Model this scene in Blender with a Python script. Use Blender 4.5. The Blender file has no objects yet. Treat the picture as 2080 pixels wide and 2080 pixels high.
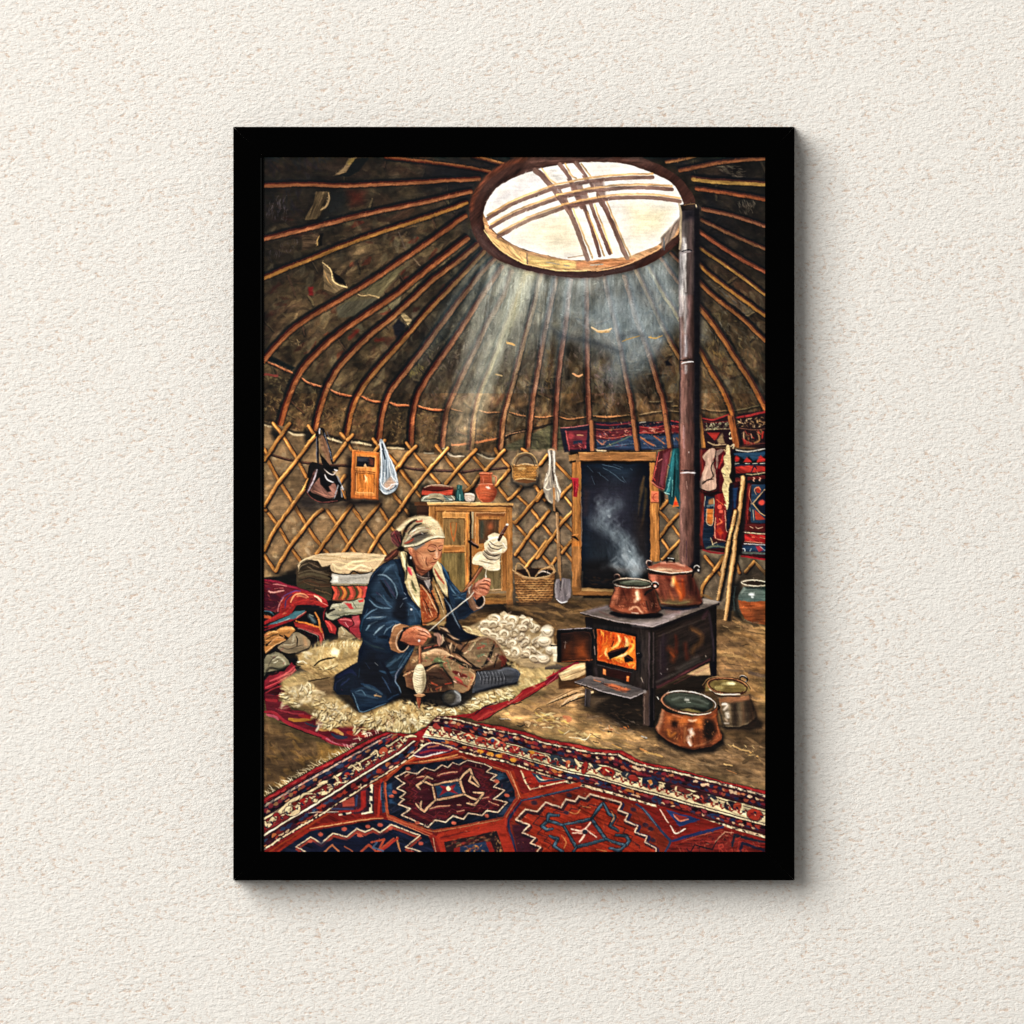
import bpy, bmesh, math
import numpy as np

# ---------------------------------------------------------------- camera, light, exposure
SCN = bpy.context.scene
COL = SCN.collection
S_ = 0.6/1140.0            # metres per photograph pixel (the frame is 0.6 m wide)
DIST = 3.2                 # camera to wall
cam = bpy.data.objects.new('camera', bpy.data.cameras.new('camera'))
COL.objects.link(cam)
cam.location = (0, -DIST, 0); cam.rotation_euler = (math.pi/2, 0, 0)
cam.data.sensor_width = 36; cam.data.lens = 36*DIST/(2080*S_)
cam.data.clip_end = 60
SCN.camera = cam

world = bpy.data.worlds.new('World'); SCN.world = world; world.use_nodes = True
world.node_tree.nodes['Background'].inputs[0].default_value = (1.0, .98, .96, 1)
world.node_tree.nodes['Background'].inputs[1].default_value = .25
# one big soft window-like source, high on the left
key = bpy.data.lights.new('key', 'AREA'); key.shape = 'RECTANGLE'; key.size = 11; key.size_y = 11
key.energy = 3420; key.color = (1.0, .985, .965)
ko = bpy.data.objects.new('soft_light', key); COL.objects.link(ko)
ko.location = (-8.6, -10.6, 6.8)
import mathutils
ko.rotation_euler = (mathutils.Vector((0, 0, 0))-ko.location).to_track_quat('-Z', 'Y').to_euler()
SCN.view_settings.view_transform = 'Standard'; SCN.view_settings.look = 'None'
SCN.view_settings.exposure = 0; SCN.view_settings.gamma = 1; SCN.view_settings.use_curve_mapping = False
SCN.render.resolution_x = 1024; SCN.render.resolution_y = 1024


def at(px, py, d):
    """the point at depth d in front of the wall that the photograph shows at pixel px, py"""
    k = (DIST-d)/DIST*S_
    return ((px-1040)*k, -d, (1040-py)*k)


def tag(o, **k):
    for a, b in k.items():
        o[a] = b
    return o


def mat(name, col, rough=.6, spec=.2):
    m = bpy.data.materials.new(name); m.use_nodes = True
    b = m.node_tree.nodes['Principled BSDF']
    b.inputs['Base Color'].default_value = (*col, 1); b.inputs['Roughness'].default_value = rough
    b.inputs['Specular IOR Level'].default_value = spec
    return m, m.node_tree, b


def mesh_obj(name, verts, faces, m, parent=None):
    me = bpy.data.meshes.new(name); me.from_pydata(verts, [], faces); me.update()
    o = bpy.data.objects.new(name, me); COL.objects.link(o)
    if m: me.materials.append(m)
    if parent: o.parent = parent
    return o


# ---------------------------------------------------------------- the wall: rough cream plaster
def plaster():
    m, nt, b = mat('cream_plaster', (.83, .80, .74), .9, .1)
    N, L = nt.nodes, nt.links
    tc = N.new('ShaderNodeTexCoord')

    def mp(rot, sc):
        n = N.new('ShaderNodeMapping'); n.inputs['Rotation'].default_value = rot; n.inputs['Scale'].default_value = sc
        L.new(tc.outputs['Object'], n.inputs['Vector']); return n

    def noise(src, scale, detail, rough=.55, dist=0.):
        n = N.new('ShaderNodeTexNoise'); n.inputs['Scale'].default_value = scale; n.inputs['Detail'].default_value = detail
        n.inputs['Roughness'].default_value = rough; n.inputs['Distortion'].default_value = dist
        L.new(src, n.inputs['Vector']); return n.outputs['Fac']

    def math_(op, a, c):
        n = N.new('ShaderNodeMath'); n.operation = op
        for i, v in enumerate((a, c)):
            if isinstance(v, (int, float)): n.inputs[i].default_value = v
            else: L.new(v, n.inputs[i])
        return n.outputs[0]

    def ramp(src, a, c):
        n = N.new('ShaderNodeMapRange'); n.inputs['From Min'].default_value = a; n.inputs['From Max'].default_value = c
        n.interpolation_type = 'SMOOTHSTEP'
        L.new(src, n.inputs['Value']); return n.outputs['Result']
    # the trowel ran slightly uphill: grains are drawn out along that line
    v = mp((0, math.radians(14), 0), (1, 1, 1.7)).outputs[0]
    v2 = mp((0, math.radians(-8), 0), (1, 1, 1.6)).outputs[0]
    g1 = noise(v, 128, 7, .68, .15)
    g2 = noise(v2, 260, 3, .6, .2)
    g3 = noise(v, 22, 2)
    h = math_('ADD', math_('MULTIPLY', g1, 1.0), math_('ADD', math_('MULTIPLY', g2, .35), math_('MULTIPLY', g3, .3)))
    bp = N.new('ShaderNodeBump'); bp.inputs['Strength'].default_value = 1.0; bp.inputs['Distance'].default_value = .0031
    L.new(h, bp.inputs['Height']); L.new(bp.outputs[0], b.inputs['Normal'])
    # dust caught in the pits
    pits = math_('MULTIPLY', ramp(math_('ADD', g1, math_('MULTIPLY', g2, .35)), .66, .50), ramp(noise(v, 11, 4), .24, .60))
    specks = ramp(noise(mp((0, .3, 0), (1, 1, 1.5)).outputs[0], 130, 1), .70, .76)
    amt = math_('MAXIMUM', math_('MULTIPLY', pits, .85), math_('MULTIPLY', specks, .6))
    mx = N.new('ShaderNodeMix'); mx.data_type = 'RGBA'
    L.new(amt, mx.inputs['Factor']); mx.inputs['A'].default_value = (.90, .865, .80, 1)
    mx.inputs['B'].default_value = (.68, .50, .375, 1)
    L.new(mx.outputs['Result'], b.inputs['Base Color'])
    return m


w = 2.6
wall = mesh_obj('wall', [(x, y, z) for y in (0, .2) for z in (-w, w) for x in (-w, w)],
                [(0, 1, 3, 2), (4, 6, 7, 5), (0, 4, 5, 1), (2, 3, 7, 6), (0, 2, 6, 4), (1, 5, 7, 3)], plaster())
tag(wall, kind='structure', label='cream rough plaster wall with fine brown pits', category='wall')

# ---------------------------------------------------------------- the picture frame
OUT = (473.8, 257.6, 1613.8, 1788.2)      # outer edge in the photograph
INN = (536.0, 319.0, 1554.0, 1730.0)      # opening
pic = bpy.data.objects.new('framed_picture', None); COL.objects.link(pic)
pic.location = at(1043.8, 1788.2, 0)
tag(pic, label='black framed oil painting of a woman spinning wool in a yurt', category='picture')
bm_, nt_, bb_ = mat('black_lacquer', (.0009, .0009, .0009), .6, .0)
n_ = nt_.nodes.new('ShaderNodeTexNoise'); n_.inputs['Scale'].default_value = 400
q_ = nt_.nodes.new('ShaderNodeBump'); q_.inputs['Strength'].default_value = .12; q_.inputs['Distance'].default_value = .0003
nt_.links.new(n_.outputs['Fac'], q_.inputs['Height']); nt_.links.new(q_.outputs[0], bb_.inputs['Normal'])
edge_m = mat('painted_lit_edge', (.016, .017, .0165), .6, .05)[0]  # paler than the frame: painted-in light for the left inner lip
FD = .040                                  # how far the frame stands off the wall
PROF = [(0, .0015), (0, FD-.0012), (.018, FD-.0003), (.04, FD), (.96, FD), (.985, FD-.0004), (1, FD-.0014), (1, .008), (.9, .008), (.9, .0015)]


def rail(a, b, name='frame_rail'):
    """one mitred side: a and b are (outer, inner) corner pixels"""
    vs, fs = [], []
    for (o, i) in (a, b):
        for t, d in PROF:
            vs.append(at(o[0]+(i[0]-o[0])*t, o[1]+(i[1]-o[1])*t, d))
    n = len(PROF)
    for k in range(n):
        fs.append((k, (k+1) % n, n+(k+1) % n, n+k))
    fs += [tuple(range(n-1, -1, -1)), tuple(range(n, 2*n))]
    o = mesh_obj(name, vs, fs, bm_)
    o.parent = pic; o.matrix_parent_inverse = pic.matrix_world.inverted()
    return o


C4o = [(OUT[0], OUT[1]), (OUT[2], OUT[1]), (OUT[2], OUT[3]), (OUT[0], OUT[3])]
C4i = [(INN[0], INN[1]), (INN[2], INN[1]), (INN[2], INN[3]), (INN[0], INN[3])]
bpy.context.view_layer.update()
rails = []
g_ = .22                                    # hairline open joint at the mitres, in pixels
for k in range(4):
    j = (k+1) % 4
    e = np.array(C4o[j], float)-C4o[k]; e = e/np.hypot(*e)*g_
    rails.append(rail((tuple(np.add(C4o[k], e)), tuple(np.add(C4i[k], e))), (tuple(np.subtract(C4o[j], e)), tuple(np.subtract(C4i[j], e)))))
# left rail's inner lip, with light on its edge put into a paler grey
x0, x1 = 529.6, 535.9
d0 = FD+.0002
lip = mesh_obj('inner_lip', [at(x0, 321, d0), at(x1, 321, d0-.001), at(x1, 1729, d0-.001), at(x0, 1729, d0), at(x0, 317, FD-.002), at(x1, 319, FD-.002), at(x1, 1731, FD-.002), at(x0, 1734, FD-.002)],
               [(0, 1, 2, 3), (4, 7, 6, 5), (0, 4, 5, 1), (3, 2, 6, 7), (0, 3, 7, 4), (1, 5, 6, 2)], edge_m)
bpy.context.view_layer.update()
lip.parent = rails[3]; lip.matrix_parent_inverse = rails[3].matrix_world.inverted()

# ---------------------------------------------------------------- paint engine
# The picture inside the frame is an oil painting: it is painted here, stroke by stroke, in sRGB, on a
# grid of paint samples that becomes the point colours of the canvas mesh.
PW, PH, PX0, PY0 = 1018, 1411, 536.0, 319.0
rng = np.random.RandomState(7)
IMG = np.zeros((PH, PW, 3), np.float32)
CLIP = [None]
FRM = [0.0, 0.0, 1.0]


def _noise(su, sv, ang):
    a = math.radians(ang)
    fy = np.fft.fftfreq(PH)[:, None]; fx = np.fft.rfftfreq(PW)[None, :]
    u = fx*math.cos(a)+fy*math.sin(a); v = -fx*math.sin(a)+fy*math.cos(a)
    k = np.exp(-2*(math.pi**2)*((u*su)**2+(v*sv)**2))
    n = np.fft.irfft2(np.fft.rfft2(rng.randn(PH, PW))*k, s=(PH, PW))
    n /= n.std()
    return n.astype(np.float32)


STREAK = [_noise(7, 1.0, k*22.5)*.75+_noise(16, 3.5, k*22.5)*.6 for k in range(8)]
BLOT = _noise(9, 9, 0)*.6+_noise(3, 3, 0)*.5
GRAIN = _noise(.8, .8, 0)


def hexc(c):
    return np.array([int(c[i:i+2], 16)/255. for i in (0, 2, 4)], np.float32)


def fr(ox, oy, sc):
    FRM[:] = [ox, oy, sc]


def fk(k):
    fr(*dict(A=(460, 240, 4.83), B=(860, 240, 4.83), C=(1240, 240, 4.83), D=(530, 600, 4.83), E=(860, 600, 4.83),
             F=(1200, 600, 4.83), G=(530, 860, 6.44), H=(810, 900, 6.44), I=(1090, 860, 6.44), J=(1320, 860, 6.44),
             K=(530, 1120, 6.44), L=(730, 1030, 6.0375), M=(660, 1230, 4.83), N=(1110, 1110, 4.83),
             O=(1340, 1100, 6.44), P=(530, 1380, 4.83), Q=(860, 1400, 4.83), R=(1200, 1400, 4.83), Z=(0, 0, .92885))[k])


def pt(s):
    if isinstance(s, str):
        s = np.array(s.replace(',', ' ').split(), float)
    s = np.asarray(s, float).reshape(-1, 2)
    return s/FRM[2]+(FRM[0]-PX0, FRM[1]-PY0)


def crom(p, closed, n=5):
    m = len(p)
    if m < 3:
        return p
    q = np.vstack([p[-1], p, p[0], p[1]]) if closed else np.vstack([2*p[0]-p[1], p, 2*p[-1]-p[-2]])
    out = []
    for i in range(m if closed else m-1):
        a, b, c, d = q[i:i+4]
        for t in np.arange(n)/n:
            out.append(.5*((2*b)+(c-a)*t+(2*a-5*b+4*c-d)*t*t+(3*b-a-3*c+d)*t**3))
    if not closed:
        out.append(p[-1])
    return np.array(out)


def box(p, m):
    x0 = max(0, int(p[:, 0].min()-m)); x1 = min(PW, int(p[:, 0].max()+m)+2)
    y0 = max(0, int(p[:, 1].min()-m)); y1 = min(PH, int(p[:, 1].max()+m)+2)
    return x0, x1, y0, y1


def seg_dist(a, b, x, y, wa, wb):
    dx, dy = b-a
    L = dx*dx+dy*dy+1e-9
    t = np.clip(((x-a[0])*dx+(y-a[1])*dy)/L, 0, 1)
    return np.hypot(x-a[0]-t*dx, y-a[1]-t*dy)-(wa+(wb-wa)*t)


def poly_mask(p, f):
    x0, x1, y0, y1 = box(p, f+1)
    if x1 <= x0 or y1 <= y0:
        return None
    h, w = y1-y0, x1-x0
    ins = np.zeros((h, w), bool)
    ds = np.full((h, w), f+1, np.float32)
    X = np.arange(x0, x1, dtype=np.float32)+.5
    Y = np.arange(y0, y1, dtype=np.float32)+.5
    for i in range(len(p)):
        a, b = p[i-1], p[i]
        lo, hi = (a, b) if a[1] < b[1] else (b, a)
        r0 = int(np.searchsorted(Y, lo[1])); r1 = int(np.searchsorted(Y, hi[1]))
        if r1 > r0:
            xi = lo[0]+(Y[r0:r1]-lo[1])*(hi[0]-lo[0])/(hi[1]-lo[1])
            ins[r0:r1] ^= X[None, :] < xi[:, None]
        ex0 = max(0, int(min(a[0], b[0])-f-1)-x0); ex1 = min(w, int(max(a[0], b[0])+f+2)-x0)
        ey0 = max(0, int(min(a[1], b[1])-f-1)-y0); ey1 = min(h, int(max(a[1], b[1])+f+2)-y0)
        if ex1 > ex0 and ey1 > ey0:
            d = seg_dist(a, b, X[None, ex0:ex1], Y[ey0:ey1, None], 0, 0)
            np.minimum(ds[ey0:ey1, ex0:ex1], d, out=ds[ey0:ey1, ex0:ex1])
    m = np.clip(.5+np.where(ins, ds, -ds)/(2*f)*1.0, 0, 1)
    if f > 2:
        m = m*m*(3-2*m)
    return m, x0, x1, y0, y1


def comp(m, x0, x1, y0, y1, c, a, v, d, g=None):
    m = m*a
    v = v*.6
    if CLIP[0] is not None:
        m = m*CLIP[0][y0:y1, x0:x1]
    col = hexc(c)[None, None, :]
    if g is not None:
        q = pt(g[1]); e = q[1]-q[0]
        X = np.arange(x0, x1)[None, :]+.5; Y = np.arange(y0, y1)[:, None]+.5
        t = np.clip(((X-q[0][0])*e[0]+(Y-q[0][1])*e[1])/(e@e), 0, 1)[..., None]
        col = col*(1-t)+hexc(g[0])*t
    if v:
        n = STREAK[int(round(d/22.5)) % 8][y0:y1, x0:x1]
        col = col*(1+v*n[..., None])+v*.06*n[..., None]
    r = IMG[y0:y1, x0:x1]
    r += (np.clip(col, 0, 1)-r)*m[..., None]


def F(c, s, a=1, f=.8, sm=0, v=.1, d=0, g=None):
    p = pt(s)
    if sm:
        p = crom(p, True, 5)
    r = poly_mask(p, f)
    if r:
        comp(*r, c, a, v, d, g)


def stroke_px(c, w, p, a, f, t, v, d, g=None, bristle=0):
    n = len(p)
    if n < 2:
        return
    L = np.r_[0, np.cumsum(np.hypot(*np.diff(p, axis=0).T))]
    u = L/(L[-1]+1e-9)
    if len(t) == 3:
        ws = w*.5*np.interp(u, [0, .5, 1], t)
    else:
        ws = w*.5*np.interp(u, [0, .25, .75, 1], [t[0], 1, 1, t[1]])
    x0, x1, y0, y1 = box(p, w+f+1)
    if x1 <= x0 or y1 <= y0:
        return
    M = np.zeros((y1-y0, x1-x0), np.float32)
    for i in range(n-1):
        A, B = p[i], p[i+1]
        wm = max(ws[i], ws[i+1])+f+1
        ex0 = max(x0, int(min(A[0], B[0])-wm)); ex1 = min(x1, int(max(A[0], B[0])+wm)+2)
        ey0 = max(y0, int(min(A[1], B[1])-wm)); ey1 = min(y1, int(max(A[1], B[1])+wm)+2)
        if ex1 <= ex0 or ey1 <= ey0:
            continue
        X = np.arange(ex0, ex1, dtype=np.float32)[None, :]+.5; Y = np.arange(ey0, ey1, dtype=np.float32)[:, None]+.5
        dd = seg_dist(A, B, X, Y, ws[i], ws[i+1])
        k = np.clip(.5-dd/(2*f), 0, 1)
        s = M[ey0-y0:ey1-y0, ex0-x0:ex1-x0]
        np.maximum(s, k, out=s)
    comp(M, x0, x1, y0, y1, c, a, v, d, g)


def S(c, w, s, a=1, f=.7, sm=1, t=(.7, .7), v=.08, d=None, g=None):
    p = pt(s)
    if d is None:
        e = p[-1]-p[0]; d = math.degrees(math.atan2(e[1], e[0]))
    if sm:
        p = crom(p, False, 4)
    stroke_px(c, w/FRM[2], p, a, f, t, v, d, g)


def off(s, dx, dy):
    if isinstance(s, str):
        s = np.array(s.replace(',', ' ').split(), float)
    return np.asarray(s, float).reshape(-1, 2)+(dx, dy)


def ST(s, w, c='c08040', hi='e0a860', lo='120c0a', o=(.45, .4), sm=0, t=(1, 1), v=.14, a=1, hw=.3, ho=(-.2, -.25)):
    """a round stick: its dark lower side, its body, its lit upper edge"""
    S(lo, w*1.25, off(s, w*o[0], w*o[1]), a*.9, sm=sm, t=t, f=1.0)
    S(c, w, s, a, sm=sm, t=t, v=v)
    if hi:
        S(hi, w*hw, off(s, w*ho[0], w*ho[1]), a*.75, sm=sm, t=t, v=.2, f=.9)


def ell(cx, cy, rx, ry, rot=0, a0=0, a1=360, n=28):
    a = np.radians(np.linspace(a0, a1, n)); r = math.radians(rot)
    x = rx*np.cos(a); y = ry*np.sin(a)
    return np.c_[cx+x*math.cos(r)-y*math.sin(r), cy+x*math.sin(r)+y*math.cos(r)]


def EL(c, cx, cy, rx, ry, rot=0, **k):
    F(c, ell(cx, cy, rx, ry, rot)[:-1], **k)


def OV(c, w, cx, cy, rx, ry, rot=0, a0=0, a1=360, **k):
    k.setdefault('sm', 0)
    S(c, w, ell(cx, cy, rx, ry, rot, a0, a1), **k)


def D(cols, s, n, l, w, ang, ja=20, a=.8, jc=.12, f=.7, curve=.15, flow=None):
    """loose brush dabs scattered inside an outline"""
    cols = cols.split()
    p = pt(s)
    r = poly_mask(p, 1)
    if not r:
        return
    m, x0, x1, y0, y1 = r
    ys, xs = np.nonzero(m > .5)
    if not len(xs):
        return
    for i in range(n):
        k = rng.randint(len(xs))
        x, y = xs[k]+x0, ys[k]+y0
        g = flow(x, y) if flow else ang
        g = math.radians(g+rng.uniform(-ja, ja))
        L = l/FRM[2]*rng.uniform(.5, 1.4)*.5; W = w/FRM[2]*rng.uniform(.5, 1.4)
        dx, dy = L*math.cos(g), L*math.sin(g)
        b = rng.uniform(-curve, curve)*L*2
        q = np.array([[x-dx, y-dy], [x-dy/L*b, y+dx/L*b], [x+dx, y+dy]])
        c = hexc(cols[rng.randint(len(cols))])*(1+rng.uniform(-jc, jc))
        c = '%02x%02x%02x' % tuple(int(255*min(1, max(0, z))) for z in c)
        stroke_px(c, W, crom(q, False, 3), a*rng.uniform(.6, 1), f, (.4, 1, .3), .12, math.degrees(g))


def clip(s=None, sm=0):
    if s is None:
        CLIP[0] = None
        return
    p = pt(s)
    if sm:
        p = crom(p, True, 5)
    M = np.zeros((PH, PW), np.float32)
    r = poly_mask(p, .8)
    if r:
        M[r[3]:r[4], r[1]:r[2]] = r[0]
    CLIP[0] = M


def repaint(n, l, w, a, y0=0, y1=PH, x0=0, x1=PW, jc=.1):
    """go over what is there with the brush, each dab following the forms under it"""
    L = IMG.mean(2)
    gy, gx = np.gradient(L)
    k = np.ones(9)/9
    for _ in range(2):
        gx = np.apply_along_axis(np.convolve, 1, gx, k, 'same'); gy = np.apply_along_axis(np.convolve, 0, gy, k, 'same')
    src = IMG.copy()
    for i in range(n):
        x = rng.randint(x0, x1); y = rng.randint(y0, y1)
        g = math.atan2(gx[y, x], -gy[y, x])+rng.uniform(-.3, .3)
        if abs(gx[y, x])+abs(gy[y, x]) < .003:
            g += rng.uniform(-.8, .8)
        Lh = l*rng.uniform(.4, 1)*.5
        c = src[y, x]*(1+rng.uniform(-jc, jc))+rng.uniform(-.01, .01, 3)
        c = '%02x%02x%02x' % tuple(int(255*min(1, max(0, z))) for z in c)
        dx, dy = Lh*math.cos(g), Lh*math.sin(g)
        stroke_px(c, w*rng.uniform(.5, 1.2), np.array([[x-dx, y-dy], [x+dx, y+dy]]), a, .7, (.5, 1, .3), .15, math.degrees(g))
# ---------------------------------------------------------------- roof felt, roof poles and the roof ring
fk('Z')
F('2a2620', '490,290 1450,290 1450,860 490,860', v=.05, f=1)
CXR, CYR = (1096/.92885-PX0, 300/.92885-PY0)


def radial(x, y):
    return math.degrees(math.atan2(y-CYR-40, x-CXR))


F('403628', '490,480 760,520 1440,520 1440,900 490,900', v=.05, f=60, d=45)
D('3b3226 2c241d 4a4030 33241c 43352a', '490,290 1450,290 1450,860 490,860', 700, 60, 30, 0, 30, .5, f=3, flow=radial)
D('584c38 4c4030 5c5038 40382b', '490,430 900,420 1000,560 1440,600 1440,860 490,860', 600, 44, 24, 0, 35, .5, f=3, flow=radial)
D('3b3226 241d18 4a4030 33241c 40342a', '490,290 1450,290 1450,830 490,830', 900, 34, 10, 0, 35, .55, flow=radial)
D('554c38 60543e 4a3c2a 382e24 665a44', '520,420 900,420 900,830 520,830', 420, 26, 9, 0, 35, .6, flow=radial)
D('5c5642 554c3c 4a4334', '740,560 1080,560 1060,840 760,840', 260, 24, 7, 90, 30, .5)
D('5a4a3a 4a3e30 62523c 5a5040', '1320,560 1444,560 1444,780 1330,780', 120, 24, 7, 60, 40, .6)
D('2a2230 1e2230 2e2c38', '498,296 620,296 560,400 498,420', 60, 22, 6, 60, 40, .5)
D('4a1a12 5e1c12 3a1410', '500,400 900,400 760,740 500,640', 40, 22, 8, 0, 30, .5, flow=radial)
IMG[:600] *= (1+.15*BLOT[:600, :, None]+.17*_noise(16, 16, 0)[:600, :, None])
IMG[:600] *= np.array([.93, .87, .79])
fk('Z')
for i in range(90):
    x, y = rng.uniform(500, 1440), rng.uniform(300, 850)
    g = radial(x/.92885-PX0, y/.92885-PY0)+90+rng.uniform(-25, 25); L = rng.uniform(6, 20); dx, dy = L*math.cos(math.radians(g)), L*math.sin(math.radians(g))
    S('0e0c0b', rng.uniform(3, 7), [(x-dx, y-dy+3), (x+2, y+4), (x+dx, y+dy+3)], .5, f=1.2)
    S(('8a7650', '6a5a42', 'a08a5c', '74503a')[rng.randint(4)], rng.uniform(1.5, 5), [(x-dx, y-dy), (x+rng.uniform(-2, 2), y+rng.uniform(-2, 2)), (x+dx, y+dy)], rng.uniform(.2, .5))
F('060608', '490,290 760,290 560,480 490,620', f=60, a=.5); F('08080c', '1444,290 1300,290 1444,560', f=50, a=.45); F('0c0c10', '880,480 760,600 700,800 790,820 900,700 960,560', f=40, a=.3)
D('5c5440 6a6048 4c4434 3c3428 74684c', '490,430 900,400 1000,560 1440,560 1440,860 490,860', 260, 26, 12, 100, 50, .4, f=1.5)
D('5a5648 6c6654', '900,620 1440,620 1440,860 900,860', 120, 24, 10, 90, 50, .4, f=1.5)
# torn felt edges catching light
fk('A')
F('5a4a34', '1040,570 1150,490 1200,400 1280,385 1230,440 1180,530', v=.3)
F('6a5830', '1190,440 1225,395 1260,395 1240,440 1200,465')
F('0a0d0e', '1060,575 1180,530 1260,400 1400,390 1300,520 1200,575')
F('4a3c28', '880,720 1010,715 1010,830 960,900 890,990 760,1000 850,850', v=.3, d=110)
S('b89868', 16, '1000,735 1008,800 980,860 930,900')
F('14181a', '1020,720 1180,720 1150,900 960,980 1000,850', f=12, a=.7)
F('4c150c', '1200,720 1350,730 1330,830 1230,850', f=16, a=.7)
F('4b3a2a', '750,1150 900,1130 890,1260 740,1300', f=3, v=.3)
S('c09a5c', 10, '915,1150 890,1200 895,1250')
F('080606', '915,1140 945,1130 940,1250 905,1260')
F('6a583e', '950,1410 1040,1500 1070,1620 1180,1650 1060,1720 960,1680', v=.15, d=45)
S('d8bc84', 12, '945,1415 1000,1460 1030,1510 1050,1600 1110,1640 1180,1655', t=(.5, 1.2))
S('a07c4c', 8, '960,1500 1000,1600 1040,1640')
F('0b0a0b', '1040,1500 1150,1590 1175,1640 1090,1615 1055,1560')
F('5f1414', '800,1660 850,1655 850,1740 810,1740', f=3)
F('5a5138', '1270,1690 1560,1500 1780,1440 1500,1760 1370,1740', f=4, v=.12, d=135)
S('b49a6a', 12, '1275,1715 1330,1745 1400,1735 1500,1760', t=(.4, 1.4))
F('534a33', '1090,1860 1240,1750 1480,1760 1300,1932 1090,1932', f=4, v=.12, d=135)
F('6d6248', '1580,1820 1720,1700 1700,1850 1620,1895', f=2, v=.12, d=135)
D('6a6470 585064 7a7078', '400,800 620,760 600,1000 400,980', 40, 60, 4, 100, 15, .5)
D('5c5468 645a60', '400,1300 700,1200 680,1300 420,1400', 30, 40, 4, 80, 20, .5)
S('56483c', 18, '1690,1120 1750,1275')
S('6a5642', 18, '1825,1360 1900,1450')
fk('D')
F('4a4536', '740,120 850,60 1100,30 1180,40 980,190 760,230', f=3, v=.12, d=135)
F('60553a', '1150,180 1240,100 1260,150', f=3)
F('7c6c4c', '1350,170 1400,170 1480,240 1470,330 1430,270', v=.3)
S('c8b484', 10, '1430,275 1450,300 1455,330')
F('15141a', '1290,300 1350,230 1420,290 1400,400 1330,440', f=3)
F('554a3a', '1480,170 1560,160 1520,260 1480,250', f=3)
for s in ('870,420 950,345', '1130,440 1200,430'):
    S('641a10', 40, s, .8, f=3)
D('7a6a3a 685c2c 5c5030', '1440,700 1600,680 1580,800 1460,800', 26, 50, 12, 60, 60, .7)
D('6a5c34 746440', '1600,480 1740,430 1700,600 1560,580', 22, 50, 12, 60, 60, .6)
D('8a7450 a08a60 6e5a40', '280,430 440,430 440,500 300,500', 14, 30, 7, 40, 60, .8)
F('47281c', '1180,420 1330,400 1240,480', f=5, a=.7)
# lower felt band above the lattice
D('544a32 4a4029 61553a 3c3323 6c5c3c 302819', '30,800 300,790 620,900 1000,1000 1500,1090 1932,1130 1932,1480 1300,1490 800,1400 300,1330 30,1260', 560, 44, 16, 45, 80, .75)
D('7a6a44 86744c', '400,1050 1400,1150 1400,1400 500,1200', 60, 26, 8, 110, 40, .7)
fk('E')
D('4d4638 453a2e 3a342b 574d3e 332c28', '0,1150 1280,1190 1280,1300 740,1420 60,1500 0,1480', 260, 40, 14, 30, 70, .6)
F('3f4032', '820,1470 1260,1270 1340,1290 1380,1560 900,1560 800,1500', f=3, v=.2)
D('484a36 363829 555640', '820,1460 1260,1280 1340,1560 900,1560', 60, 60, 22, 60, 60, .6)
D('4a3c34 54443c 5c4a44 3d332e 5e5246 2c2a2a', '0,500 1932,500 1932,1150 0,1130', 430, 50, 16, 80, 40, .55)
D('5c4a48 6a5450 4a3c3c', '1680,680 1860,680 1880,1050 1700,1000', 90, 40, 12, 60, 60, .6)
D('40321c 5c4622 3a2e22', '1190,550 1300,550 1280,1080 1160,1080', 60, 50, 14, 80, 60, .6)
D('6a6254 5c564c 7a6a50', '380,120 560,120 480,500 240,700 240,400', 80, 40, 10, 120, 40, .5)
fk('F')
D('45403a 3a3630 504636 2c2a2c 5a4a3c', '60,380 860,380 860,1150 60,1150', 240, 60, 18, 80, 40, .55)
D('4a4638 544a36 6a5a38 3b352b', '1080,100 1700,260 1700,1080 1400,1100 1080,1100', 240, 60, 16, 60, 60, .6)
D('7a6238 6c5430', '1170,540 1330,580 1330,760 1220,720', 22, 60, 14, 60, 40, .6)
D('6c665c 8a8478', '1100,260 1400,260 1300,480 1120,460', 24, 50, 6, 70, 30, .5)
for s, c in (('20,1180 200,1190 400,1170', '8a7050'), ('480,1170 700,1135 870,1140', '8a7c60'), ('570,1040 620,1045 800,1040', '6c6650'),
             ('1090,1110 1200,1130 1350,1130', '8a7454'), ('1410,1130 1520,1110 1660,1075', '6c664c'), ('800,1090 850,1085', 'a08c60')):
    S('14100e', 26, off(s, 0, 14), .6, f=1.5); S(c, 11, s, .8)
fk('E')
for s in ('0,1105 100,1125 200,1120', '265,1110 380,1140', '540,1125 640,1150 760,1145', '845,1145 900,1160 1000,1185', '1090,1190 1180,1192 1280,1180', '1330,1190 1440,1215 1600,1190', '1670,1185 1800,1195 1932,1180'):
    S('15110f', 18, off(s, 0, 12), .6, f=1.2); S('a2744e', 12, s)
S('110e0e', 30, '790,1410 900,1350 1120,1300 1270,1260', .8); S('8a6e54', 8, '270,1470 560,1430 720,1400 850,1360 1000,1330')
S('b4754a', 20, '275,1465 440,1455 720,1405')
fk('D')
for s in ('50,640 150,690 330,770', '395,810 470,860 600,895', '690,930 780,970 900,990', '980,990 1080,1030 1200,1050', '1260,1050 1340,1080 1460,1080', '1530,1080 1650,1115 1800,1125'):
    S('120d0b', 24, off(s, 0, 16), .7, f=1.2); S('9c5a38', 20, s); S('d08e60', 7, off(s, 0, -4))
S('6a3028', 30, '30,775 160,790'); F('0f1414', '80,590 340,710 300,740 60,640', f=2)
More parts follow.
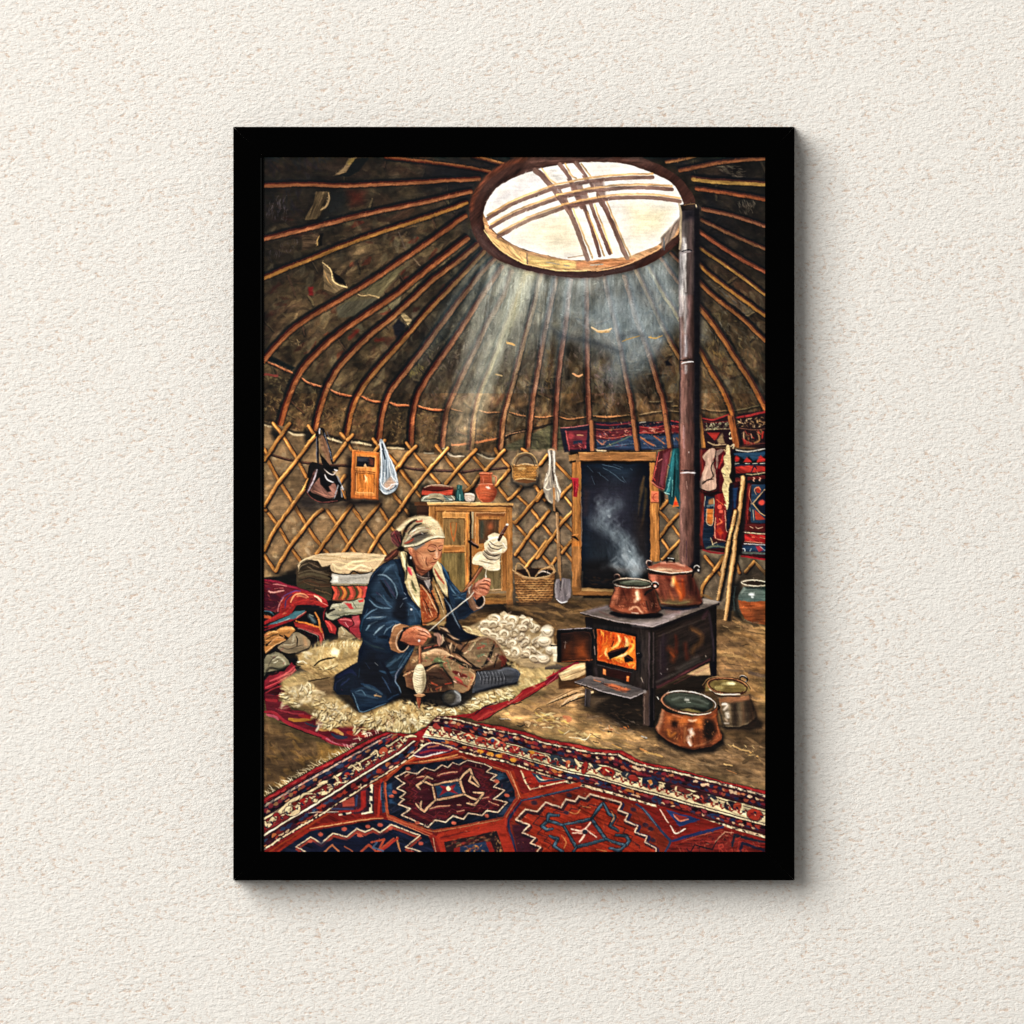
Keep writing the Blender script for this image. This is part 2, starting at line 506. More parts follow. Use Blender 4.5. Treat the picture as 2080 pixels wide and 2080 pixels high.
# dark cavities beside the ring
fk('B')
F('0c0d14', '0,385 640,385 980,385 700,520 500,700 430,900 460,1200 300,1000 350,760 0,700', f=30, a=.75)
fk('C')
F('0b0c13', '330,385 700,385 900,620 960,900 860,1100 860,1932 940,1932 900,1500 900,1100 1100,900 850,600 560,385', f=20, a=.8)
F('0b0c13', '860,800 1200,900 1200,1500 860,1300', f=30, a=.6)
D('3c3630 48423a 544c40', '950,1560 1500,1900 1400,1932 1100,1932', 70, 60, 14, 40, 15, .7)
D('4a4238 605648', '1000,470 1300,470 1370,590 1200,590', 30, 60, 14, 20, 20, .7)
D('7a7060 8c8270', '1220,800 1420,830 1400,940 1240,920', 30, 50, 6, 70, 20, .6)
# the poles
RB = [
 ('A', '1560,380 1740,400 2300,470 2590,525', 34, '74341e', 'a86a3c'),
 ('B', '480,370 640,410 790,450', 36, '8a4a28', 'c07a48'),
 ('B', '860,375 970,395', 30, '7a4426', 0),
 ('A', '340,665 800,652 1100,665 1400,655 1932,628 2200,610 2480,600', 46, '8a4426', 'a86848'),
 ('A', '340,1195 700,1108 900,1062 1200,985 1500,915 1932,828 2180,770 2400,722', 50, '92482a', 'c07a52'),
 ('A', '340,1580 640,1455 800,1395 1050,1290 1200,1230 1500,1125 1932,985 2180,900 2360,830', 48, '9a5a26', 'b87c3c'),
 ('D', '20,650 130,520 300,345 500,205 850,0 1100,-150 1500,-420 1800,-630 2010,-780', 54, '8e4424', 'b46a44'),
 ('D', '195,1270 225,1160 260,1050 340,850 430,700 560,560 750,390 1000,215 1320,0 1590,-215 1850,-420 2030,-560', 60, '8e4424', 'b86c40'),
 ('D', '540,1310 580,1130 650,920 760,720 900,560 1100,370 1300,210 1530,0 1700,-160 1930,-330 2130,-500', 56, '8c4a2a', 'b87446'),
 ('D', '840,1390 890,1150 960,970 1100,770 1270,580 1430,400 1600,200 1790,0 1990,-210 2190,-430', 52, '925228', 'b87844'),
 ('D', '1160,1440 1200,1150 1270,950 1400,780 1550,590 1750,320 1990,0 2150,-200 2290,-350', 52, '8c4a2c', 'ac6440'),
 ('D', '1478,1470 1490,1200 1550,960 1700,720 1800,580 1930,390 2180,0 2370,-280', 52, '803e28', 'b46c44'),
 ('E', '188,1480 230,1150 310,950 430,700 540,480 640,260 790,0 870,-240', 50, '7a4630', '9c6444'),
 ('E', '475,1510 500,1200 560,960 640,760 720,550 800,330 930,0 1030,-270', 50, '94623e', 'b08a58'),
 ('E', '760,1510 790,1200 860,950 920,720 990,440 1060,200 1110,0 1165,-240', 48, '8c5a40', 'a47252'),
 ('E', '1025,1520 1050,1280 1090,950 1130,720 1180,440 1240,150 1270,0 1310,-160', 46, '864c36', 'a8705a'),
 ('E', '1290,1530 1310,1050 1340,700 1380,420 1410,200 1430,0 1450,-150', 46, '7c4436', '985c4c'),
 ('E', '1645,1520 1620,1000 1610,300 1605,0 1600,-160', 46, '7a4436', '9a6250'),
 ('F', '455,1515 400,1100 340,800 290,530 220,220 165,0 135,-170', 46, '7c4a38', '9c6448'),
 ('F', '770,1490 720,1100 650,850 560,560 440,230 380,0 325,-190', 48, '80482f', 'a0604a'),
 ('F', '880,630 760,430 650,200 560,0 445,-240', 44, '80502f', 'a47048'),
 ('F', '870,240 800,120 720,0 570,-270', 44, '94642f', 'b48440'),
 ('C', '480,1360 665,1620', 34, '744028', 0), ('C', '595,1325 670,1410', 30, '6c3a24', 0),
 ('C', '550,435 680,410 850,370', 34, '84482a', 'b87a50'), ('C', '680,515 900,470 1130,430 1530,395', 42, '7a3c24', '9c5c3a'),
 ('C', '810,600 1000,620 1530,650', 52, '9c6a34', 'd09a50'), ('C', '840,690 1100,730 1530,800', 44, '8a3c22', 'a05a34'),
 ('C', '905,895 1200,960 1530,1065', 40, '7c4430', '96563a'), ('C', '890,1000 1200,1150 1530,1290', 36, '7a4630', '94603c'),
 ('C', '862,1105 1000,1205 1250,1365 1530,1520', 42, '8c3e26', 'a8583a'), ('C', '860,1265 1200,1495 1530,1740', 38, '96602e', 'b8803c'),
 ('C', '860,1425 1000,1560 1300,1780 1560,1970', 42, '9c5c28', 'c08438'), ('C', '860,1600 1000,1740 1250,1932 1400,2070 1550,2220', 44, '8c4a26', 'a8683a'),
 ('F', '1055,110 1200,290 1300,430 1400,590 1560,830 1660,1010 1730,1160', 54, '8a4a26', 'b46a34'),
 ('F', '1055,520 1200,780 1300,950 1380,1150 1445,1480', 52, '8c4c26', 'b8702c'),
 ('F', '1070,1180 1110,1490', 46, '8c5a2c', 'b87c34')]


def dk(c, m, ds):
    q = hexc(c); g = q.mean()
    q = (q*(1-ds)+g*ds)*m*np.array([.93, 1.0, .93])
    return '%02x%02x%02x' % tuple(int(255*z) for z in q)


for k, s, w, c, h in RB:
    w *= .92
    fk(k)
    p = off(s, 0, 0)
    e = p[-1]-p[0]; nx, ny = -e[1], e[0]
    L = math.hypot(nx, ny); nx /= L; ny /= L
    if k in 'ABD' or (k == 'C' and e[1] < 0) or k == 'E':
        if nx > 0: nx, ny = -nx, -ny      # shade falls on the upper-left of the left poles
    elif nx < 0: nx, ny = -nx, -ny
    if k == 'E' or k == 'F': sh = .6
    else: sh = .9
    S('08090d', w*.9, p+(nx*w*.75, ny*w*.75), sh*.9, f=1.6, t=(1, 1))
    S('3a120c' if k in 'AD' else '3c1e18', w*.9, p+(nx*w*.2, ny*w*.2), .9, t=(1, .9), v=.05)
    S(dk(c, .95, .1), w*.74, p-(nx*w*.1, ny*w*.1), 1, t=(1, .9), v=.1)
    if h:
        S(dk(h, .88, .1), w*.22, p-(nx*w*.2, ny*w*.2), .6, t=(1, .8), v=.25, f=1)
    S('0a0808', w*.3, p-(nx*w*.6, ny*w*.6), .6, f=1.2)
repaint(26000, 11, 2.6, .45, 0, 600)
# light falling through the ring
def beam(c, s, a, f):
    fk('Z'); F(c, s, a, f, v=.08, d=112)
beam('b4c0ba', '905,480 1010,505 965,640 890,860 840,840', .28, 22)
beam('b9bea8', '965,500 1030,510 955,650 905,800 890,790', .42, 12)
beam('cfc89a', '985,505 1015,508 950,650 925,700', .55, 8)
beam('6f8794', '1030,510 1260,480 1290,560 1230,640 1010,640 985,560', .22, 26)
beam('93a9b4', '1210,500 1270,480 1340,640 1300,660', .28, 14)
beam('2a4350', '890,440 940,500 850,640 780,690', .28, 26)
beam('b4c0c0', '1060,512 1120,515 1100,590 1050,600', .36, 12)
beam('5d7788', '1090,590 1180,560 1280,600 1230,700 1130,720 1170,640', .34, 18)
fk('Z')
F('7b9098', '930,500 1010,522 1100,528 1200,515 1262,490 1290,560 1270,620 1180,660 1060,650 960,680 900,700 880,640', .22, 30, v=.1, d=100)
F('c4d0cc', '930,495 1010,520 1100,528 1200,512 1255,490 1255,520 1180,540 1040,555 930,550', .3, 16, v=.12, d=100)
for x0, x1, y1, w0, w1, a in ((896, 770, 720, 10, 40, .2), (912, 806, 770, 8, 40, .24), (932, 838, 820, 10, 42, .34), (955, 878, 830, 10, 36, .36), (978, 905, 810, 8, 30, .42), (1000, 942, 790, 12, 34, .46), (1022, 980, 800, 12, 36, .36), (1046, 1010, 780, 10, 30, .36), (1074, 1050, 760, 12, 32, .32), (1100, 1090, 640, 12, 30, .26), (1150, 1156, 660, 14, 34, .30), (1190, 1212, 700, 10, 30, .28), (1222, 1262, 650, 12, 30, .30), (1240, 1296, 620, 8, 26, .26)):
    yt = 500 if x0 < 960 or x0 > 1200 else 518
    for k in range(6):
        t0, t1 = k/6, (k+1)/6
        q = [(x0+(x1-x0)*t0-(w0+(w1-w0)*t0)/2, yt+(y1-yt)*t0), (x0+(x1-x0)*t0+(w0+(w1-w0)*t0)/2, yt+(y1-yt)*t0), (x0+(x1-x0)*t1+(w0+(w1-w0)*t1)/2, yt+(y1-yt)*t1), (x0+(x1-x0)*t1-(w0+(w1-w0)*t1)/2, yt+(y1-yt)*t1)]
        F('c9d0c4' if x0 < 1030 else 'a9bcc6', q, a*(1-t0)**1.1, 4+5*t0, v=.1, d=100)
F('9cb4c4', '1120,530 1250,510 1290,600 1240,660 1160,690 1120,640', .26, 30, v=.12, d=100); F('8ea6b6', '1160,640 1230,660 1200,740 1150,720', .2, 22, v=.12)
for s, w, a in (('1180,560 1140,600 1150,640 1110,660 1130,700', 44, .16), ('1230,540 1210,590 1230,640 1190,680', 40, .16), ('1120,600 1090,620 1100,650', 30, .16), ('1150,700 1165,730 1150,760', 26, .12), ('1140,560 1200,600 1180,650', 30, .18)):
    S('b8c8d2', w, s, a, f=9, t=(.4, .3))
fk('E')
for s, w in (('860,20 760,260 640,560 520,830 400,1180', 60), ('700,100 620,400 420,700', 40), ('1060,120 960,520 900,820', 46), ('1200,40 1130,400', 40)):
    S('a9b4ac', w, s, .2, f=8, v=.15)
for i in range(60):
    x = 640+rng.uniform(0, 620); k = rng.uniform(.25, .6)
    S('b8c4c4', rng.uniform(3, 8), [(x, -120), (x-200*k*(1-(x-640)/900), 100+rng.uniform(0, 500))], .22, f=1.2, sm=0, t=(.4, 1, .2))
for i in range(26):
    x = 1300+rng.uniform(0, 640); y = rng.uniform(-60, 350)
    S('b4c6d0', rng.uniform(6, 26), [(x, y), (x+rng.uniform(-70, 60), y+90), (x+rng.uniform(-60, 120), y+180)], .12, f=3, t=(.3, 1, .2))
S('1c2430', 50, '1280,330 1360,400 1580,440 1700,470 1900,540', .5, f=8)
for s, c in (('820,465 860,475 895,490', 'd8b070'), ('1650,315 1720,350 1790,345 1845,325', 'd8c098'), ('1700,355 1760,360 1820,355', 'c8a878'), ('1470,770 1520,795 1560,778', 'd49a6a'), ('710,775 770,790', 'b09a70')):
    S(c, 20, s, .9)
fk('F'); S('b49a64', 12, '310,450 390,420 480,400'); S('c0a060', 14, '570,410 640,415 700,395'); S('14161c', 36, '300,410 420,370 480,390', .4, f=8); S('14161c', 30, '620,380 720,380', .4, f=8)
F('0b0b0f', '730,650 780,615 760,640 800,690 740,690', f=2)
# the ring
fk('B')
F('3a211b', '1040,370 800,440 620,570 500,720 450,900 480,1100 560,1250 700,1370 830,1430 1020,1490 1300,1550 1600,1568 1932,1520 2200,1440 2420,1300 2520,1180 2540,1000 2660,900 2670,830 2640,740 2530,600 2360,480 2160,390 2100,340', sm=1, v=.1, d=135)
S('6a3420', 44, '470,900 500,760 620,590 800,460 1000,400', .8, v=.3, f=4)
S('241512', 30, '540,1020 570,900 640,740 800,590 1040,470', .7, v=.3, f=3)
S('5a4644', 60, '520,1100 640,1280 860,1400', .7, f=10)
S('50403f', 50, '900,1440 1300,1535 1700,1540 2050,1460', .7, f=6)
F('6c4a42', '1060,385 2100,385 2260,450 1700,430 1200,450 1010,520', f=16, a=.6, v=.3)
F('f0efec', '590,960 640,790 780,640 1080,515 1400,450 1700,430 2000,455 2250,540 2440,640 2540,800 2550,920 2490,1080 2290,1270 2000,1370 1650,1398 1400,1388 1000,1290 780,1180 640,1050', sm=1, v=.03)
F('d9dae6', '1000,560 1130,530 1230,650 1000,740 700,860 660,820', f=14, a=.6, v=.04)
F('f2ecd0', '1000,1100 1350,950 1450,1000 1550,1280 1250,1280', f=24, a=.9, v=.04)
F('f2ecc4', '2020,870 2400,900 2330,1100 2080,1130', f=22, a=.9, v=.04)
S('cfc7a8', 4, '1110,1110 1220,1040 1240,1060', .6); S('cfc7a8', 4, '1340,1120 1360,1230', .5); S('c8c4b8', 5, '2300,1030 2350,990 2380,950', .6)
# lit inner side of the ring
F('b98a60', '590,930 610,980 660,1090 780,1190 1000,1300 1400,1390 1650,1398 2000,1365 2290,1250 2480,1100 2550,900 2555,990 2500,1140 2300,1300 2080,1400 1680,1500 1400,1500 1020,1440 850,1360 700,1240 610,1100 585,1000', v=.25, d=20)
F('e2b070', '640,1140 800,1230 1020,1330 1010,1430 850,1350 700,1240', f=3, v=.25, d=45)
F('f0c878', '1030,1340 1200,1380 1500,1410 1500,1480 1250,1470 1030,1430', f=3, v=.2)
F('c47a4e', '1500,1410 1932,1385 2080,1370 2080,1400 1900,1450 1500,1480', f=4, v=.25)
S('f4d08c', 12, '600,1100 720,1260 900,1380 1020,1435 1300,1490 1600,1500'); S('e2a574', 12, '1700,1500 1932,1455 2150,1370 2330,1270')
F('8a7468', '2330,1170 2540,950 2540,1010 2450,1170 2340,1290', f=3, v=.3, d=120); S('4a5660', 16, '2360,1180 2362,1290')
S('8a8278', 14, '1210,1410 1330,1435'); S('8e8880', 14, '1380,1450 1430,1450'); S('5a4a44', 14, '1015,1330 1020,1430'); S('94908c', 16, '1640,1440 1760,1435')
S('a8774a', 12, '1420,1370 1590,1345', .8)
# crossed bent bars over the opening
BO = [('630,955 900,800 1250,668', 28, 0, 24), ('660,1042 900,910 1310,758', 26, 0, 24), ('735,1132 1000,985 1370,852', 26, 0, 24),
      ('1260,660 1600,590 1932,556 2250,545', 26, 0, 26), ('1310,752 1640,690 1932,655 2200,650 2440,668', 22, 0, 24), ('1360,850 1620,792 1932,748 2250,750 2520,785', 24, 0, 24)]
for s, w, dx, dy in BO:
    S('7d5c50', 38, off(s, dx, dy+8), .96, t=(1, 1), v=.15)
for s, w in (('1100,515 1170,570 1270,690 1400,870 1440,930', 62), ('1340,455 1430,590 1500,720 1560,870', 54), ('1500,440 1590,580 1690,740 1760,850', 58),
             ('1430,900 1520,1120 1610,1385', 56), ('1575,860 1640,1040 1730,1350', 42), ('1640,840 1730,1080 1830,1330', 44), ('1755,820 1860,1050 1960,1290 2000,1370', 54)):
    S('7a5a50', w*.85, s, .96, t=(1, 1), v=.15)
F('6f4c42', '1310,690 1760,590 1800,800 1420,900', f=4, a=.8, v=.2)
for s, w, dx, dy in BO:
    S('dca868', 20, s, .85, t=(1, 1), v=.25)
for s in ('1165,500 1240,600 1310,650', '1395,450 1450,560 1500,590', '1550,450 1640,570', '1470,890 1560,1120 1660,1370', '1610,920 1700,1150 1775,1350', '1680,850 1770,1090 1855,1330', '1800,820 1900,1060 1970,1230 2040,1360'):
    S('e2b478', 18, s, .85, t=(1, 1), v=.25)
for s in ('1350,700 1440,675 1450,715 1370,735', '1560,655 1630,635 1645,670 1570,690', '1410,790 1480,765 1500,810 1430,830', '1610,735 1690,725 1695,770 1630,780'):
    F('cf9a5e', off(s, 0, 10)); F('f0ece8', s)
for s in ('1210,500 1320,465 1420,590 1320,625', '1425,450 1480,450 1570,560 1500,570'):
    F('ecebea', s)
F('fff6e0', '800,1000 1250,880 1500,1000 1620,1380 1200,1350 900,1250', .35, 34, v=.03); F('fff8e4', '1950,860 2480,900 2400,1150 2080,1320 1950,1300', .35, 34, v=.03); F('ffffff', '640,700 1080,540 1500,470 2100,500 2450,760 2100,880 1300,800 800,1000', .16, 40, v=.03); S('ffe6b0', 40, '640,1130 800,1260 1020,1370 1400,1450 1680,1450 2080,1370', .3, f=10)
# ---------------------------------------------------------------- lattice wall, door, furniture against the wall
fk('Z')
F('6c5c44', '490,792 560,812 640,840 760,850 860,862 1060,862 1100,862 1100,1140 490,1180', v=.06, f=1.5)
F('655b4c', '960,850 1095,850 1095,1150 960,1150', f=6, v=.06)
F('5e5648', '1230,850 1450,850 1450,1180 1230,1150', v=.06)
D('7a684a 8a7856 6b5a42 857052 94805c', '498,820 980,860 980,1120 498,1150', 500, 16, 9, 60, 90, .5, f=2)
D('6c6252 786c58 5c5446 82745e', '760,850 1095,850 1095,1150 900,1150', 260, 18, 10, 60, 90, .5, f=2)
D('6c6252 5c5446 4c463c', '1230,860 1450,860 1450,1180 1230,1150', 160, 18, 9, 60, 90, .5, f=2)
IMG[480:900] *= (1+.08*BLOT[480:900, :, None]+.06*_noise(14, 14, 0)[480:900, :, None])*np.array([1.08, 1.0, .93])
D('a89474 b8a482 8c7a5c 9c8a6c', '498,830 980,870 1095,860 1095,1130 498,1150', 260, 14, 7, 60, 90, .45, f=2)
D('94846c 847860 a09078', '1240,860 1444,860 1444,1150 1240,1140', 70, 14, 7, 60, 90, .45, f=2)
# white felt fold at the top of the wall
fk('D')
for s in ('30,1275 100,1290', '270,1340 330,1370 430,1370', '650,1400 760,1430 790,1440', '890,1440 960,1450 1080,1470', '1240,1495 1310,1500 1400,1505'):
    S('0e0c0a', 30, off(s, 0, -22), .7, f=2); S('c8b690', 20, s, .9, f=1.2)
fk('E')
for s in ('10,1545 100,1550', '520,1550 640,1600 740,1590', '240,1540 300,1580 370,1575'):
    S('100e0c', 24, off(s, 0, -18), .5, f=2); S('a8a08a', 12, s, .8, f=1.2)
S('b8a890', 12, '190,1500 230,1510 250,1560 310,1580 400,1575')
# dark felt gaps round the knots
fk('G')
F('0c0b0a', '150,60 240,110 260,200 180,230 120,140', f=6, a=.8); F('0c0b0a', '560,60 700,130 700,230 620,300 570,200', f=6, a=.8)
# horizontal strap
S('2c1c16', 34, '110,405 250,450 420,490 740,535 1180,560', t=(1, 1)); S('5c3c2c', 14, '110,398 250,440 420,480 740,525 1180,548')
fk('H'); S('33221c', 36, '40,310 200,340 400,355 700,372 820,385 1000,360 1200,345 1440,325', t=(1, 1)); S('6a4a3c', 14, '40,300 200,330 400,345 700,362 820,372 1000,350 1200,335 1440,317')
fk('G'); S('3a281e', 24, '1840,575 1932,600')

# lattice laths: back set first, then front set
BK = [('G', '60,440 220,720 400,1010 570,1290 760,1580 900,1720'), ('G', '40,1100 200,1310 370,1600 530,1820'), ('G', '160,0 240,100 300,190 450,430 590,700'),
      ('G', '40,1720 180,1930'), ('G', '40,1085 60,1130'), ('G', '860,1130 960,1280 1120,1540 1250,1720'), ('G', '1180,1080 1340,1310 1480,1500 1640,1730'),
      ('G', '1540,1090 1700,1360 1740,1400'), ('G', '1730,920 1850,1080 1932,1180'), ('G', '1660,400 1780,540 1932,740'), ('G', '620,30 680,125'), ('G', '1045,130 1100,200'), ('G', '1130,260 1180,340'),
      ('G', '1470,200 1530,285'), ('G', '40,330 75,400'),
      ('H', '100,0 190,120 340,310 520,520'), ('H', '0,330 110,480 200,590 280,700'), ('H', '0,750 130,930'), ('H', '490,35 590,160 720,330 930,570'), ('H', '970,170 1130,360'),
      ('H', '1255,80 1300,150 1440,310'), ('H', '1290,560 1420,730'), ('H', '1530,670 1700,830 1830,990 1932,1120'), ('H', '1780,560 1932,760'), ('H', '1500,1030 1660,1210 1830,1400 1932,1540'),
      ('H', '1540,1460 1700,1630'), ('H', '1610,80 1680,120'),
      ('I', '250,520 330,600 450,720'), ('I', '360,950 420,1030 500,1130'), ('I', '60,960 110,1010'), ('I', '60,1300 220,1500 350,1640'), ('I', '360,1290 460,1400'), ('I', '370,1680 470,1800'),
      ('I', '60,1710 200,1870'), ('I', '0,850 60,950'), ('I', '1610,1150 1750,1310 1880,1480'), ('I', '1640,1520 1750,1680'), ('I', '300,1230 350,1260'),
      ('J', '720,1740 840,1880'), ('O', '590,190 720,350 800,440'), ('O', '1000,280 1040,410'), ('O', '1230,260 1380,420')]
FT = [('G', '40,480 130,350 230,200 370,0'), ('G', '40,1080 220,780 400,560 600,300 715,150'), ('G', '40,1660 150,1430 300,1210 520,920 640,700'), ('G', '190,1932 330,1680 480,1470 700,1200 800,1120'),
      ('G', '720,1710 860,1510 1020,1290 1180,1060'), ('G', '1060,1710 1180,1530 1350,1290 1540,1050'), ('G', '1410,1690 1520,1500 1700,1270 1932,960'), ('G', '940,480 1110,250'), ('G', '1040,760 1100,680'),
      ('G', '1750,620 1850,480 1932,380'), ('G', '1130,215 1200,150'), ('G', '1490,370 1530,310 1620,220'), ('G', '1085,900 1100,980'),
      ('H', '0,880 120,700 330,420 600,110 640,60'), ('H', '0,310 90,180 225,35'), ('H', '610,530 700,420 850,250 1010,80'), ('H', '1130,360 1250,230 1380,90'), ('H', '870,640 960,560 1045,420'),
      ('H', '1270,550 1360,450 1440,350'), ('H', '1430,740 1520,660 1600,570'), ('H', '1850,270 1932,170'), ('H', '1520,1040 1650,900 1880,620'), ('H', '1520,1460 1660,1260 1800,1070 1932,920'),
      ('H', '1660,1620 1790,1460 1932,1280'), ('I', '40,540 140,410'), ('I', '310,960 380,870 460,800'), ('I', '0,1010 90,880'), ('I', '0,1350 160,1140'), ('I', '0,1760 120,1600 260,1400 340,1280 480,1130'),
      ('I', '330,1690 390,1610 470,1520'), ('I', '190,1850 250,1760'), ('I', '1620,1110 1710,1010'), ('I', '1590,1500 1720,1330 1860,1180'), ('I', '1640,1780 1760,1650 1870,1530'),
      ('O', '540,720 560,580 640,470 760,330 830,230'), ('O', '1120,400 1230,260'), ('J', '830,1932 900,1850 950,1750')]
for L, c, h in ((BK, '96602c', 'c08a4a'), (FT, 'a06a32', 'd09c58')):
    for k, s in L:
        fk(k); w = 44 if k != 'H' else 40
        if k in 'IO': w = 38
        p = off(s, 0, 0)
        S('120d0a', w*2.2, p+(w*.35, w*.35), .3, f=6, t=(1, 1)); S('15100c', w*1.1, p+(w*.45, w*.4), .85, f=1.4, t=(1, 1)); S('5a2e16', w*1.05, p+(w*.08, w*.1), .9, t=(1, 1)); S(c, w*.88, p, 1, t=(1, 1), v=.12, sm=1)
        S(h, w*.34, p-(w*.12, w*.1), .85, t=(1, 1), v=.3, f=1)
fk('O'); S('7a5a34', 30, '540,700 620,720 680,760', .7); S('7a5c38', 34, '1250,270 1330,360 1380,440')
F('120e0c', '960,560 1040,440 1200,300 1380,400 1380,520 1080,520 1020,640 960,900 920,930', f=8, a=.6)
fk('Z'); F('2a2118', '965,1075 1095,1075 1095,1125 965,1150', f=8, a=.5, v=.1)

# hanging bag
fk('G')
F('0e0d12', '480,1000 620,900 900,1020 1120,1020 1150,460 1190,500 1180,980 1560,1010 1540,1060 1100,1100 860,1100 640,1180 500,1120', f=14, a=.75)
F('14100f', '640,540 740,520 1000,700 1110,990 1060,1020 780,1040 590,900 620,720', sm=1)
F('6d4a40', '650,880 720,760 800,700 880,820 960,780 1000,900 920,980 760,940', sm=1, v=.2, d=45)
F('4c2f2c', '600,880 680,650 720,600 700,740 650,880', v=.2)
F('0b0a0d', '740,560 830,680 920,900 870,900 780,800', f=1.5)
for s, w, c in (('720,160 750,100 800,70 835,160 880,300 940,520', 34, '0d0d10'), ('735,150 745,350 750,560', 30, '131318'), ('770,70 765,130', 26, 'a8a4a8'), ('800,180 850,320 890,520', 60, '6a4c38'),
                ('815,540 850,620 940,680 1000,600', 14, 'c8b8b0'), ('740,600 700,720 650,830 610,900', 20, '9c9098'), ('835,670 870,740 940,770', 16, 'b4b0b4'), ('1000,700 1050,820 1060,960', 26, '68686c'), ('1020,780 990,880 960,980', 14, '8a8a90'),
                ('830,560 900,600 990,590', 70, '0c0b0e'), ('880,690 990,760 1050,820', 36, '0e0e12'), ('965,610 995,615', 24, 'd8d8dc'), ('690,880 800,930 940,960', 10, 'a06a58'), ('600,890 650,960 780,1030 1000,1010', 12, '6c3a34'), ('1060,820 1075,870', 24, '9c989c'),
                ('1060,870 1100,980', 22, 'b07438'), ('860,110 900,200', 10, '505058'), ('640,560 620,700', 44, '0d0c0d'), ('725,170 728,300 735,480', 8, '6c6c78'), ('830,120 870,260 930,470', 8, '70707c')):
    S(c, w, s, v=.12)
F('7c5c44', '790,170 830,330 880,500 900,540 860,480 790,320 765,220', v=.15); F('0e0c0c', '770,380 900,540 960,620 850,610 800,520')
# small wooden wall cupboard
F('150c08', '1130,420 1200,440 1200,1000 1560,1000 1560,1060 1120,1070', f=8, a=.8)
F('a45a26', '1195,345 1550,385 1535,990 1180,970', v=.14, d=90)
F('c07838', '1235,370 1520,400 1505,950 1225,930', v=.14, d=90)
S('e8a05a', 8, '1195,350 1550,390', sm=0); S('5a2810', 8, '1235,370 1228,930', sm=0); S('d8742e', 34, '1250,385 1505,412', sm=0)
F('1a1416', '1258,432 1490,445 1480,575 1255,560'); F('3a3436', '1265,440 1410,450 1400,500 1270,490', f=3); F('6a3a28', '1420,460 1480,470 1470,560 1410,540', f=4); F('c89a6a', '1340,560 1360,520 1385,575')
S('d89a5c', 8, '1240,570 1490,590', sm=0); S('4a1e0c', 10, '1240,620 1490,640', sm=0)
F('b86a28', '1250,650 1480,665 1470,905 1245,890', v=.2, d=90);
for s in ('1240,645 1485,660', '1240,645 1240,900', '1485,660 1478,915'): S('4c200c', 9, s, sm=0)
S('e8b06c', 8, '1245,898 1475,915', sm=0); S('e0a060', 6, '1250,655 1250,890', sm=0); S('e8c89c', 16, '1360,680 1375,720 1360,770', .8); S('4a2414', 6, '1345,680 1345,740'); S('d8b080', 10, '1390,700 1385,770', .8)
S('6a3416', 16, '1185,975 1535,995', sm=0); S('7a3c18', 12, '1545,390 1535,985', sm=0)
# white plastic bag
F('14120f', '1560,820 1800,800 1800,900 1640,1000 1540,960', f=10, a=.7)
F('8a96a2', '1555,230 1600,225 1680,420 1760,600 1800,780 1740,890 1640,930 1570,880 1550,740 1570,500', sm=1, v=.15, d=90)
F('b49a88', '1600,790 1700,700 1770,780 1700,860 1620,850', f=4, v=.1)
for s, w, c in (('1560,240 1575,400 1580,600 1565,760', 14, 'dfe4ea'), ('1600,235 1650,380 1740,580 1790,760', 12, 'd8dee6'), ('1590,270 1600,360 1625,470', 22, '1c2028'), ('1640,450 1640,640 1610,780', 10, '3c4a58'), ('1670,450 1690,620 1740,740', 12, 'c8d2dc'),
                ('1560,740 1590,820 1650,850 1720,800 1790,790', 12, 'e8e8ea'), ('1610,640 1620,740 1600,790', 10, 'e0e4e8'), ('1640,880 1720,860 1760,820', 10, '2c2a2e'), ('1570,870 1620,915 1700,900', 12, 'c4c8cc'), ('1700,690 1760,740 1780,800', 8, 'e8eaec'), ('1600,560 1605,700', 8, '5a6674')):
    S(c, w, s)
# jars and cloths on the cabinet, basket, cabinet
fk('H')
F('14100c', '130,760 220,780 380,810 390,1000 100,960', f=5, a=.8); F('3a2418', '230,820 400,825 400,1000 240,960', v=.1)
F('5c3820', '210,770 390,775 390,822 205,815')
F('0e0c0a', '280,560 400,530 900,640 1000,700 1000,775 290,770', f=6, a=.75)
F('0e0c0b', '900,640 1010,500 1050,420 1010,700 940,770', f=8, a=.8)
F('5a2018', '310,590 420,545 600,550 720,590 715,680 600,690 300,680', v=.12); F('b04430', '305,620 500,635 715,610 700,675 560,682 300,670', v=.15); S('c0a088', 14, '330,585 420,555 560,548 700,580'); S('3a100c', 12, '330,612 500,622 710,600'); S('8c6c54', 16, '430,556 560,560 690,575')
F('8c8a78', '300,750 320,700 400,670 480,655 570,670 620,690 720,690 740,750 600,765 350,765', sm=1, v=.2)
F('a8987a', '370,720 460,665 560,675 600,750 480,740', sm=1, v=.15); S('2c2a26', 12, '360,735 480,730 580,760'); S('c8d0c8', 16, '620,720 690,740'); S('d8d4c0', 10, '310,750 350,700 400,690'); S('40585c', 16, '590,690 650,740'); S('e0dcc8', 10, '690,690 730,740')
F('1f4a48', '758,550 830,550 830,610 862,720 855,762 740,762 745,700 765,620', v=.15, d=90); S('7ab0ac', 9, '785,560 785,590'); S('a8d4cc', 12, '800,670 800,750', .8); S('14302e', 16, '755,620 742,750'); S('4c8884', 10, '780,620 770,720')
F('b8a898', '865,670 920,655 990,670 985,755 880,760', sm=1, v=.1); S('ece4d8', 10, '870,665 980,665'); S('5a4c44', 8, '870,690 985,692'); S('e4dcd0', 16, '910,730 940,745', .8)
F('a04c2c', '1060,385 1220,385 1215,420 1225,530 1280,610 1270,690 1220,765 1090,770 1030,700 1008,610 1060,540 1065,430', sm=1, v=.12, g=('8c3c22', '1030,500 1280,700'))
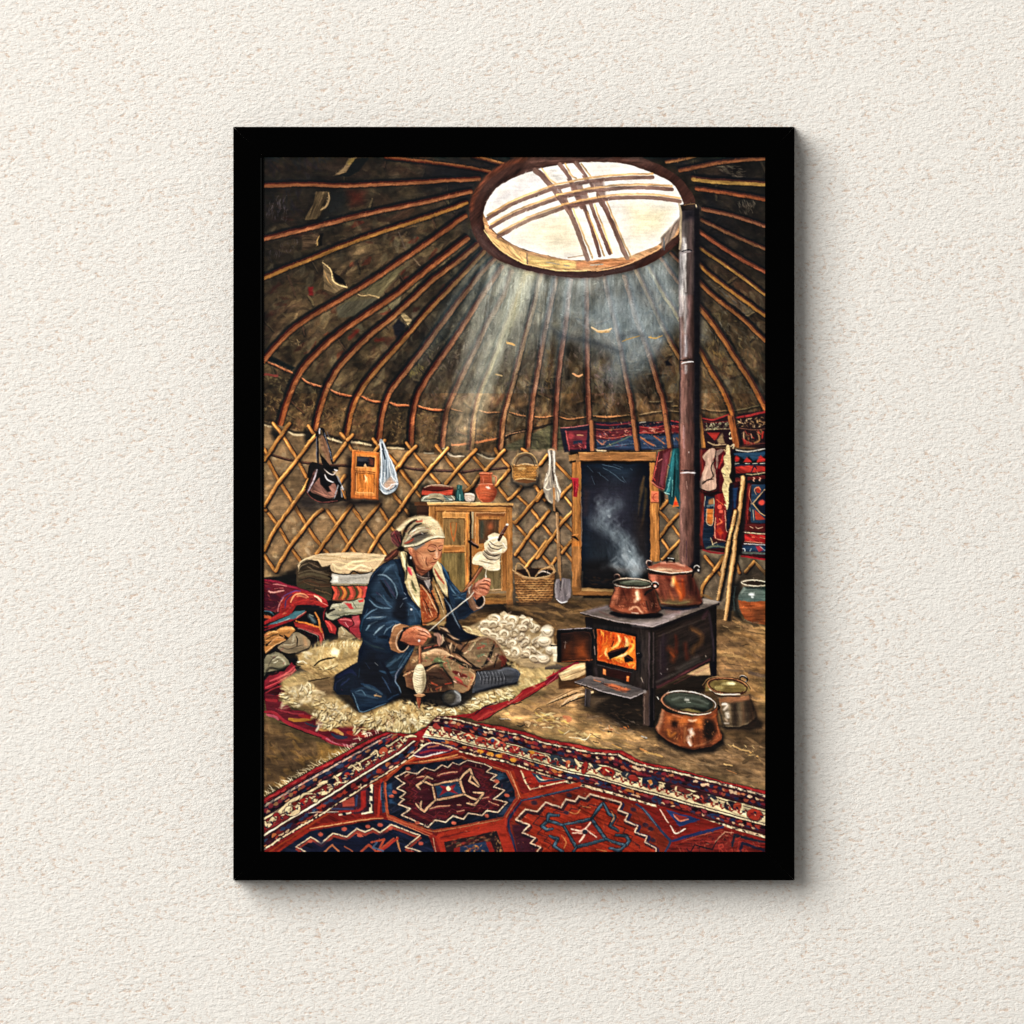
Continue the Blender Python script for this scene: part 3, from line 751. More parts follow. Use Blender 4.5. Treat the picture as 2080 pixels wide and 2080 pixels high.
EL('c05c38', 1130, 610, 90, 60, 0, f=14, a=.8); S('5c2414', 34, '1240,570 1275,640 1220,750', .6, f=5); S('d88a64', 14, '1060,395 1220,392'); S('6a2c1a', 10, '1062,412 1215,412')
S('e0906c', 8, '1040,545 1130,530 1230,540'); EL('f4e0d0', 1168, 582, 26, 12, 20, f=2); S('d07850', 10, '1020,650 1050,730 1090,765', .7); S('a05a38', 20, '1235,425 1275,450 1270,520 1255,545'); S('d09068', 7, '1235,418 1280,445 1275,500'); S('c8745a', 10, '1100,440 1110,520', .7); S('d8845c', 6, '1050,660 1150,650 1250,665', .5)
S('907254', 10, '1045,425 990,510 960,560', .5)
# cabinet
F('8e5c2c', '395,820 1480,820 1490,1932 390,1932', v=.1, d=90)
F('3c2010', '390,815 1500,815 1490,840 395,830'); F('c89a5c', '370,775 1500,785 1505,815 380,812', v=.12); S('e8cc94', 14, '375,782 700,778 1060,780', sm=0); S('7a4e28', 10, '380,818 1500,825', sm=0)
F('a87038', '480,835 1400,840 1400,890 480,890', v=.15); S('d8a060', 8, '480,840 1400,845', .6, sm=0); S('5a3418', 8, '480,895 1400,900', sm=0)
F('a06c38', '400,830 470,830 470,1932 400,1932', v=.15, d=90); S('c89458', 8, '402,835 402,1100', .7, sm=0); S('4e2e14', 8, '478,830 478,1100', sm=0)
F('b07a3e', '500,905 925,905 925,1932 500,1932', v=.14, d=90)
F('9c6430', '1000,910 1400,910 1400,1932 1000,1932', v=.14, d=90)
F('a06a34', '1410,840 1480,840 1490,1932 1410,1932', v=.16, d=90); S('5c381a', 7, '1408,840 1408,1932', sm=0); S('c8905a', 8, '1440,850 1445,1932', .5, sm=0)
F('826238', '580,990 850,990 855,1330 580,1330', v=.15, d=90); S('4a2c14', 14, '575,990 855,990', sm=0); S('4a2c14', 12, '858,990 860,1335', sm=0); S('d89c58', 12, '580,975 870,975', sm=0); S('c87c38', 40, '895,920 900,1400', sm=0, v=.2); S('d8a468', 8, '585,915 920,920', sm=0); S('e0b070', 6, '580,920 580,1330', .7, sm=0)
S('b4561e', 16, '680,1050 690,1180 720,1280', .8); S('b4561e', 14, '755,1050 745,1150 725,1280', .8); S('8c4a1e', 10, '690,1040 760,1050', .7); S('a8783c', 30, '715,1060 715,1200', .5, f=4)
F('a86c34', '590,1345 860,1345 860,1420 590,1420', v=.15); S('e0a868', 8, '590,1348 860,1348', sm=0); S('4a2c14', 14, '590,1432 860,1432', sm=0)
F('77643a', '560,1440 858,1440 860,1932 560,1932', v=.12, d=90); S('5c4c2c', 10, '860,1440 862,1932', sm=0); S('8c7c4c', 40, '640,1460 640,1900', .4, f=6); S('5c4a28', 30, '780,1480 770,1900', .5, f=6)
S('c87a38', 34, '895,1440 900,1932', sm=0, v=.2)
F('180e0a', '930,900 952,900 955,1932 930,1932'); S('9c8c6c', 32, '968,910 965,1240', sm=0, v=.1); S('8a5c30', 34, '968,1300 970,1932', sm=0, v=.15); S('c8a880', 6, '955,905 990,905')
F('7c4a24', '1010,915 1385,915 1385,960 1010,960', v=.1); S('c89868', 10, '1005,912 1395,912', sm=0); S('c89868', 10, '1005,915 1000,1300', sm=0)
F('523a26', '1050,1010 1310,1010 1310,1300 1050,1320', v=.1, d=90); S('38200f', 14, '1045,1005 1320,1005', sm=0); S('b07a44', 10, '1040,990 1330,990', sm=0); S('3a4034', 50, '1090,1040 1090,1230', .8, f=3, v=.2); S('7a3c20', 60, '1200,1050 1190,1200', .7, f=8); EL('b05c34', 1200, 1090, 30, 30, f=5, a=.7); S('c89058', 10, '1045,1010 1040,1330', sm=0); S('a06c38', 14, '1330,960 1330,1300', sm=0)
F('b07c40', '1040,1330 1130,1330 1080,1390 1010,1400'); F('6e5c3a', '1060,1440 1340,1440 1335,1932 960,1932 1050,1600', v=.12, d=90)
S('b88850', 16, '1350,1400 1345,1932', sm=0); S('5c3a1c', 8, '1335,1440 1335,1900', sm=0); S('1a0d08', 34, '925,1285 1030,1365', t=(1, 1)); S('6a4032', 16, '955,1280 1035,1350'); S('b09080', 6, '945,1280 1030,1340'); S('caa070', 10, '1150,1925 1335,1912', sm=0)
# cabinet foot
fk('L')
F('7c5a32', '1540,1060 1800,1060 1800,1110 1540,1160', v=.12); S('4a3018', 8, '1550,1110 1800,1095', sm=0); F('9a6a38', '1800,1000 1880,1000 1885,1270 1800,1270', v=.12, d=90); F('8a6030', '1540,1120 1800,1110 1800,1190 1500,1200', v=.1); F('0e0e10', '1480,1200 1800,1190 1800,1250 1480,1265', f=2); S('c0a080', 8, '1560,1018 1735,1008', sm=0)
# hanging basket
fk('H')
F('0e0e10', '1480,300 1500,500 1620,560 1800,520 1840,420 1830,540 1720,600 1560,600 1460,520', f=8, a=.85)
F('4c4436', '1500,270 1560,150 1680,130 1790,190 1800,280', a=.5, f=4)
F('74502a', '1490,270 1640,290 1815,285 1800,440 1780,500 1680,520 1560,510 1500,480', sm=0, v=.15)
for i in range(9):
    for j in range(9):
        x = 1515+j*34+(i % 2)*16; y = 295+i*21
        if x < 1810-i*3: S('bc843e' if rng.rand() > .4 else '96662e', 13, [(x-14, y), (x+2, y+3), (x+16, y-2)], .85); S('4a2c10', 5, [(x-10, y+10), (x+14, y+9)], .8)
S('5a3820', 40, '1530,490 1650,500 1780,490', .8); S('c8a46c', 12, '1520,480 1640,462 1790,480'); S('d8b07c', 13, '1490,270 1560,290 1650,275 1815,290')
OV('7a5c3a', 22, 1655, 290, 160, 160, 0, 180, 360); OV('b49a6c', 9, 1653, 285, 160, 160, 0, 180, 360); OV('3c2a1c', 14, 1655, 330, 125, 165, 0, 190, 350, a=.8); S('a8804c', 14, '1470,290 1490,350 1490,450', .8); S('a8804c', 12, '1825,300 1815,440', .8)
EL('ffe0a0', 1610, 330, 40, 10, f=6, a=.6)
# floor basket
fk('N')
F('1a120c', '-60,280 90,260 80,480 30,590 -150,600', f=6, a=.7)
fk('H')
F('6c4a28', '1500,1700 1932,1700 1932,1932 1530,1932', v=.12)
fk('Z')
F('6a4626', '968,1075 1048,1070 1042,1130 1030,1148 985,1148 974,1120', v=.12)
F('241610', '972,1076 1005,1072 1046,1076 1040,1086 1000,1092', f=1)
for i in range(13):
    y = 1092+i*4.4
    for j in range(9):
        x = 975+j*8.2+(i % 2)*4+i*.25
        if x < 1043-i*.5: S(('b88850', 'a07040', '8c6034')[rng.randint(3)], 3.2, [(x-3, y), (x, y+1), (x+4, y-.5)], .85, f=.5); S('2c1a0e', 1.3, [(x-3, y+2.4), (x+4, y+2.2)], .8, f=.5)
S('9a744c', 3, '967,1076 980,1086 1000,1092 1030,1090 1048,1078'); S('c8a878', 1.4, '967,1075 980,1084 1000,1090 1030,1088 1048,1076'); S('a88458', 3, '972,1082 975,1064 985,1066 996,1078 1000,1090'); S('a88458', 3, '1010,1088 1020,1076 1040,1070 1046,1080'); S('c8b8a8', 2.4, '1014,1082 1025,1078 1038,1082'); S('a88458', 2.6, '1030,1072 1042,1066 1047,1078')
EL('1c120c', 1008, 1148, 36, 4, f=2, a=.7)
# ---------------------------------------------------------------- wall carpets, door, clothes, stove pipe
fk('F')
F('191420', '10,1240 280,1245 410,1235 410,1240 700,1235 860,1230 860,1500 450,1520 10,1520', v=.08, f=1.5)
F('22304a', '20,1400 300,1400 420,1360 700,1380 860,1360 860,1490 480,1510 20,1510', v=.2, f=3)
F('501c24', '20,1320 200,1330 400,1300 415,1360 250,1420 30,1410', v=.2, f=2); F('6a1e22', '480,1285 720,1290 860,1270 870,1350 700,1350 480,1350', v=.2, f=2)
for s, w, c in (('20,1260 200,1275 400,1250', 14, '6a2028'), ('20,1310 180,1320 400,1300', 10, '8c4438'), ('30,1375 200,1400 400,1370', 8, 'a05448'), ('60,1420 110,1460 150,1430', 12, 'a86c54'), ('150,1480 260,1440 400,1380', 14, '4c5a50'), ('60,1500 200,1480 420,1450', 8, '506078'),
                ('480,1290 600,1300 720,1280', 10, 'b03c3c'), ('480,1350 600,1350 720,1330', 8, 'b04c40'), ('490,1390 560,1440 620,1470', 18, '9a5c3c'), ('620,1380 660,1410 720,1450', 16, '9a5c3c'), ('480,1250 540,1240', 10, 'a8a090'), ('790,1230 870,1245', 14, 'a03030'), ('790,1280 870,1290', 8, 'c86054'), ('640,1250 720,1240', 10, '7c2024'),
                ('480,1400 600,1500 700,1500', 8, '3c4c6c'), ('560,1370 700,1440', 8, '34486c'), ('840,1400 860,1420', 30, '6a4030')):
    S(c, w, s, .9)
D('c8685c d89080 a83c3c', '40,1330 400,1320 400,1390 40,1390', 18, 26, 12, 20, 40, .8); D('c08070 b89888', '500,1300 720,1295 720,1345 500,1345', 12, 30, 10, -20, 40, .8)
fk('E')
F('1b1824', '1340,1310 1420,1290 1640,1270 1640,1530 1380,1540', f=1.5); F('5c2028', '1400,1330 1610,1320 1600,1500 1420,1520', v=.2, f=1.5); S('a04444', 12, '1400,1330 1420,1440 1430,1530'); S('b0605c', 8, '1350,1300 1440,1295 1620,1270'); F('1f2438', '1470,1430 1560,1420 1560,1450 1470,1460', f=1.5)
EL('8c3038', 1450, 1380, 30, 30, f=2); S('b07c60', 14, '1510,1370 1570,1372'); S('b06858', 10, '1520,1470 1550,1490'); D('8c3438 a0484c', '1430,1470 1600,1440 1600,1510 1430,1520', 12, 26, 12, 30, 60, .7); S('cfb490', 20, '1680,1505 1720,1525 1790,1525')
fk('F')
D('b88c64 8c3028 1c2034 c8a078 6c2424 34486c', '20,1250 410,1240 700,1240 860,1235 860,1490 30,1500', 120, 26, 8, 10, 60, .7)
D('c8a078 1a1014 8c2c24', '1100,1210 1380,1200 1400,1470 1100,1480', 50, 24, 8, 10, 80, .6)
# the poles again in front of the band
fk('F')
for s, w in (('8,1240 15,1520', 44), ('418,1230 455,1515', 46), ('730,1180 775,1490', 46)):
    S('100c0c', w*.6, off(s, w*.7, 0), .7, f=1.5); S('4a2c20', w, s, t=(1, 1)); S('8a5636', w*.7, off(s, -w*.1, 0), t=(1, 1), v=.1)
# right side
F('241014', '1075,1200 1200,1210 1360,1180 1400,1190 1420,1480 1080,1500', f=2, v=.1)
F('1e1012', '1440,1160 1710,1130 1710,1510 1460,1480', f=2)
for s, w, c in (('1090,1205 1200,1220 1350,1170', 16, '8c2826'), ('1430,1200 1560,1180 1710,1140', 22, '8c2424'), ('1110,1240 1250,1245 1360,1230', 12, '5c1c1c'), ('1120,1320 1260,1310 1370,1310', 8, '9c8460'), ('1440,1300 1600,1320 1710,1310', 8, '6c4434'),
                ('1150,1440 1220,1470 1330,1460', 12, 'a8906c'), ('1500,1340 1510,1420 1580,1450', 12, 'b4906a'), ('1570,1360 1580,1400', 10, 'd8b890'), ('1640,1350 1650,1420 1600,1450', 16, '8c6440'), ('1690,1340 1680,1400', 26, '9c2820'), ('1490,1480 1600,1460 1710,1450', 10, '4c2420')):
    S(c, w, s, .9)
F('8f2620', '1140,1350 1270,1345 1220,1430', v=.15, f=1); F('7c6448', '1290,1350 1310,1450 1260,1460 1240,1420', f=2); F('8c2420', '1490,1400 1560,1440 1600,1455 1500,1460', f=2)
D('9a9474 7c785a b4ac8c 5c5840', '1120,1255 1370,1240 1375,1305 1130,1325', 70, 20, 9, 30, 90, .8); D('c8aa80 a88458 8c6844 1c1010', '1450,1215 1700,1190 1710,1300 1450,1300', 70, 30, 10, 60, 90, .8); OV('e0c8a0', 12, 1375, 1378, 16, 30, 0, 200, 500)
D('7c5434 5c3c28 a02c24', '1520,1340 1680,1330 1700,1450 1520,1450', 24, 40, 14, 60, 60, .7)
F('8c4c26', '1340,1180 1385,1180 1450,1480 1405,1490', v=.12, d=90); S('100c0c', 26, '1415,1180 1490,1460', .7, f=2); S('b4703a', 12, '1350,1180 1400,1430', .7); F('94602e', '1062,1180 1085,1180 1128,1490 1085,1495', v=.12, d=90)
# big wall carpet
F('3a1014', '1060,1500 1300,1500 1420,1520 1710,1500 1710,1932 1060,1932', v=.1)
fk('J')
F('2c0c10', '640,330 1100,330 1200,370 1508,350 1508,1785 1200,1720 700,1650 640,1650', v=.1)
F('0c0d12', '1080,340 1508,330 1508,800 1400,800 1250,760 1080,760 1060,560', f=2)
F('1c3a58', '1100,390 1508,365 1508,420 1420,470 1350,480 1300,430 1240,470 1150,420 1100,420', v=.15, f=1.5)
S('9c9890', 18, '1130,350 1280,368 1400,350 1508,330'); EL('a02420', 1135, 465, 40, 34, f=1.5); F('9c2420', '1220,510 1270,440 1340,500'); F('9c2420', '1400,490 1450,415 1508,470 1508,500 1400,510')
for a in (1110, 1250, 1350, 1440): S('d8d0c0', 9, [(a, 526), (a+60, 522)])
F('141a30', '1100,540 1508,535 1508,550 1100,560'); F('84201a', '1120,570 1300,550 1508,560 1508,640 1130,655', v=.22, f=1.5, d=22); S('101020', 16, '1330,640 1370,560 1400,600'); S('a8906c', 12, '1260,665 1350,670 1508,650'); S('5c1414', 60, '1120,740 1508,700', .8)
for x in (1355, 1435): S('d09880', 12, [(x, 710), (x+18, 720), (x, 740), (x+12, 755)])
S('5c1614', 50, '1290,800 1270,1300', .9, v=.2); S('7a2420', 20, '1300,820 1280,1260')
F('1c3048', '1330,800 1508,795 1508,1310 1320,1300', v=.12); S('c8805a', 8, '1320,810 1300,950 1340,1050', .8); F('8c2c20', '1390,840 1440,830 1450,900 1400,900', sm=1); S('d89468', 8, '1390,930 1370,860 1420,830 1455,870')
F('0e1424', '1350,1050 1508,860 1508,1210 1440,1170'); S('d8aa70', 10, '1508,860 1420,960 1350,1050 1440,1170 1508,1210', sm=0); EL('b03c30', 1460, 1035, 40, 34, f=1.5); F('943020', '1370,1130 1480,1220 1508,1260 1380,1260'); S('c0b090', 9, '1350,1130 1360,1270'); S('5c9090', 14, '1310,1100 1315,1150', .8)
F('4c1414', '1240,1320 1508,1320 1508,1420 1240,1410'); S('d0b090', 8, '1310,1350 1350,1370'); S('d0b090', 8, '1390,1355 1420,1375 1480,1360'); S('e8d0a8', 12, '1235,1425 1350,1440 1508,1445')
F('941c1c', '1240,1450 1508,1455 1508,1565 1240,1540', v=.25, d=22); S('e06c50', 14, '1340,1490 1370,1495'); S('e8b080', 9, '1440,1490 1508,1510'); S('d8886c', 10, '1240,1545 1400,1560 1508,1575')
for i in range(10): S('d8dce0', 12, [(1235+i*28, 1572+i*2.2), (1255+i*28, 1576+i*2.2)])
F('162a48', '1200,1590 1508,1605 1508,1680 1220,1670', v=.2); F('8c2430', '1390,1610 1440,1600 1480,1660 1420,1680'); S('d8dcd8', 9, '1210,1640 1245,1640 1245,1680'); S('d8dcd8', 9, '1330,1640 1310,1665'); S('e0d8d0', 8, '1440,1610 1508,1670'); F('4c5450', '1160,1670 1508,1690 1508,1715 1180,1700'); S('8c1c22', 26, '1200,1735 1350,1755 1508,1780')
# its left half
F('802820', '650,330 700,350 700,900 720,1100 690,1600 650,1600', v=.25, d=90, f=1.5); F('4c1418', '690,340 1000,340 1000,900 720,900'); F('101d30', '720,950 840,960 840,1450 800,1560 990,1560 990,1620 720,1640 690,1500', v=.2, f=1.5)
F('a85c24', '755,1110 830,1120 825,1300 790,1330 740,1290', v=.15); S('e0b888', 8, '750,1120 740,1290 790,1335 825,1290 832,1120'); F('8c5c38', '770,1000 830,980 830,1060 770,1060', f=2); S('d8c8a0', 9, '830,985 838,1110'); S('5c6468', 40, '760,1080 830,1070', .8); S('d0c0a0', 8, '725,960 715,1080')
F('6c1616', '850,940 990,900 1000,1130 990,1400 1020,1420 990,1540 840,1500', v=.25, d=90); EL('b84838', 915, 1095, 30, 30); EL('b84838', 932, 1155, 28, 28); F('b4341c', '870,1400 910,1360 960,1430 920,1480', f=1.5); S('c85a38', 22, '880,1330 940,1290 910,1250'); S('c85a38', 16, '870,1000 960,1070'); S('d8a888', 8, '860,1230 850,1400 870,1500 990,1540'); S('d8a888', 8, '985,1140 1000,1390 1020,1420')
S('b8a078', 14, '800,1500 830,1590'); S('c8b490', 12, '820,1580 880,1550'); S('5c6048', 24, '740,1630 860,1600 990,1625', .8); S('7c2024', 24, '690,1655 840,1690 970,1700')
F('10192c', '1000,820 1100,800 1080,1120 1030,1400 1010,1400', f=2); F('142e54', '1085,850 1150,840 1120,1110 1095,1120', f=1.5, v=.15); F('08090d', '1040,400 1110,420 1120,760 1050,760', f=3); F('160f10', '1170,760 1260,760 1240,1300 1200,1720 1130,1720', f=4); F('5c2420', '1120,750 1180,735 1180,760 1120,770')
F('0b0a0c', '1020,1450 1160,1400 1200,1700 980,1720', f=4, a=.8)
# shoe / grey garment
F('0c080a', '650,860 760,930 880,880 900,560 900,900 800,960 680,900', f=4, a=.8)
F('a88878', '780,330 850,330 865,400 830,490 860,650 870,830 800,890 700,870 645,830 690,640 730,520 690,450 700,410', sm=1, v=.12, d=100)
F('7c6258', '860,360 940,330 980,345 900,420 890,560 870,600', sm=0, v=.1); S('14100f', 14, '870,350 850,470 800,580 830,700 690,770'); S('2a1c1a', 20, '690,790 760,740 830,730', 1); S('d0b098', 12, '740,790 790,765'); S('c8a890', 10, '700,450 730,400 790,350', .8); S('d0b4a0', 12, '760,560 720,680 700,760', .6, f=2); S('6c5248', 18, '830,500 850,700', .7, f=2); S('0d0a0a', 12, '650,845 700,870 780,895 870,850')
F('962c28', '900,560 950,420 970,400 960,480 900,600', v=.1)
# wool rope
F('0c0a0a', '1060,450 1090,560 1080,900 1050,1100 1030,1120', f=4, a=.7)
F('b8a478', '1000,290 1040,290 1060,450 1065,600 1040,700 1080,770 1040,800 1030,1050 1005,1130 985,1000 945,860 970,740 935,620 975,550 965,450 995,400', sm=1, v=.12)
for i in range(60):
    y = 300+rng.rand()*790; x = 1005+rng.uniform(-28, 34)
    S(('e4d4a4', 'd0bc88', '8a7850')[rng.randint(3)], 14, [(x-8, y), (x+6, y+12)], .8)
S('b8a888', 22, '1060,300 1100,280 1090,330', .9); S('1c1a18', 10, '950,650 990,680')
# leaning poles
for s, w in (('1218,710 1200,900 1170,1180 1120,1480 1060,1932', 54), ('1120,1150 1090,1300 1030,1550 950,1932', 46)):
    S('0e0a08', w*.8, off(s, w*.7, 10), .8, f=2, t=(1, 1)); S('8c6438', w, s, t=(1, 1)); S('c49a64', w*.6, off(s, -w*.1, 0), t=(1, 1), v=.15); S('e0bc84', w*.2, off(s, -w*.2, 0), .7, t=(1, 1))
S('caa474', 40, '1215,705 1222,735'); S('5c3c20', 8, '1165,1030 1175,1030'); S('5a3c20', 6, '1100,1530 1130,1525')
# door opening with night outside
fk('I')
F('070a12', '580,500 1480,500 1490,1932 580,1932', v=.03)
F('122233', '680,540 1300,530 1200,760 1000,740 850,600', f=16, a=.8, v=.1); F('0d1826', '600,600 700,700 700,1700 600,1700', f=20, a=.7); F('241a2c', '650,800 1250,800 1250,1500 700,1300', f=50, a=.55)
F('2a1a1c', '620,830 680,900 650,1200 610,1200', f=10, a=.8); F('3a2c1c', '1400,690 1420,700 1400,840 1360,1000 1330,1200 1340,1000 1350,830', f=3); F('2c2216', '1410,830 1445,850 1440,1050 1400,1300 1350,1400 1390,1200', f=3); F('1c100c', '1300,1200 1480,1300 1480,1932 1400,1932 1290,1500', f=20, a=.7); F('2a1a10', '650,1932 900,1880 1480,1910 1480,1932', f=10)
for s, w in (('860,540 1000,570 1100,600', 8), ('870,580 1000,660 1150,780', 6), ('1010,540 1130,580', 5), ('800,640 940,750', 4), ('660,560 740,640', 4), ('720,690 760,800', 4), ('1230,590 1250,610', 6), ('1120,700 1170,775', 6)):
    S('5a7890', w, s, .7)
for s, w, a in (('1260,1900 1200,1700 1100,1500 900,1380 780,1280 880,1200 1000,1100 1060,1050', 130, .22), ('1180,1700 1120,1500 920,1400 850,1300', 90, .2), ('800,1330 950,1200 1050,1100', 100, .16), ('1280,1850 1240,1600 1150,1440', 90, .22), ('900,960 850,1100 750,1300', 120, .10), ('1060,1000 1120,1080', 90, .08), ('1300,1700 1360,1800 1340,1900', 80, .16), ('1000,1800 1150,1860 1300,1900', 90, .2), ('900,1900 1000,1860', 70, .15)):
    S('9ab0be', w, s, a*1.3, f=12, t=(.5, .5), v=.15)
F('5c7484', '700,1900 800,1500 700,1200 850,900 1050,800 1200,1000 1150,1300 1350,1600 1400,1900', .28, 60, v=.12, d=90)
for i in range(70):
    t = rng.rand(); x = 1270-420*t+rng.uniform(-130, 120)*(1-.4*t); y = 1880-800*t+rng.uniform(-50, 50)
    S('a4b8c6', rng.uniform(8, 26), [(x, y), (x+rng.uniform(-60, 30), y-50), (x+rng.uniform(-40, 60), y-110)], rng.uniform(.08, .26), f=4, t=(.2, 1, .2))
for s in ('1120,1720 1160,1800 1170,1850', '1180,1600 1230,1700', '970,1800 1040,1750', '1250,1780 1210,1860 1180,1900', '940,1210 960,1225', '1060,1900 1000,1860 1060,1810'):
    S('c8d8e4', 9, s, .45, f=3, t=(.3, 1, .3))
# door frame
F('0e0907', '430,370 560,370 1570,370 1560,520 600,530 440,520', f=3)
F('8a5c34', '545,378 1565,375 1560,490 560,490', v=.14); S('b88850', 12, '560,385 1560,380', .7, sm=0); S('5c3a1e', 5, '600,430 1000,425 1500,440', .7); S('5c3a1e', 5, '650,465 1200,455', .6); S('46280f', 9, '560,488 1560,488', sm=0); F('8a6238', '420,420 520,400 530,480 420,490', v=.12)
F('8c5a2c', '465,510 580,500 580,1200 585,1932 460,1932', v=.14, d=90); F('7a5430', '520,400 535,395 575,500 515,510'); S('c08440', 30, '510,960 515,1932', .6, sm=0, f=2); S('4a2a12', 10, '465,510 468,1932', sm=0); S('b49070', 8, '578,900 590,1300 582,1932', .7); F('b0682a', '470,1540 580,1540 580,1932 470,1932', f=3, a=.7, v=.2, d=90); S('160c08', 26, '470,1480 510,1500 545,1530'); S('c87c3c', 14, '470,1470 540,1455')
F('8e1a24', '455,710 545,715 550,740 530,960 485,960 470,760', v=.15, d=90); S('c03844', 14, '520,800 510,900'); S('5a0e14', 14, '495,760 490,950'); S('a83038', 14, '460,715 540,725')
F('9c6430', '1480,510 1540,510 1600,900 1605,1810 1490,1810', v=.16, d=90); S('d09850', 14, '1515,1060 1520,1200', .8); S('c88a48', 20, '1560,1060 1560,1800', .6, f=2, sm=0); S('3a2010', 10, '1605,900 1608,1800', sm=0); S('b88448', 12, '1490,510 1490,760', .8, sm=0); F('c86a48', '1500,880 1600,890 1600,1030 1495,1030', v=.1); OV('8c2c20', 9, 1565, 965, 38, 50, 0, 90, 300); S('3a1414', 10, '1495,1030 1600,1038')
F('100c0c', '1610,880 1680,900 1680,1000 1620,1100', f=4)
# hanging clothes beside the door
F('4a1a1e', '1590,370 1760,315 1750,400 1700,660 1680,850 1640,880 1510,760 1540,560', v=.14, d=100); F('68303a', '1660,400 1740,350 1690,650 1660,830 1600,800 1630,600', v=.1, d=100, f=2)
for s, w, c in (('1600,380 1560,560 1520,740', 9, 'c85c4c'), ('1640,470 1590,500', 12, 'd88c7c'), ('1500,765 1560,810 1660,860', 12, 'c86a64'), ('1520,800 1640,870', 10, '6c1c20'), ('1630,560 1600,800', 10, '1e0a10'), ('1540,720 1550,750', 14, 'c8402c')):
    S(c, w, s, .85)
D('b8483c d06c58 8c2c2c', '1560,400 1600,420 1550,740 1520,730', 26, 18, 8, 90, 60, .8)
F('0c3e46', '1780,330 1850,315 1880,360 1880,1130 1800,1080 1730,1050 1720,940 1670,900 1720,640', v=.15, d=90); F('16606a', '1780,360 1810,340 1800,600 1750,900 1700,920 1740,640', v=.15, d=90, f=2); S('5cb0b0', 10, '1750,700 1720,850 1690,920'); S('6cc0c0', 8, '1780,740 1770,960'); S('062428', 18, '1810,560 1800,800 1790,960'); S('2c8088', 14, '1830,400 1845,600', .7, f=2); F('c86c30', '1815,950 1865,1090 1780,1095'); EL('d8341c', 1820, 1045, 24, 24, f=3); S('b0e0d8', 10, '1675,905 1700,920 1740,930')
# white towel on the left of the door
F('17140f', '90,860 250,1100 280,1180 240,1200 150,1100', f=6, a=.6); F('0f0c0a', '240,1080 330,1200 240,1170', f=3)
F('8c8276', '150,345 230,340 250,420 245,620 280,760 320,880 290,1030 240,1000 200,1050 130,1000 110,930 90,860 110,700 150,600 160,480', sm=1, v=.12, d=90)
for s, w, c in (('165,360 175,480 165,640 120,740', 22, 'd8d0c0'), ('225,360 235,500 230,640', 18, 'e8e0d0'), ('195,350 205,560 215,740', 12, '2c221e'), ('240,680 270,800 310,900', 20, 'd8cebc'), ('130,660 150,740 110,840', 20, 'cfc4b0'), ('100,840 140,870 190,850', 14, 'e8dcc4'), ('170,700 190,820', 16, 'b4a894'), ('220,800 240,900 250,1000', 16, 'b8a488'), ('130,930 150,1000 190,1030', 18, 'c4b69c'), ('270,900 290,1000', 18, 'd0c4ac'), ('215,640 225,760', 10, '3c2e28'), ('190,900 215,1000', 14, '948468'), ('160,350 200,340 235,350', 10, 'd0a070'), ('245,760 255,880', 8, '5c4c40')):
    S(c, w, s, .9)
F('9a7048', '210,830 240,840 245,1160 220,1140', v=.1)
# shovel
S('1c120c', 30, '280,1200 320,1932', .7, f=2, t=(1, 1)); S('8c6844', 38, '265,1180 285,1500 305,1932', t=(1, 1)); S('b8946c', 14, '258,1190 275,1500 292,1932', .8, t=(1, 1))
# stove pipe
fk('C')
F('171220', '690,850 830,830 865,860 862,1932 670,1932', v=.05, d=90)
fk('F')
F('120f16', '870,0 1062,0 1062,1932 870,1932', v=.04, d=90)
fk('J')
F('110e14', '400,0 650,0 640,1932 400,1932', v=.04, d=90)
CP = ('C', '685,850 830,850 820,1932 672,1932'), ('F', '872,0 1010,0 1020,800 1000,1932 880,1932 880,600'), ('J', '400,0 585,0 575,1800 500,1900 390,1820')
for (k, s), (c1, c2, g) in zip(CP, (('6c6260', '1c1818', '690,900 830,900'), ('74564e', '2a1c1a', '900,0 1010,0'), ('745048', '2c1a18', '430,0 590,0'))):
    fk(k); F(c1, s, 1, f=3, v=.12, d=90, g=(c2, g))
fk('C'); F('2a201e', '690,850 830,835 850,860 850,900 700,910'); F('13111a', '705,900 830,890 830,1010 715,1000', f=8, a=.8); S('a0764a', 8, '720,855 830,840'); S('cfc0a0', 14, '840,850 850,900 850,960')
S('b0a084', 22, '672,840 690,900 690,1080 680,1280', .9, v=.2, f=1.2); S('cccdd4', 34, '725,1190 720,1400 705,1600 700,1932', .85, f=4, v=.3); S('e8e8ec', 14, '740,1240 735,1500 740,1700', .8, f=2); S('7c6060', 36, '790,1000 785,1400 780,1932', .5, f=6); S('9ca0a8', 26, '690,1320 682,1932', .7, f=3); S('8c8488', 14, '690,1320 720,1320 800,1300'); S('16141a', 14, '700,1310 760,1290 800,1300')
fk('F'); S('c4ccd4', 30, '925,0 930,200 930,360', .8, f=5, v=.2); S('b8c0d0', 26, '930,400 935,500 930,590', .8, f=4, v=.2); S('a09aa0', 18, '885,0 885,400 890,620', .6, f=3); S('9c7c80', 20, '965,20 960,400 980,590', .5, f=5); S('e4e4e8', 12, '895,670 930,655 1005,650'); S('1c1416', 14, '885,640 950,630 1000,625'); S('c8d0dc', 18, '935,690 930,760', .8, f=3); S('94655c', 34, '910,760 905,1200 900,1700', .6, f=6, v=.15); S('4c2c28', 24, '985,760 960,1100 980,1250', .6, f=5); S('d8d8e0', 14, '885,1745 960,1738 1040,1745'); S('241c20', 12, '890,1720 950,1720 1040,1722'); S('b0888c', 10, '920,1300 915,1500', .7, f=2); S('e8dcdc', 8, '962,1535 963,1545')
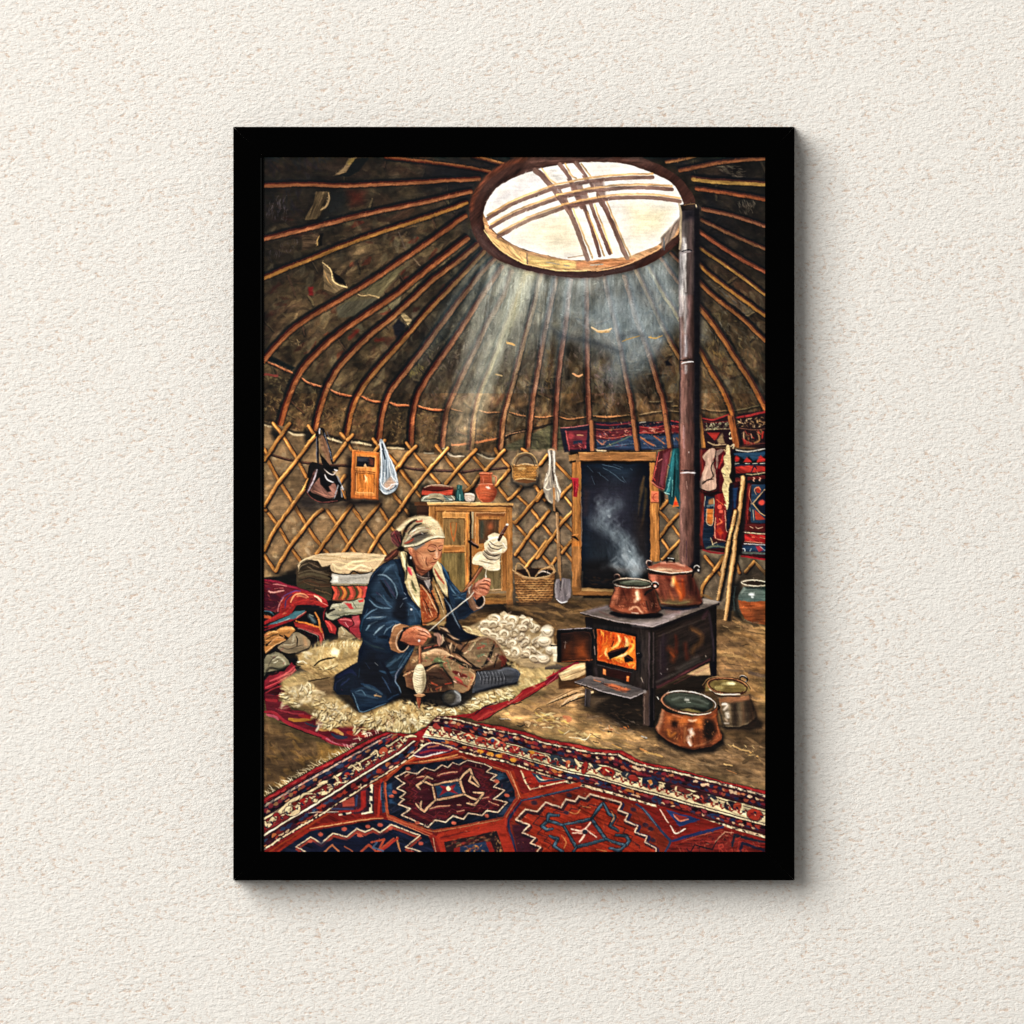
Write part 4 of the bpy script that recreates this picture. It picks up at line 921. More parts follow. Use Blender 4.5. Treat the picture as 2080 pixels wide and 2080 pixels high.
fk('J'); S('a0786c', 30, '425,680 430,1100 425,1500 430,1780', .55, f=6, v=.2); S('b08a80', 10, '480,760 490,860'); S('54352c', 40, '520,300 530,1000 500,1700', .5, f=8, v=.2); S('382430', 12, '480,1540 480,1780', .8); S('c8a0a4', 10, '440,30 435,200', .7); S('5c3c30', 30, '540,900 560,1300', .4, f=6)
fk('Z'); F('0d0b10', '1311,390 1320,395 1320,1080 1312,1080', f=2); S('0c0a0e', 8, '1319,400 1321,840 1320,1080', .6, f=3, sm=0)
# ---------------------------------------------------------------- floor, bedding, fleece, stove and pots
fk('Z')
F('4f3f2a', '490,1165 760,1150 960,1150 1060,1132 1100,1128 1245,1130 1450,1165 1450,1620 490,1620', v=.08, f=1.5)
F('33281c', '850,1150 1100,1125 1110,1145 1000,1165 860,1175', f=6, a=.8)
F('86683f', '1380,1190 1450,1190 1450,1330 1370,1300', f=16, a=.9); F('7a6040', '1355,1200 1400,1200 1400,1290 1355,1300', f=8)
F('8c7250', '1000,1290 1110,1250 1130,1330 1200,1400 1100,1400 920,1350', f=14, a=.9); F('988258', '1000,1380 1110,1360 1240,1400 1200,1430 1060,1400', f=12, a=.9)
F('6a563c', '1130,1400 1250,1400 1450,1440 1450,1500 1200,1440', f=12, a=.9)
D('6a5434 7c6440 8c7048 54422a 94784c', '860,1160 1060,1140 1100,1160 1100,1280 1000,1330 900,1350 860,1200', 170, 40, 7, 5, 20, .5, f=1.2)
D('a08454 b49462 8c7048 c0a06c', '930,1350 1110,1280 1130,1340 1250,1410 1200,1430 1000,1380', 190, 26, 6, 12, 18, .6)
D('7a6244 94784e 66523a a88858', '1355,1180 1450,1160 1450,1340 1370,1300', 150, 34, 7, 20, 25, .6)
D('6a5840 7c6648 8a7456 5c4c38', '1100,1400 1250,1400 1450,1400 1450,1500 1300,1460', 220, 34, 7, 15, 25, .6)
D('5c4a30 46371f 6c563a', '1060,1130 1110,1130 1110,1170 1060,1180', 30, 30, 7, 0, 20, .5)
D('5a4a30 6c5634 4a3a24 7c6234', '498,1360 700,1440 560,1520 498,1500', 120, 24, 8, 40, 50, .6); F('8a6c34', '600,1405 690,1420 640,1440 600,1435', f=6, a=.6)
IMG[900:] *= np.array([1.08, 1.02, .97])*(1+.1*_noise(14, 5, 0)[900:, :, None]+.07*BLOT[900:, :, None])
# pale chips of plaster and straw on the floor
fk('Q')
D('d8c088 e8d498 c4a870 e0c060', '980,230 1250,230 1500,400 1700,470 1600,500 1300,400 1000,330', 44, 60, 18, 10, 35, .75)
for s, w, c in (('920,350 960,360 990,345', 14, '201c18'), ('1000,320 1040,330 1030,360', 24, 'dcb884'), ('750,290 830,290 860,300', 8, 'c8c0b0'), ('1100,200 1130,185 1160,200', 6, '1c1814'), ('1430,470 1520,480 1590,495 1640,440', 10, 'f0e0b8'), ('1380,440 1430,410', 8, 'f0e4c0'), ('1170,380 1250,375', 8, 'e8d8b0'), ('1670,515 1720,525', 10, '181410'), ('1640,430 1700,470 1740,485', 5, '2c2418'), ('1380,270 1440,290 1420,310', 40, 'c87a50'), ('930,270 1100,290', 8, 'c8a878')):
    S(c, w, s, .85)
F('d8b488', '1760,400 1820,350 1890,400 1850,410 1830,390'); S('141010', 14, '1810,415 1850,420')
fk('R')
for s, w, c in (('500,460 550,475', 16, 'c8c8c8'), ('515,480 550,485', 6, '181818'), ('480,580 520,600 560,620', 16, 'd8904c'), ('540,620 640,640 700,660', 20, 'c09858'), ('1390,550 1470,590 1560,610', 14, 'd8b070'), ('1560,620 1620,650 1640,660', 18, 'd8a860'), ('1310,735 1390,750', 20, 'e0b878'), ('1330,790 1430,830', 10, 'c08048'), ('1440,820 1580,830', 5, '3c2c1c'), ('210,540 300,580', 10, 'd8a050'), ('140,570 240,590', 8, 'd8b070'), ('850,690 1000,720 1250,760', 6, '8c7454'), ('1500,720 1600,640 1700,600', 50, '5c4830'), ('300,660 330,680', 8, 'd0d0cc')):
    S(c, w, s, .8)
D('c8a468 b08850 d8bc80', '1330,540 1600,560 1660,700 1500,640', 16, 26, 8, 20, 40, .8)
fk('O')
for s, w, c in (('830,1100 900,1130', 8, 'c8a878'), ('910,1150 960,1180 1050,1170 1060,1120 1000,1110', 12, '8c7048'), ('1050,1370 1170,1340', 9, '2c2014'), ('820,1330 900,1400 950,1470 1080,1500', 6, 'a88458'), ('840,1450 950,1460', 8, 'd8b078'), ('830,1490 1000,1500 1200,1560', 30, 'b08c58'), ('850,1610 900,1600 1020,1620 1180,1630', 8, '3c2c1c'), ('1130,1220 1190,1220', 10, 'b08c5c'), ('860,1660 880,1680 1200,1700', 30, '6c543c'), ('1160,1180 1370,1220', 16, '4a3822'), ('930,1290 1070,1250 1190,1290 1330,1380', 5, '9c7c54'), ('1070,1500 1280,1590', 8, '5c452c'), ('1180,1720 1370,1760', 60, '54443a')):
    S(c, w, s, .7)
# ------------------------- bedding pile on the left
fk('Z'); F('120e10', '498,1090 600,1080 700,1090 700,1300 620,1330 498,1320', f=2)
fk('K')
F('0c0a09', '250,300 480,200 480,430 330,420', f=8, a=.9)
F('3a2e20', '480,230 520,150 640,110 760,130 900,200 940,300 940,420 980,560 900,640 600,560 470,440', sm=1, v=.1)
F('cdb48c', '480,190 520,120 650,60 800,25 1100,15 1200,10 1350,20 1650,50 1560,170 1500,260 1420,270 1200,250 1150,300 1050,300 930,270 900,190 800,200 750,130 620,110 520,160 490,240', v=.08, d=0)
for s, w, c in (('700,60 900,60 1150,100 1400,90', 14, 'b09468'), ('680,90 850,110 1000,100', 8, 'a8885c'), ('940,170 1050,220 1200,140 1380,120', 30, 'f0e0b0'), ('1000,130 1100,160 1250,190', 16, 'e8d4a0'), ('1100,220 1200,230 1300,180 1440,220', 28, 'f0dfb4'), ('760,40 1000,40 1300,40', 20, 'd8c29c'), ('960,210 990,260 1060,280', 20, 'e8d4a4'), ('1380,60 1560,90', 24, 'bca880'), ('1360,130 1500,110', 20, 'e0cc98'), ('500,170 580,100 700,70', 14, 'e0cca0'), ('1300,240 1400,250', 24, 'eadab0')):
    S(c, w, s, .85)
F('aaa69c', '930,290 1150,310 1280,290 1480,270 1440,330 1410,420 1100,430 950,430 900,400', sm=0, v=.08); S('14110f', 15, '870,255 930,265 980,290 1090,305 1160,300 1210,255 1290,290 1380,290 1440,265 1470,240'); F('dcdcd4', '950,320 1010,325 1000,400 940,395', f=2); S('76746c', 14, '1050,400 1200,360 1350,340', .5, f=4); S('c8c8c0', 18, '1060,330 1200,340 1300,320', .6, f=3); S('8a7c62', 30, '930,430 1150,440 1390,435')
for s, w, c in (('500,170 560,130 640,120 720,140 780,190', 8, '15110e'), ('520,230 620,180 720,230 850,230 900,190', 30, '2c241b'), ('600,200 700,250 820,270', 10, '6c5c48'), ('500,290 640,250 780,280 880,300', 18, '5c503c'), ('620,150 700,180 760,210', 16, '5c4c3a'), ('500,330 560,310 700,300 860,340 900,360', 36, '4c422f'), ('880,320 920,350 900,390', 20, '0c0a0a'), ('500,380 650,350 850,400', 12, '1a1410'), ('490,430 620,380 760,430 900,440', 30, '3e2a1c'), ('560,400 700,450 900,460', 8, '6c4a34'), ('600,490 750,490 900,560', 14, '1a120e'), ('650,480 800,520 930,590', 30, '3c2a1e'), ('720,500 850,540 920,570', 8, '80603f'), ('940,500 950,580 920,620', 20, '0c0a0a'), ('490,270 520,200 600,160', 8, '8c7c60'), ('780,580 880,640', 20, '4a3a2a')):
    S(c, w, s, .9)
F('9a4030', '930,460 1100,460 1390,450 1385,570 1340,610 1080,640 950,640 985,560', v=.1)
for x, c in ((940, 'c84c38'), (1010, '4c4224'), (1060, 'c87a34'), (1105, '4a4020'), (1150, 'c04a38'), (1215, '4c4224'), (1265, 'd46a40'), (1320, 'b8403c'), (1370, 'd05050')):
    S(c, 34, [(x, 465), (x+34, 510), (x+42, 560), (x+12, 620)], .95, v=.1)
S('5c3c24', 16, '940,640 1100,650 1250,620 1340,615'); S('1a0d0c', 10, '930,450 1150,455 1400,440')
F('98947e', '900,760 940,690 1050,680 1100,650 1200,650 1350,620 1340,790 1290,820 1080,840 950,900 870,870 850,810', v=.12, sm=1); F('b43a3a', '1090,670 1180,680 1210,750 1170,760 1130,710', f=1.2); F('b83c38', '1270,640 1350,620 1340,660 1290,670'); S('14100f', 34, '870,800 900,780 960,760', .95); S('c8c4ac', 14, '930,720 1050,700 1070,680'); S('d0ccb4', 20, '1100,780 1200,790 1300,780', .7, f=2); S('6a664c', 12, '1000,830 1150,810 1290,815'); S('3a3c3a', 10, '900,840 990,830 1060,860'); S('5c5848', 10, '1200,660 1250,740'); D('d8c890 5c5c40', '1000,700 1200,690 1200,780 1000,780', 20, 20, 8, 30, 60, .7)
F('8a2630', '1000,900 1080,860 1180,880 1280,840 1320,1000 1300,1160 1180,1080 1130,1000 1040,960', v=.1); F('a8444c', '1190,850 1280,840 1300,960 1220,980', f=3); S('2a0c10', 9, '1180,880 1220,960 1150,1010 1250,1130'); S('5c1820', 8, '1010,940 1080,970 1130,1010'); S('e8a0a0', 12, '1100,930 1140,990'); S('d06468', 24, '1040,890 1120,890 1180,910')
F('8c2424', '830,900 900,910 990,1000 980,1090 900,1060', v=.1); S('c84840', 20, '850,910 900,960 930,1040'); F('8a7658', '1010,1180 1020,1000 1060,980 1240,1130 1120,1170', v=.15); S('c0b090', 14, '1050,990 1100,1060 1060,1120'); S('3c2c1c', 12, '1070,1100 1140,1110'); F('0f0d12', '830,1060 970,1080 1000,1190 860,1170', f=2)
# heap of coloured cloths
F('5a1422', '40,360 200,380 500,470 700,540 850,630 890,710 840,740 700,700 500,690 300,800 40,780', v=.12, d=22); F('3c0c1c', '40,560 200,560 260,650 200,760 40,760', f=4)
F('8a1e1e', '240,800 260,650 420,520 560,510 760,570 860,640 885,710 820,745 600,700 460,700 400,820 240,880 40,960 40,920', sm=0, v=.15, d=157)
for s, w, c in (('45,370 200,400 420,470 600,520', 20, '8c1c34'), ('160,425 250,440 340,450', 14, 'c87878'), ('100,520 180,540 300,510', 20, 'd89890'), ('110,510 130,540', 16, 'd89890'), ('180,490 290,480', 10, 'c86868'), ('260,640 320,570 440,520 520,520', 16, '5c3068'), ('320,740 330,640 400,560', 20, '3c2450'), ('390,670 420,600 460,560 560,560 620,600', 20, 'd88c60'), ('470,590 520,580 600,610', 24, 'c06a48'), ('220,790 240,700 300,600', 10, 'd08080'), ('700,580 740,600 790,660', 30, 'e0c0a0'), ('720,620 740,650', 14, '181014'), ('500,650 640,640 820,690 870,720', 14, 'a83028'), ('350,780 440,680 560,640', 20, 'a02420'), ('560,720 700,720 820,750', 40, '0f0c14'), ('800,670 880,710', 8, 'e8b0a0'), ('850,750 820,830 820,900', 16, '7c1c24'), ('60,640 150,640 220,640', 14, '4c0c1c'), ('600,560 740,580 830,640', 12, 'd85048'), ('40,780 120,790 170,830', 16, '3c6474'), ('40,850 120,860', 60, 'b8502c')):
    S(c, w, s, .9)
F('0c0a0e', '420,800 600,760 800,780 830,1100 780,1240 640,1250 400,1000 380,900', f=2)
F('34606e', '380,830 450,780 580,770 560,820 400,900 200,950 80,970 180,920', v=.12, d=157); S('7c2028', 18, '590,800 480,870 300,940 40,1030'); S('c87860', 10, '590,790 500,840 470,870'); S('98a8a8', 8, '380,870 300,910 200,940'); S('8c1c1c', 30, '50,990 200,960 400,890', .9)
F('8c2420', '430,920 600,950 800,1000 830,1120 780,1240 760,1100 600,1040 450,980', v=.12); S('c8702c', 24, '460,910 600,940 770,1000'); S('c87c38', 26, '710,800 760,900 770,1000 800,1060', .9); S('5a686c', 60, '640,850 700,920', .85, f=3); S('8c9484', 14, '640,830 690,850'); S('a84040', 18, '500,1000 680,1050 780,1110 790,1200', .9); S('b8a090', 6, '480,1000 640,1060 740,1100 740,1180'); S('e0b090', 8, '810,1080 830,1160')
F('0a080a', '460,1040 640,1090 740,1130 740,1180 660,1240 560,1160', f=2)
F('a06c38', '40,1090 100,1040 200,1040 260,1000 340,975 420,990 450,1030 360,1130 300,1090 330,1160 200,1220 60,1340 40,1280 50,1200', sm=0, v=.15); S('e0a868', 14, '60,1100 150,1050 220,1060'); S('d89c5c', 30, '260,1020 380,1000 430,1020', .9); S('1c120c', 14, '240,1090 300,1130 340,1140'); S('120c0a', 40, '70,1230 130,1180', .9); S('c8905a', 20, '100,1220 200,1130 300,1130', .9); S('3c2414', 10, '60,1160 140,1110 220,1080'); S('caa070', 10, '60,1320 160,1240 320,1160')
F('7c6c54', '340,1160 420,1070 500,1065 600,1130 650,1190 620,1260 480,1320 330,1330 220,1260', sm=1, v=.12); S('a8a088', 26, '430,1090 420,1180', .8, f=2); S('b0845a', 50, '570,1140 590,1220', .7, f=4); S('17120e', 14, '460,1110 480,1160 470,1240'); S('4c4234', 12, '250,1250 360,1280 480,1240 560,1220'); S('a89c80', 14, '300,1220 400,1220 450,1200'); F('1c150f', '180,1260 340,1360 500,1330 480,1400 380,1400 200,1300', f=2)
F('787058', '40,1420 80,1360 190,1315 280,1340 360,1430 380,1480 280,1540 80,1580 40,1640', sm=0, v=.12); S('c8c4a8', 24, '150,1420 220,1380 300,1430 320,1480', .8, f=2); S('50483a', 14, '100,1500 140,1420 220,1360'); S('d0ccb4', 12, '170,1460 220,1430'); S('9c9880', 40, '160,1360 230,1350', .7, f=3); S('1a1512', 30, '60,1600 120,1530 260,1540 360,1490', .8, f=2)
F('7c1c28', '100,1640 200,1580 300,1570 400,1450 440,1500 460,1560 330,1680 150,1780 40,1810 40,1700', v=.15, d=150); S('b84048', 22, '120,1700 300,1620 400,1540 440,1500'); S('d86464', 8, '300,1620 400,1590 450,1540'); S('c84048', 14, '60,1780 200,1720 340,1640'); S('2a0c12', 24, '100,1620 200,1600 240,1570')
F('3c0c14', '40,1820 300,1720 450,1720 440,1800 300,1860 150,1932 40,1932', v=.15); S('8c242c', 16, '60,1850 200,1780 380,1740'); S('1a1c44', 26, '90,1880 160,1880'); S('a83030', 20, '60,1925 200,1900 300,1860')
fk('K'); D('c88c60 3c1018 7c3040 2c2c50 b8583c 180c10', '40,380 500,470 860,650 800,740 400,760 240,880 40,940', 70, 40, 11, 20, 50, .55, f=1.2); D('1c1418 6a5a44 a08860 7c2028', '40,960 420,900 800,1000 700,1300 300,1500 40,1800', 60, 50, 10, -20, 60, .5, f=1.2)
# ------------------------- red kelim under the fleece
fk('P')
F('5c1620', '30,130 200,170 300,300 700,330 1000,380 1200,420 1400,420 1300,560 1170,530 930,640 860,670 640,610 480,520 350,480 180,400 60,350', v=.12)
for s, w, c in (('40,320 130,330 250,420 400,490 600,560 700,620 870,660', 34, '96222e'), ('60,350 140,370 170,395', 26, 'b85060'), ('190,430 330,480 480,540 600,570', 8, '0e0b0c'), ('640,580 720,620 860,650 920,660', 16, 'b86070'), ('280,390 350,400 490,390', 36, 'a87028'), ('380,350 460,370 540,370', 34, '8c2020'), ('440,430 520,460 560,460', 18, '2c3440'), ('580,490 700,490 800,540', 40, 'b08448'), ('700,540 760,570 840,570', 34, '26304c'), ('860,520 950,540 1020,550', 50, 'a02820'), ('660,560 700,600 800,640', 14, '5c1c20'), ('840,460 900,480', 40, '8c2420'), ('60,200 150,210', 40, '96242c'), ('60,280 160,300', 30, '5c1824'), ('150,290 300,330 420,340', 14, '8c2c34'), ('980,450 1150,440 1180,420', 30, '1a1418')):
    S(c, w, s, .9)
# ------------------------- fleece
fk('M')
F('150f0c', '0,560 80,500 320,460 400,800 330,1000 200,1180 0,1180', f=3)
F('7c6440', '0,480 330,440 360,560 100,640 0,640', f=2, v=.1)
fk('Z')
FL = '520,1280 560,1262 600,1240 640,1250 690,1320 660,1360 620,1372 560,1340 530,1320'
F('6a5436', '525,1320 560,1290 620,1290 700,1330 760,1310 820,1330 880,1300 990,1250 1040,1260 1048,1275 1000,1300 950,1320 870,1345 830,1375 790,1385 720,1380 680,1370 600,1355', v=.1, f=2)
F('8c7048', '560,1235 640,1205 690,1215 690,1290 640,1310 600,1280 570,1260', v=.1, f=2)
F('100c0b', '680,1310 740,1330 830,1320 870,1340 920,1300 980,1270 960,1240 700,1280', f=4, a=.9)
for s_, c_ in (('530,1290 570,1270 640,1275 700,1310 690,1340 640,1345 560,1320', '94794a'), ('600,1310 690,1325 720,1350 660,1372 610,1360', 'a48a5a'), ('690,1345 760,1320 860,1330 850,1365 790,1382 720,1375', 'a68c5a'), ('880,1310 960,1270 1035,1255 1045,1275 980,1310 880,1340', 'a88f5c'), ('565,1240 640,1212 690,1215 688,1250 640,1275 590,1265', 'a08654'), ('545,1300 600,1290 660,1330 600,1340', 'a08858')):
    F(c_, s_, .95, 5, sm=1, v=.2, d=45); F('c8b07c', off(s_, 0, -8), .45, 12, sm=1, v=.15)
def wool(s, n, l, w, ang, ja, cols='e0cc98 d0b880 b89a64 f0e0b4 c4a870 a08454'):
    D(cols, s, int(n*.8), l*1.25, w*1.35, ang, ja, .6, .06, curve=.35, f=1.6)
fk('K')
wool('640,1290 800,1190 980,1190 1320,1160 1260,1440 900,1560 760,1540 700,1500 520,1340', 120, 70, 22, 110, 35, 'dcc890 ccb47c b49860 e8d8a8 c0a468 a4864c')
wool('470,1460 620,1420 720,1500 900,1560 960,1600 940,1700 560,1690', 70, 70, 20, 20, 30, 'b89c68 8c7044 a0824f 745a36 c8ac78')
wool('510,1310 640,1310 660,1400 560,1370', 12, 60, 24, 20, 30, 'ece0c0 dccfa4')
D('f0e4b8 e4d49c fff0cc', '780,1210 1300,1180 1300,1240 800,1260', 40, 50, 10, 100, 25, .8)
F('efe4bc', '915,1300 960,1260 1030,1300 1010,1350 930,1360', f=3); S('241c10', 22, '700,1490 780,1430 900,1400 970,1385', t=(.8, .2)); S('1a140c', 16, '620,1700 780,1670 900,1650'); S('1a140c', 14, '760,1540 860,1550 1000,1500', .5)
S('ece0bc', 22, '480,1450 540,1440 600,1470'); S('2a2014', 12, '480,1470 560,1480'); S('d8c490', 16, '770,1510 830,1550 900,1500 1000,1470'); S('6a5430', 40, '1000,1420 1150,1390 1240,1350', .7, f=5)
F('5c4830', '640,1700 960,1640 960,1900 800,1900', f=8, a=.9, v=.1)
fk('P')
wool('180,230 300,80 460,60 560,130 700,200 720,260 580,270 450,230 280,310', 120, 60, 20, 150, 40, 'd8c8a0 c4b088 e4d8b8 a08c68 8c7854')
wool('520,330 620,230 840,200 920,320 900,400 760,440 560,460', 150, 46, 15, 150, 50, 'ecdfb4 d8c694 b89c68 fbf0cc a48450')
wool('930,430 1100,290 1350,200 1500,200 1720,330 1700,430 1560,500 1420,540 1320,540 1200,480 1040,490', 330, 50, 16, 110, 60, 'ead8a0 d4bc80 b09058 faf0c8 947440 7a5c34 f4e8bc')
wool('1180,360 1300,360 1330,540 1220,470', 26, 50, 18, 70, 40, 'c09068 d4a884 a8744c')
D('1a130c 2c2014', '280,300 900,400 1000,480 1400,540 1400,470 950,420 600,440 300,280', 24, 40, 9, 160, 30, .8); D('1a130c 30241a', '1000,300 1700,300 1600,480 1050,460', 40, 34, 7, 120, 50, .7)
fk('M')
D('1c1610 0f0c0a 352a1c', '760,920 1150,880 1200,1000 960,1020 780,980', 40, 50, 20, 30, 60, .8)
wool('1080,1000 1350,960 1450,900 1560,860 1700,780 1850,790 1860,900 1650,960 1560,990 1420,1060 1200,1080', 170, 44, 15, 20, 40, 'ead8a0 d4bc80 b09058 faf0c8 947440 f4e8bc')
wool('1790,540 1932,560 1932,760 1900,780', 26, 50, 14, 60, 50, 'e0cc94 c8b078 b09460')
D('1a140e', '1100,1060 1400,1080 1600,1000 1850,920 1870,940 1600,1020 1300,1110', 18, 34, 10, 160, 30, .8)
fk('M')
# red edge of the kelim, right
F('8a1e20', '2250,640 2200,720 1932,830 1860,920 1700,960 1560,1000 1430,1060 1180,1090 1100,1130 1300,1090 1440,1110 1500,1140 1560,1130 1640,1080 1700,1020 1860,960 1932,930 2100,830 2250,740', v=.15, d=150)
wool('1900,600 2080,680 2130,720 2060,790 1860,800', 70, 44, 15, 20, 50)
SS0 = '1860,940 2000,860 2120,780 2240,700'; S('b83c34', 16, SS0, .8); S('140c0c', 8, off(SS0, 0, 34), .8)
for s, w, c in (('1932,860 1780,980 1600,1060 1500,1120', 20, 'b83c34'), ('1700,940 1560,1000 1480,1060', 14, '2a1020'), ('1900,900 1800,970', 8, 'd88078'), ('1500,1130 1600,1110 1680,1050 1820,980 1932,950', 9, '140c0c'), ('1600,960 1660,960', 8, 'c0b090'), ('1540,1000 1640,1020', 12, '5c2438')):
    S(c, w, s, .9)
fk('N')
for s, w, c in (('0,1330 110,1260 300,1150', 60, '7c1828'), ('0,1190 80,1180 150,1190', 50, '4c4038'), ('150,1200 300,1150', 24, '9c2438'), ('0,1360 120,1250', 8, 'c86468'), ('0,1290 100,1240', 20, 'b02830')):
    S(c, w, s, .9)
# bigger tufts
fk('P')
for cx_, cy_, n_, ang_ in ((330, 150, 16, 190), (440, 120, 10, 240), (700, 330, 26, 170), (620, 400, 14, 160), (1100, 400, 18, 160), (1250, 420, 18, 120), (1450, 360, 26, 60), (1600, 420, 20, 40), (1000, 450, 12, 150), (1350, 480, 14, 100)):
    for _ in range(n_):
        a_ = math.radians(ang_+rng.uniform(-50, 50)); x_, y_ = cx_+rng.uniform(-90, 90), cy_+rng.uniform(-60, 60); r_ = rng.uniform(30, 60)
        q_ = [(x_, y_), (x_+r_*.5*math.cos(a_)+6, y_+r_*.5*math.sin(a_)), (x_+r_*math.cos(a_), y_+r_*math.sin(a_))]
        S('4c3a22', 20, off(q_, 4, 7), .4, f=1.5, t=(.8, .3)); S(('f0e2b4', 'e0cc98', 'ceb67e', 'f8eecc')[rng.randint(4)], rng.uniform(16, 26), q_, .7, f=1.6, t=(.9, .2))
D('4a3820 2c2012 3c2c18', '930,440 1100,330 1700,330 1690,430 1450,530 1200,490 1040,490', 80, 40, 11, 120, 60, .6)
D('4a3820 382a18', '300,260 520,330 620,240 900,330 880,430 600,450 400,330', 60, 40, 11, 150, 60, .6)
fk('M'); D('4a3820 5c4628', '1080,1000 1450,900 1850,800 1860,900 1560,990 1200,1080', 50, 40, 11, 30, 60, .6)
fk('K'); D('54401f 6c5430 3c2c18', '520,1440 900,1560 1200,1450 1300,1300 1240,1500 960,1700 560,1690', 40, 70, 12, 20, 40, .5)
fk('P')
for cx_, cy_, n_, ang_ in ((300, 180, 12, 200), (440, 110, 12, 250), (640, 260, 14, 200), (700, 400, 18, 150), (860, 320, 10, 60), (1000, 440, 14, 150), (1150, 400, 16, 130), (1300, 330, 16, 60), (1400, 470, 16, 100), (1600, 340, 18, 20), (1640, 440, 12, 50)):
    for _ in range(n_):
        a_ = math.radians(ang_+rng.uniform(-45, 45)); x_, y_ = cx_+rng.uniform(-80, 80), cy_+rng.uniform(-55, 55); r_ = rng.uniform(34, 60)
        q_ = [(x_, y_), (x_+r_*.5*math.cos(a_)+6, y_+r_*.5*math.sin(a_)), (x_+r_*math.cos(a_), y_+r_*math.sin(a_))]
        S('3a2a16', 16, off(q_, 5, 9), .55, f=1.2, t=(.8, .3)); S(('f0e4bc', 'dcc894', 'e8d8aa', 'c8ae78')[rng.randint(4)], rng.uniform(12, 20), q_, .9, f=1, t=(.9, .2))
fk('M')
for i in range(60):
    u = rng.rand(); x_ = 1080+780*u+rng.uniform(-30, 30); y_ = 1030-180*u+rng.uniform(-45, 45); a_ = math.radians(20+rng.uniform(-50, 60)); r_ = rng.uniform(30, 56)
    q_ = [(x_, y_), (x_+r_*.5*math.cos(a_)+5, y_+r_*.5*math.sin(a_)), (x_+r_*math.cos(a_), y_+r_*math.sin(a_))]
    S('3a2a16', 15, off(q_, 4, 9), .5, f=1.2); S(('f4e8c0', 'dcc894', 'e8d8aa')[rng.randint(3)], rng.uniform(11, 18), q_, .9, f=1, t=(.9, .2))
fk('Z')
# ------------------------- heap of raw wool
fk('Z')
F('a08a66', '870,1190 930,1160 1000,1165 1045,1200 1048,1255 1000,1262 950,1240 905,1215', v=.1, f=2)
D('ece4cc dccfb0 c4b08c a08c70 8c7868 f4ecd8', '900,1180 940,1158 1000,1160 1046,1200 1046,1250 1000,1258 940,1225', 40, 16, 9, 0, 90, .8)
D('e4d4a4 ccb684', '860,1185 920,1190 980,1240 940,1230', 40, 20, 5, 20, 30, .8)
fk('L')
for _ in range(80):
    x, y = 1500+rng.uniform(0, 720), 1360+rng.uniform(0, 500)
    if y < 1330+abs(x-1850)*.35 or y > 1500+(x-1500)*.62: continue
    a = rng.uniform(-50, 50); rx, ry = rng.uniform(40, 66), rng.uniform(24, 36)
    EL('3c2e20', x+6, y+12, rx, ry, a, f=2, a=.8); EL('b8a688', x, y, rx, ry, a, f=2); OV('a8967a', ry*.8, x, y, rx*.8, ry*.8, a, 160, 400, f=1.5, t=(.5, .5)); OV('ece2c8', ry*.7, x-5, y-7, rx*.75, ry*.75, a, 170, 380, f=2, t=(.4, .4)); OV('5c4834', 5, x, y+4, rx*.5, ry*.45, a, 180, 400)
for x, y, rx, ry in ((1660, 1370, 80, 48), (1780, 1440, 70, 40), (1560, 1440, 80, 40), (1700, 1480, 70, 40), (1560, 1530, 70, 36), (1880, 1390, 60, 50), (1900, 1540, 60, 50), (1780, 1560, 60, 50), (1650, 1580, 70, 30), (1720, 1640, 60, 30), (1870, 1680, 60, 40), (1910, 1780, 50, 60), (1800, 1790, 50, 30), (1640, 1440, 60, 34), (1850, 1460, 60, 40)):
    a = rng.uniform(-25, 25)
    b0 = rng.uniform(120, 220); EL('4c3a28', x+6, y+14, rx*1.1, ry, a, f=3, a=.85); EL('c4b292', x, y, rx*1.05, ry*1.05, a, f=2); OV('b8a482', ry*1.1, x, y, rx*.8, ry*.8, a, b0, b0+270, f=1.5, t=(.5, .5)); OV('f0e8d0', ry*.55, x-4, y-6, rx*.78, ry*.78, a, b0+20, b0+240, f=2, t=(.4, .4)); OV('6c583e', 6, x, y+3, rx*.45, ry*.4, a, b0, b0+240)
fk('N')
for x, y, rx, ry in ((10, 830, 60, 60), (-20, 930, 70, 50), (30, 1020, 40, 40), (-30, 1100, 60, 40)):
    EL('4c4034', x+8, y+16, rx, ry, f=3, a=.8); EL('c8b89c', x, y, rx, ry, f=2); EL('eee6d2', x-8, y-14, rx*.7, ry*.5, f=4, a=.9); OV('8c7c64', 6, x, y, rx*.6, ry*.5, 0, 0, 180, f=1)
F('d8ccb0', '50,960 130,980 100,1140 70,1130', f=2)
# ------------------------- stove
F('0f0b0a', '380,1400 1050,1400 1050,1760 1200,1800 700,1780 380,1600 340,1560', f=18, a=.85)
F('16100c', '1040,1400 1620,1150 1680,1300 1500,1480 1100,1900 1050,1700', f=8, a=.9)
F('5c4a38', '400,1470 620,1480 440,1590', f=6, a=.7); D('3c2c20 2a1e16 4c3a28', '420,1560 900,1500 950,1760 560,1780', 40, 50, 14, 10, 25, .5)
F('b09068', '1380,1250 1600,1140 1610,1260 1480,1270', f=2, v=.12)
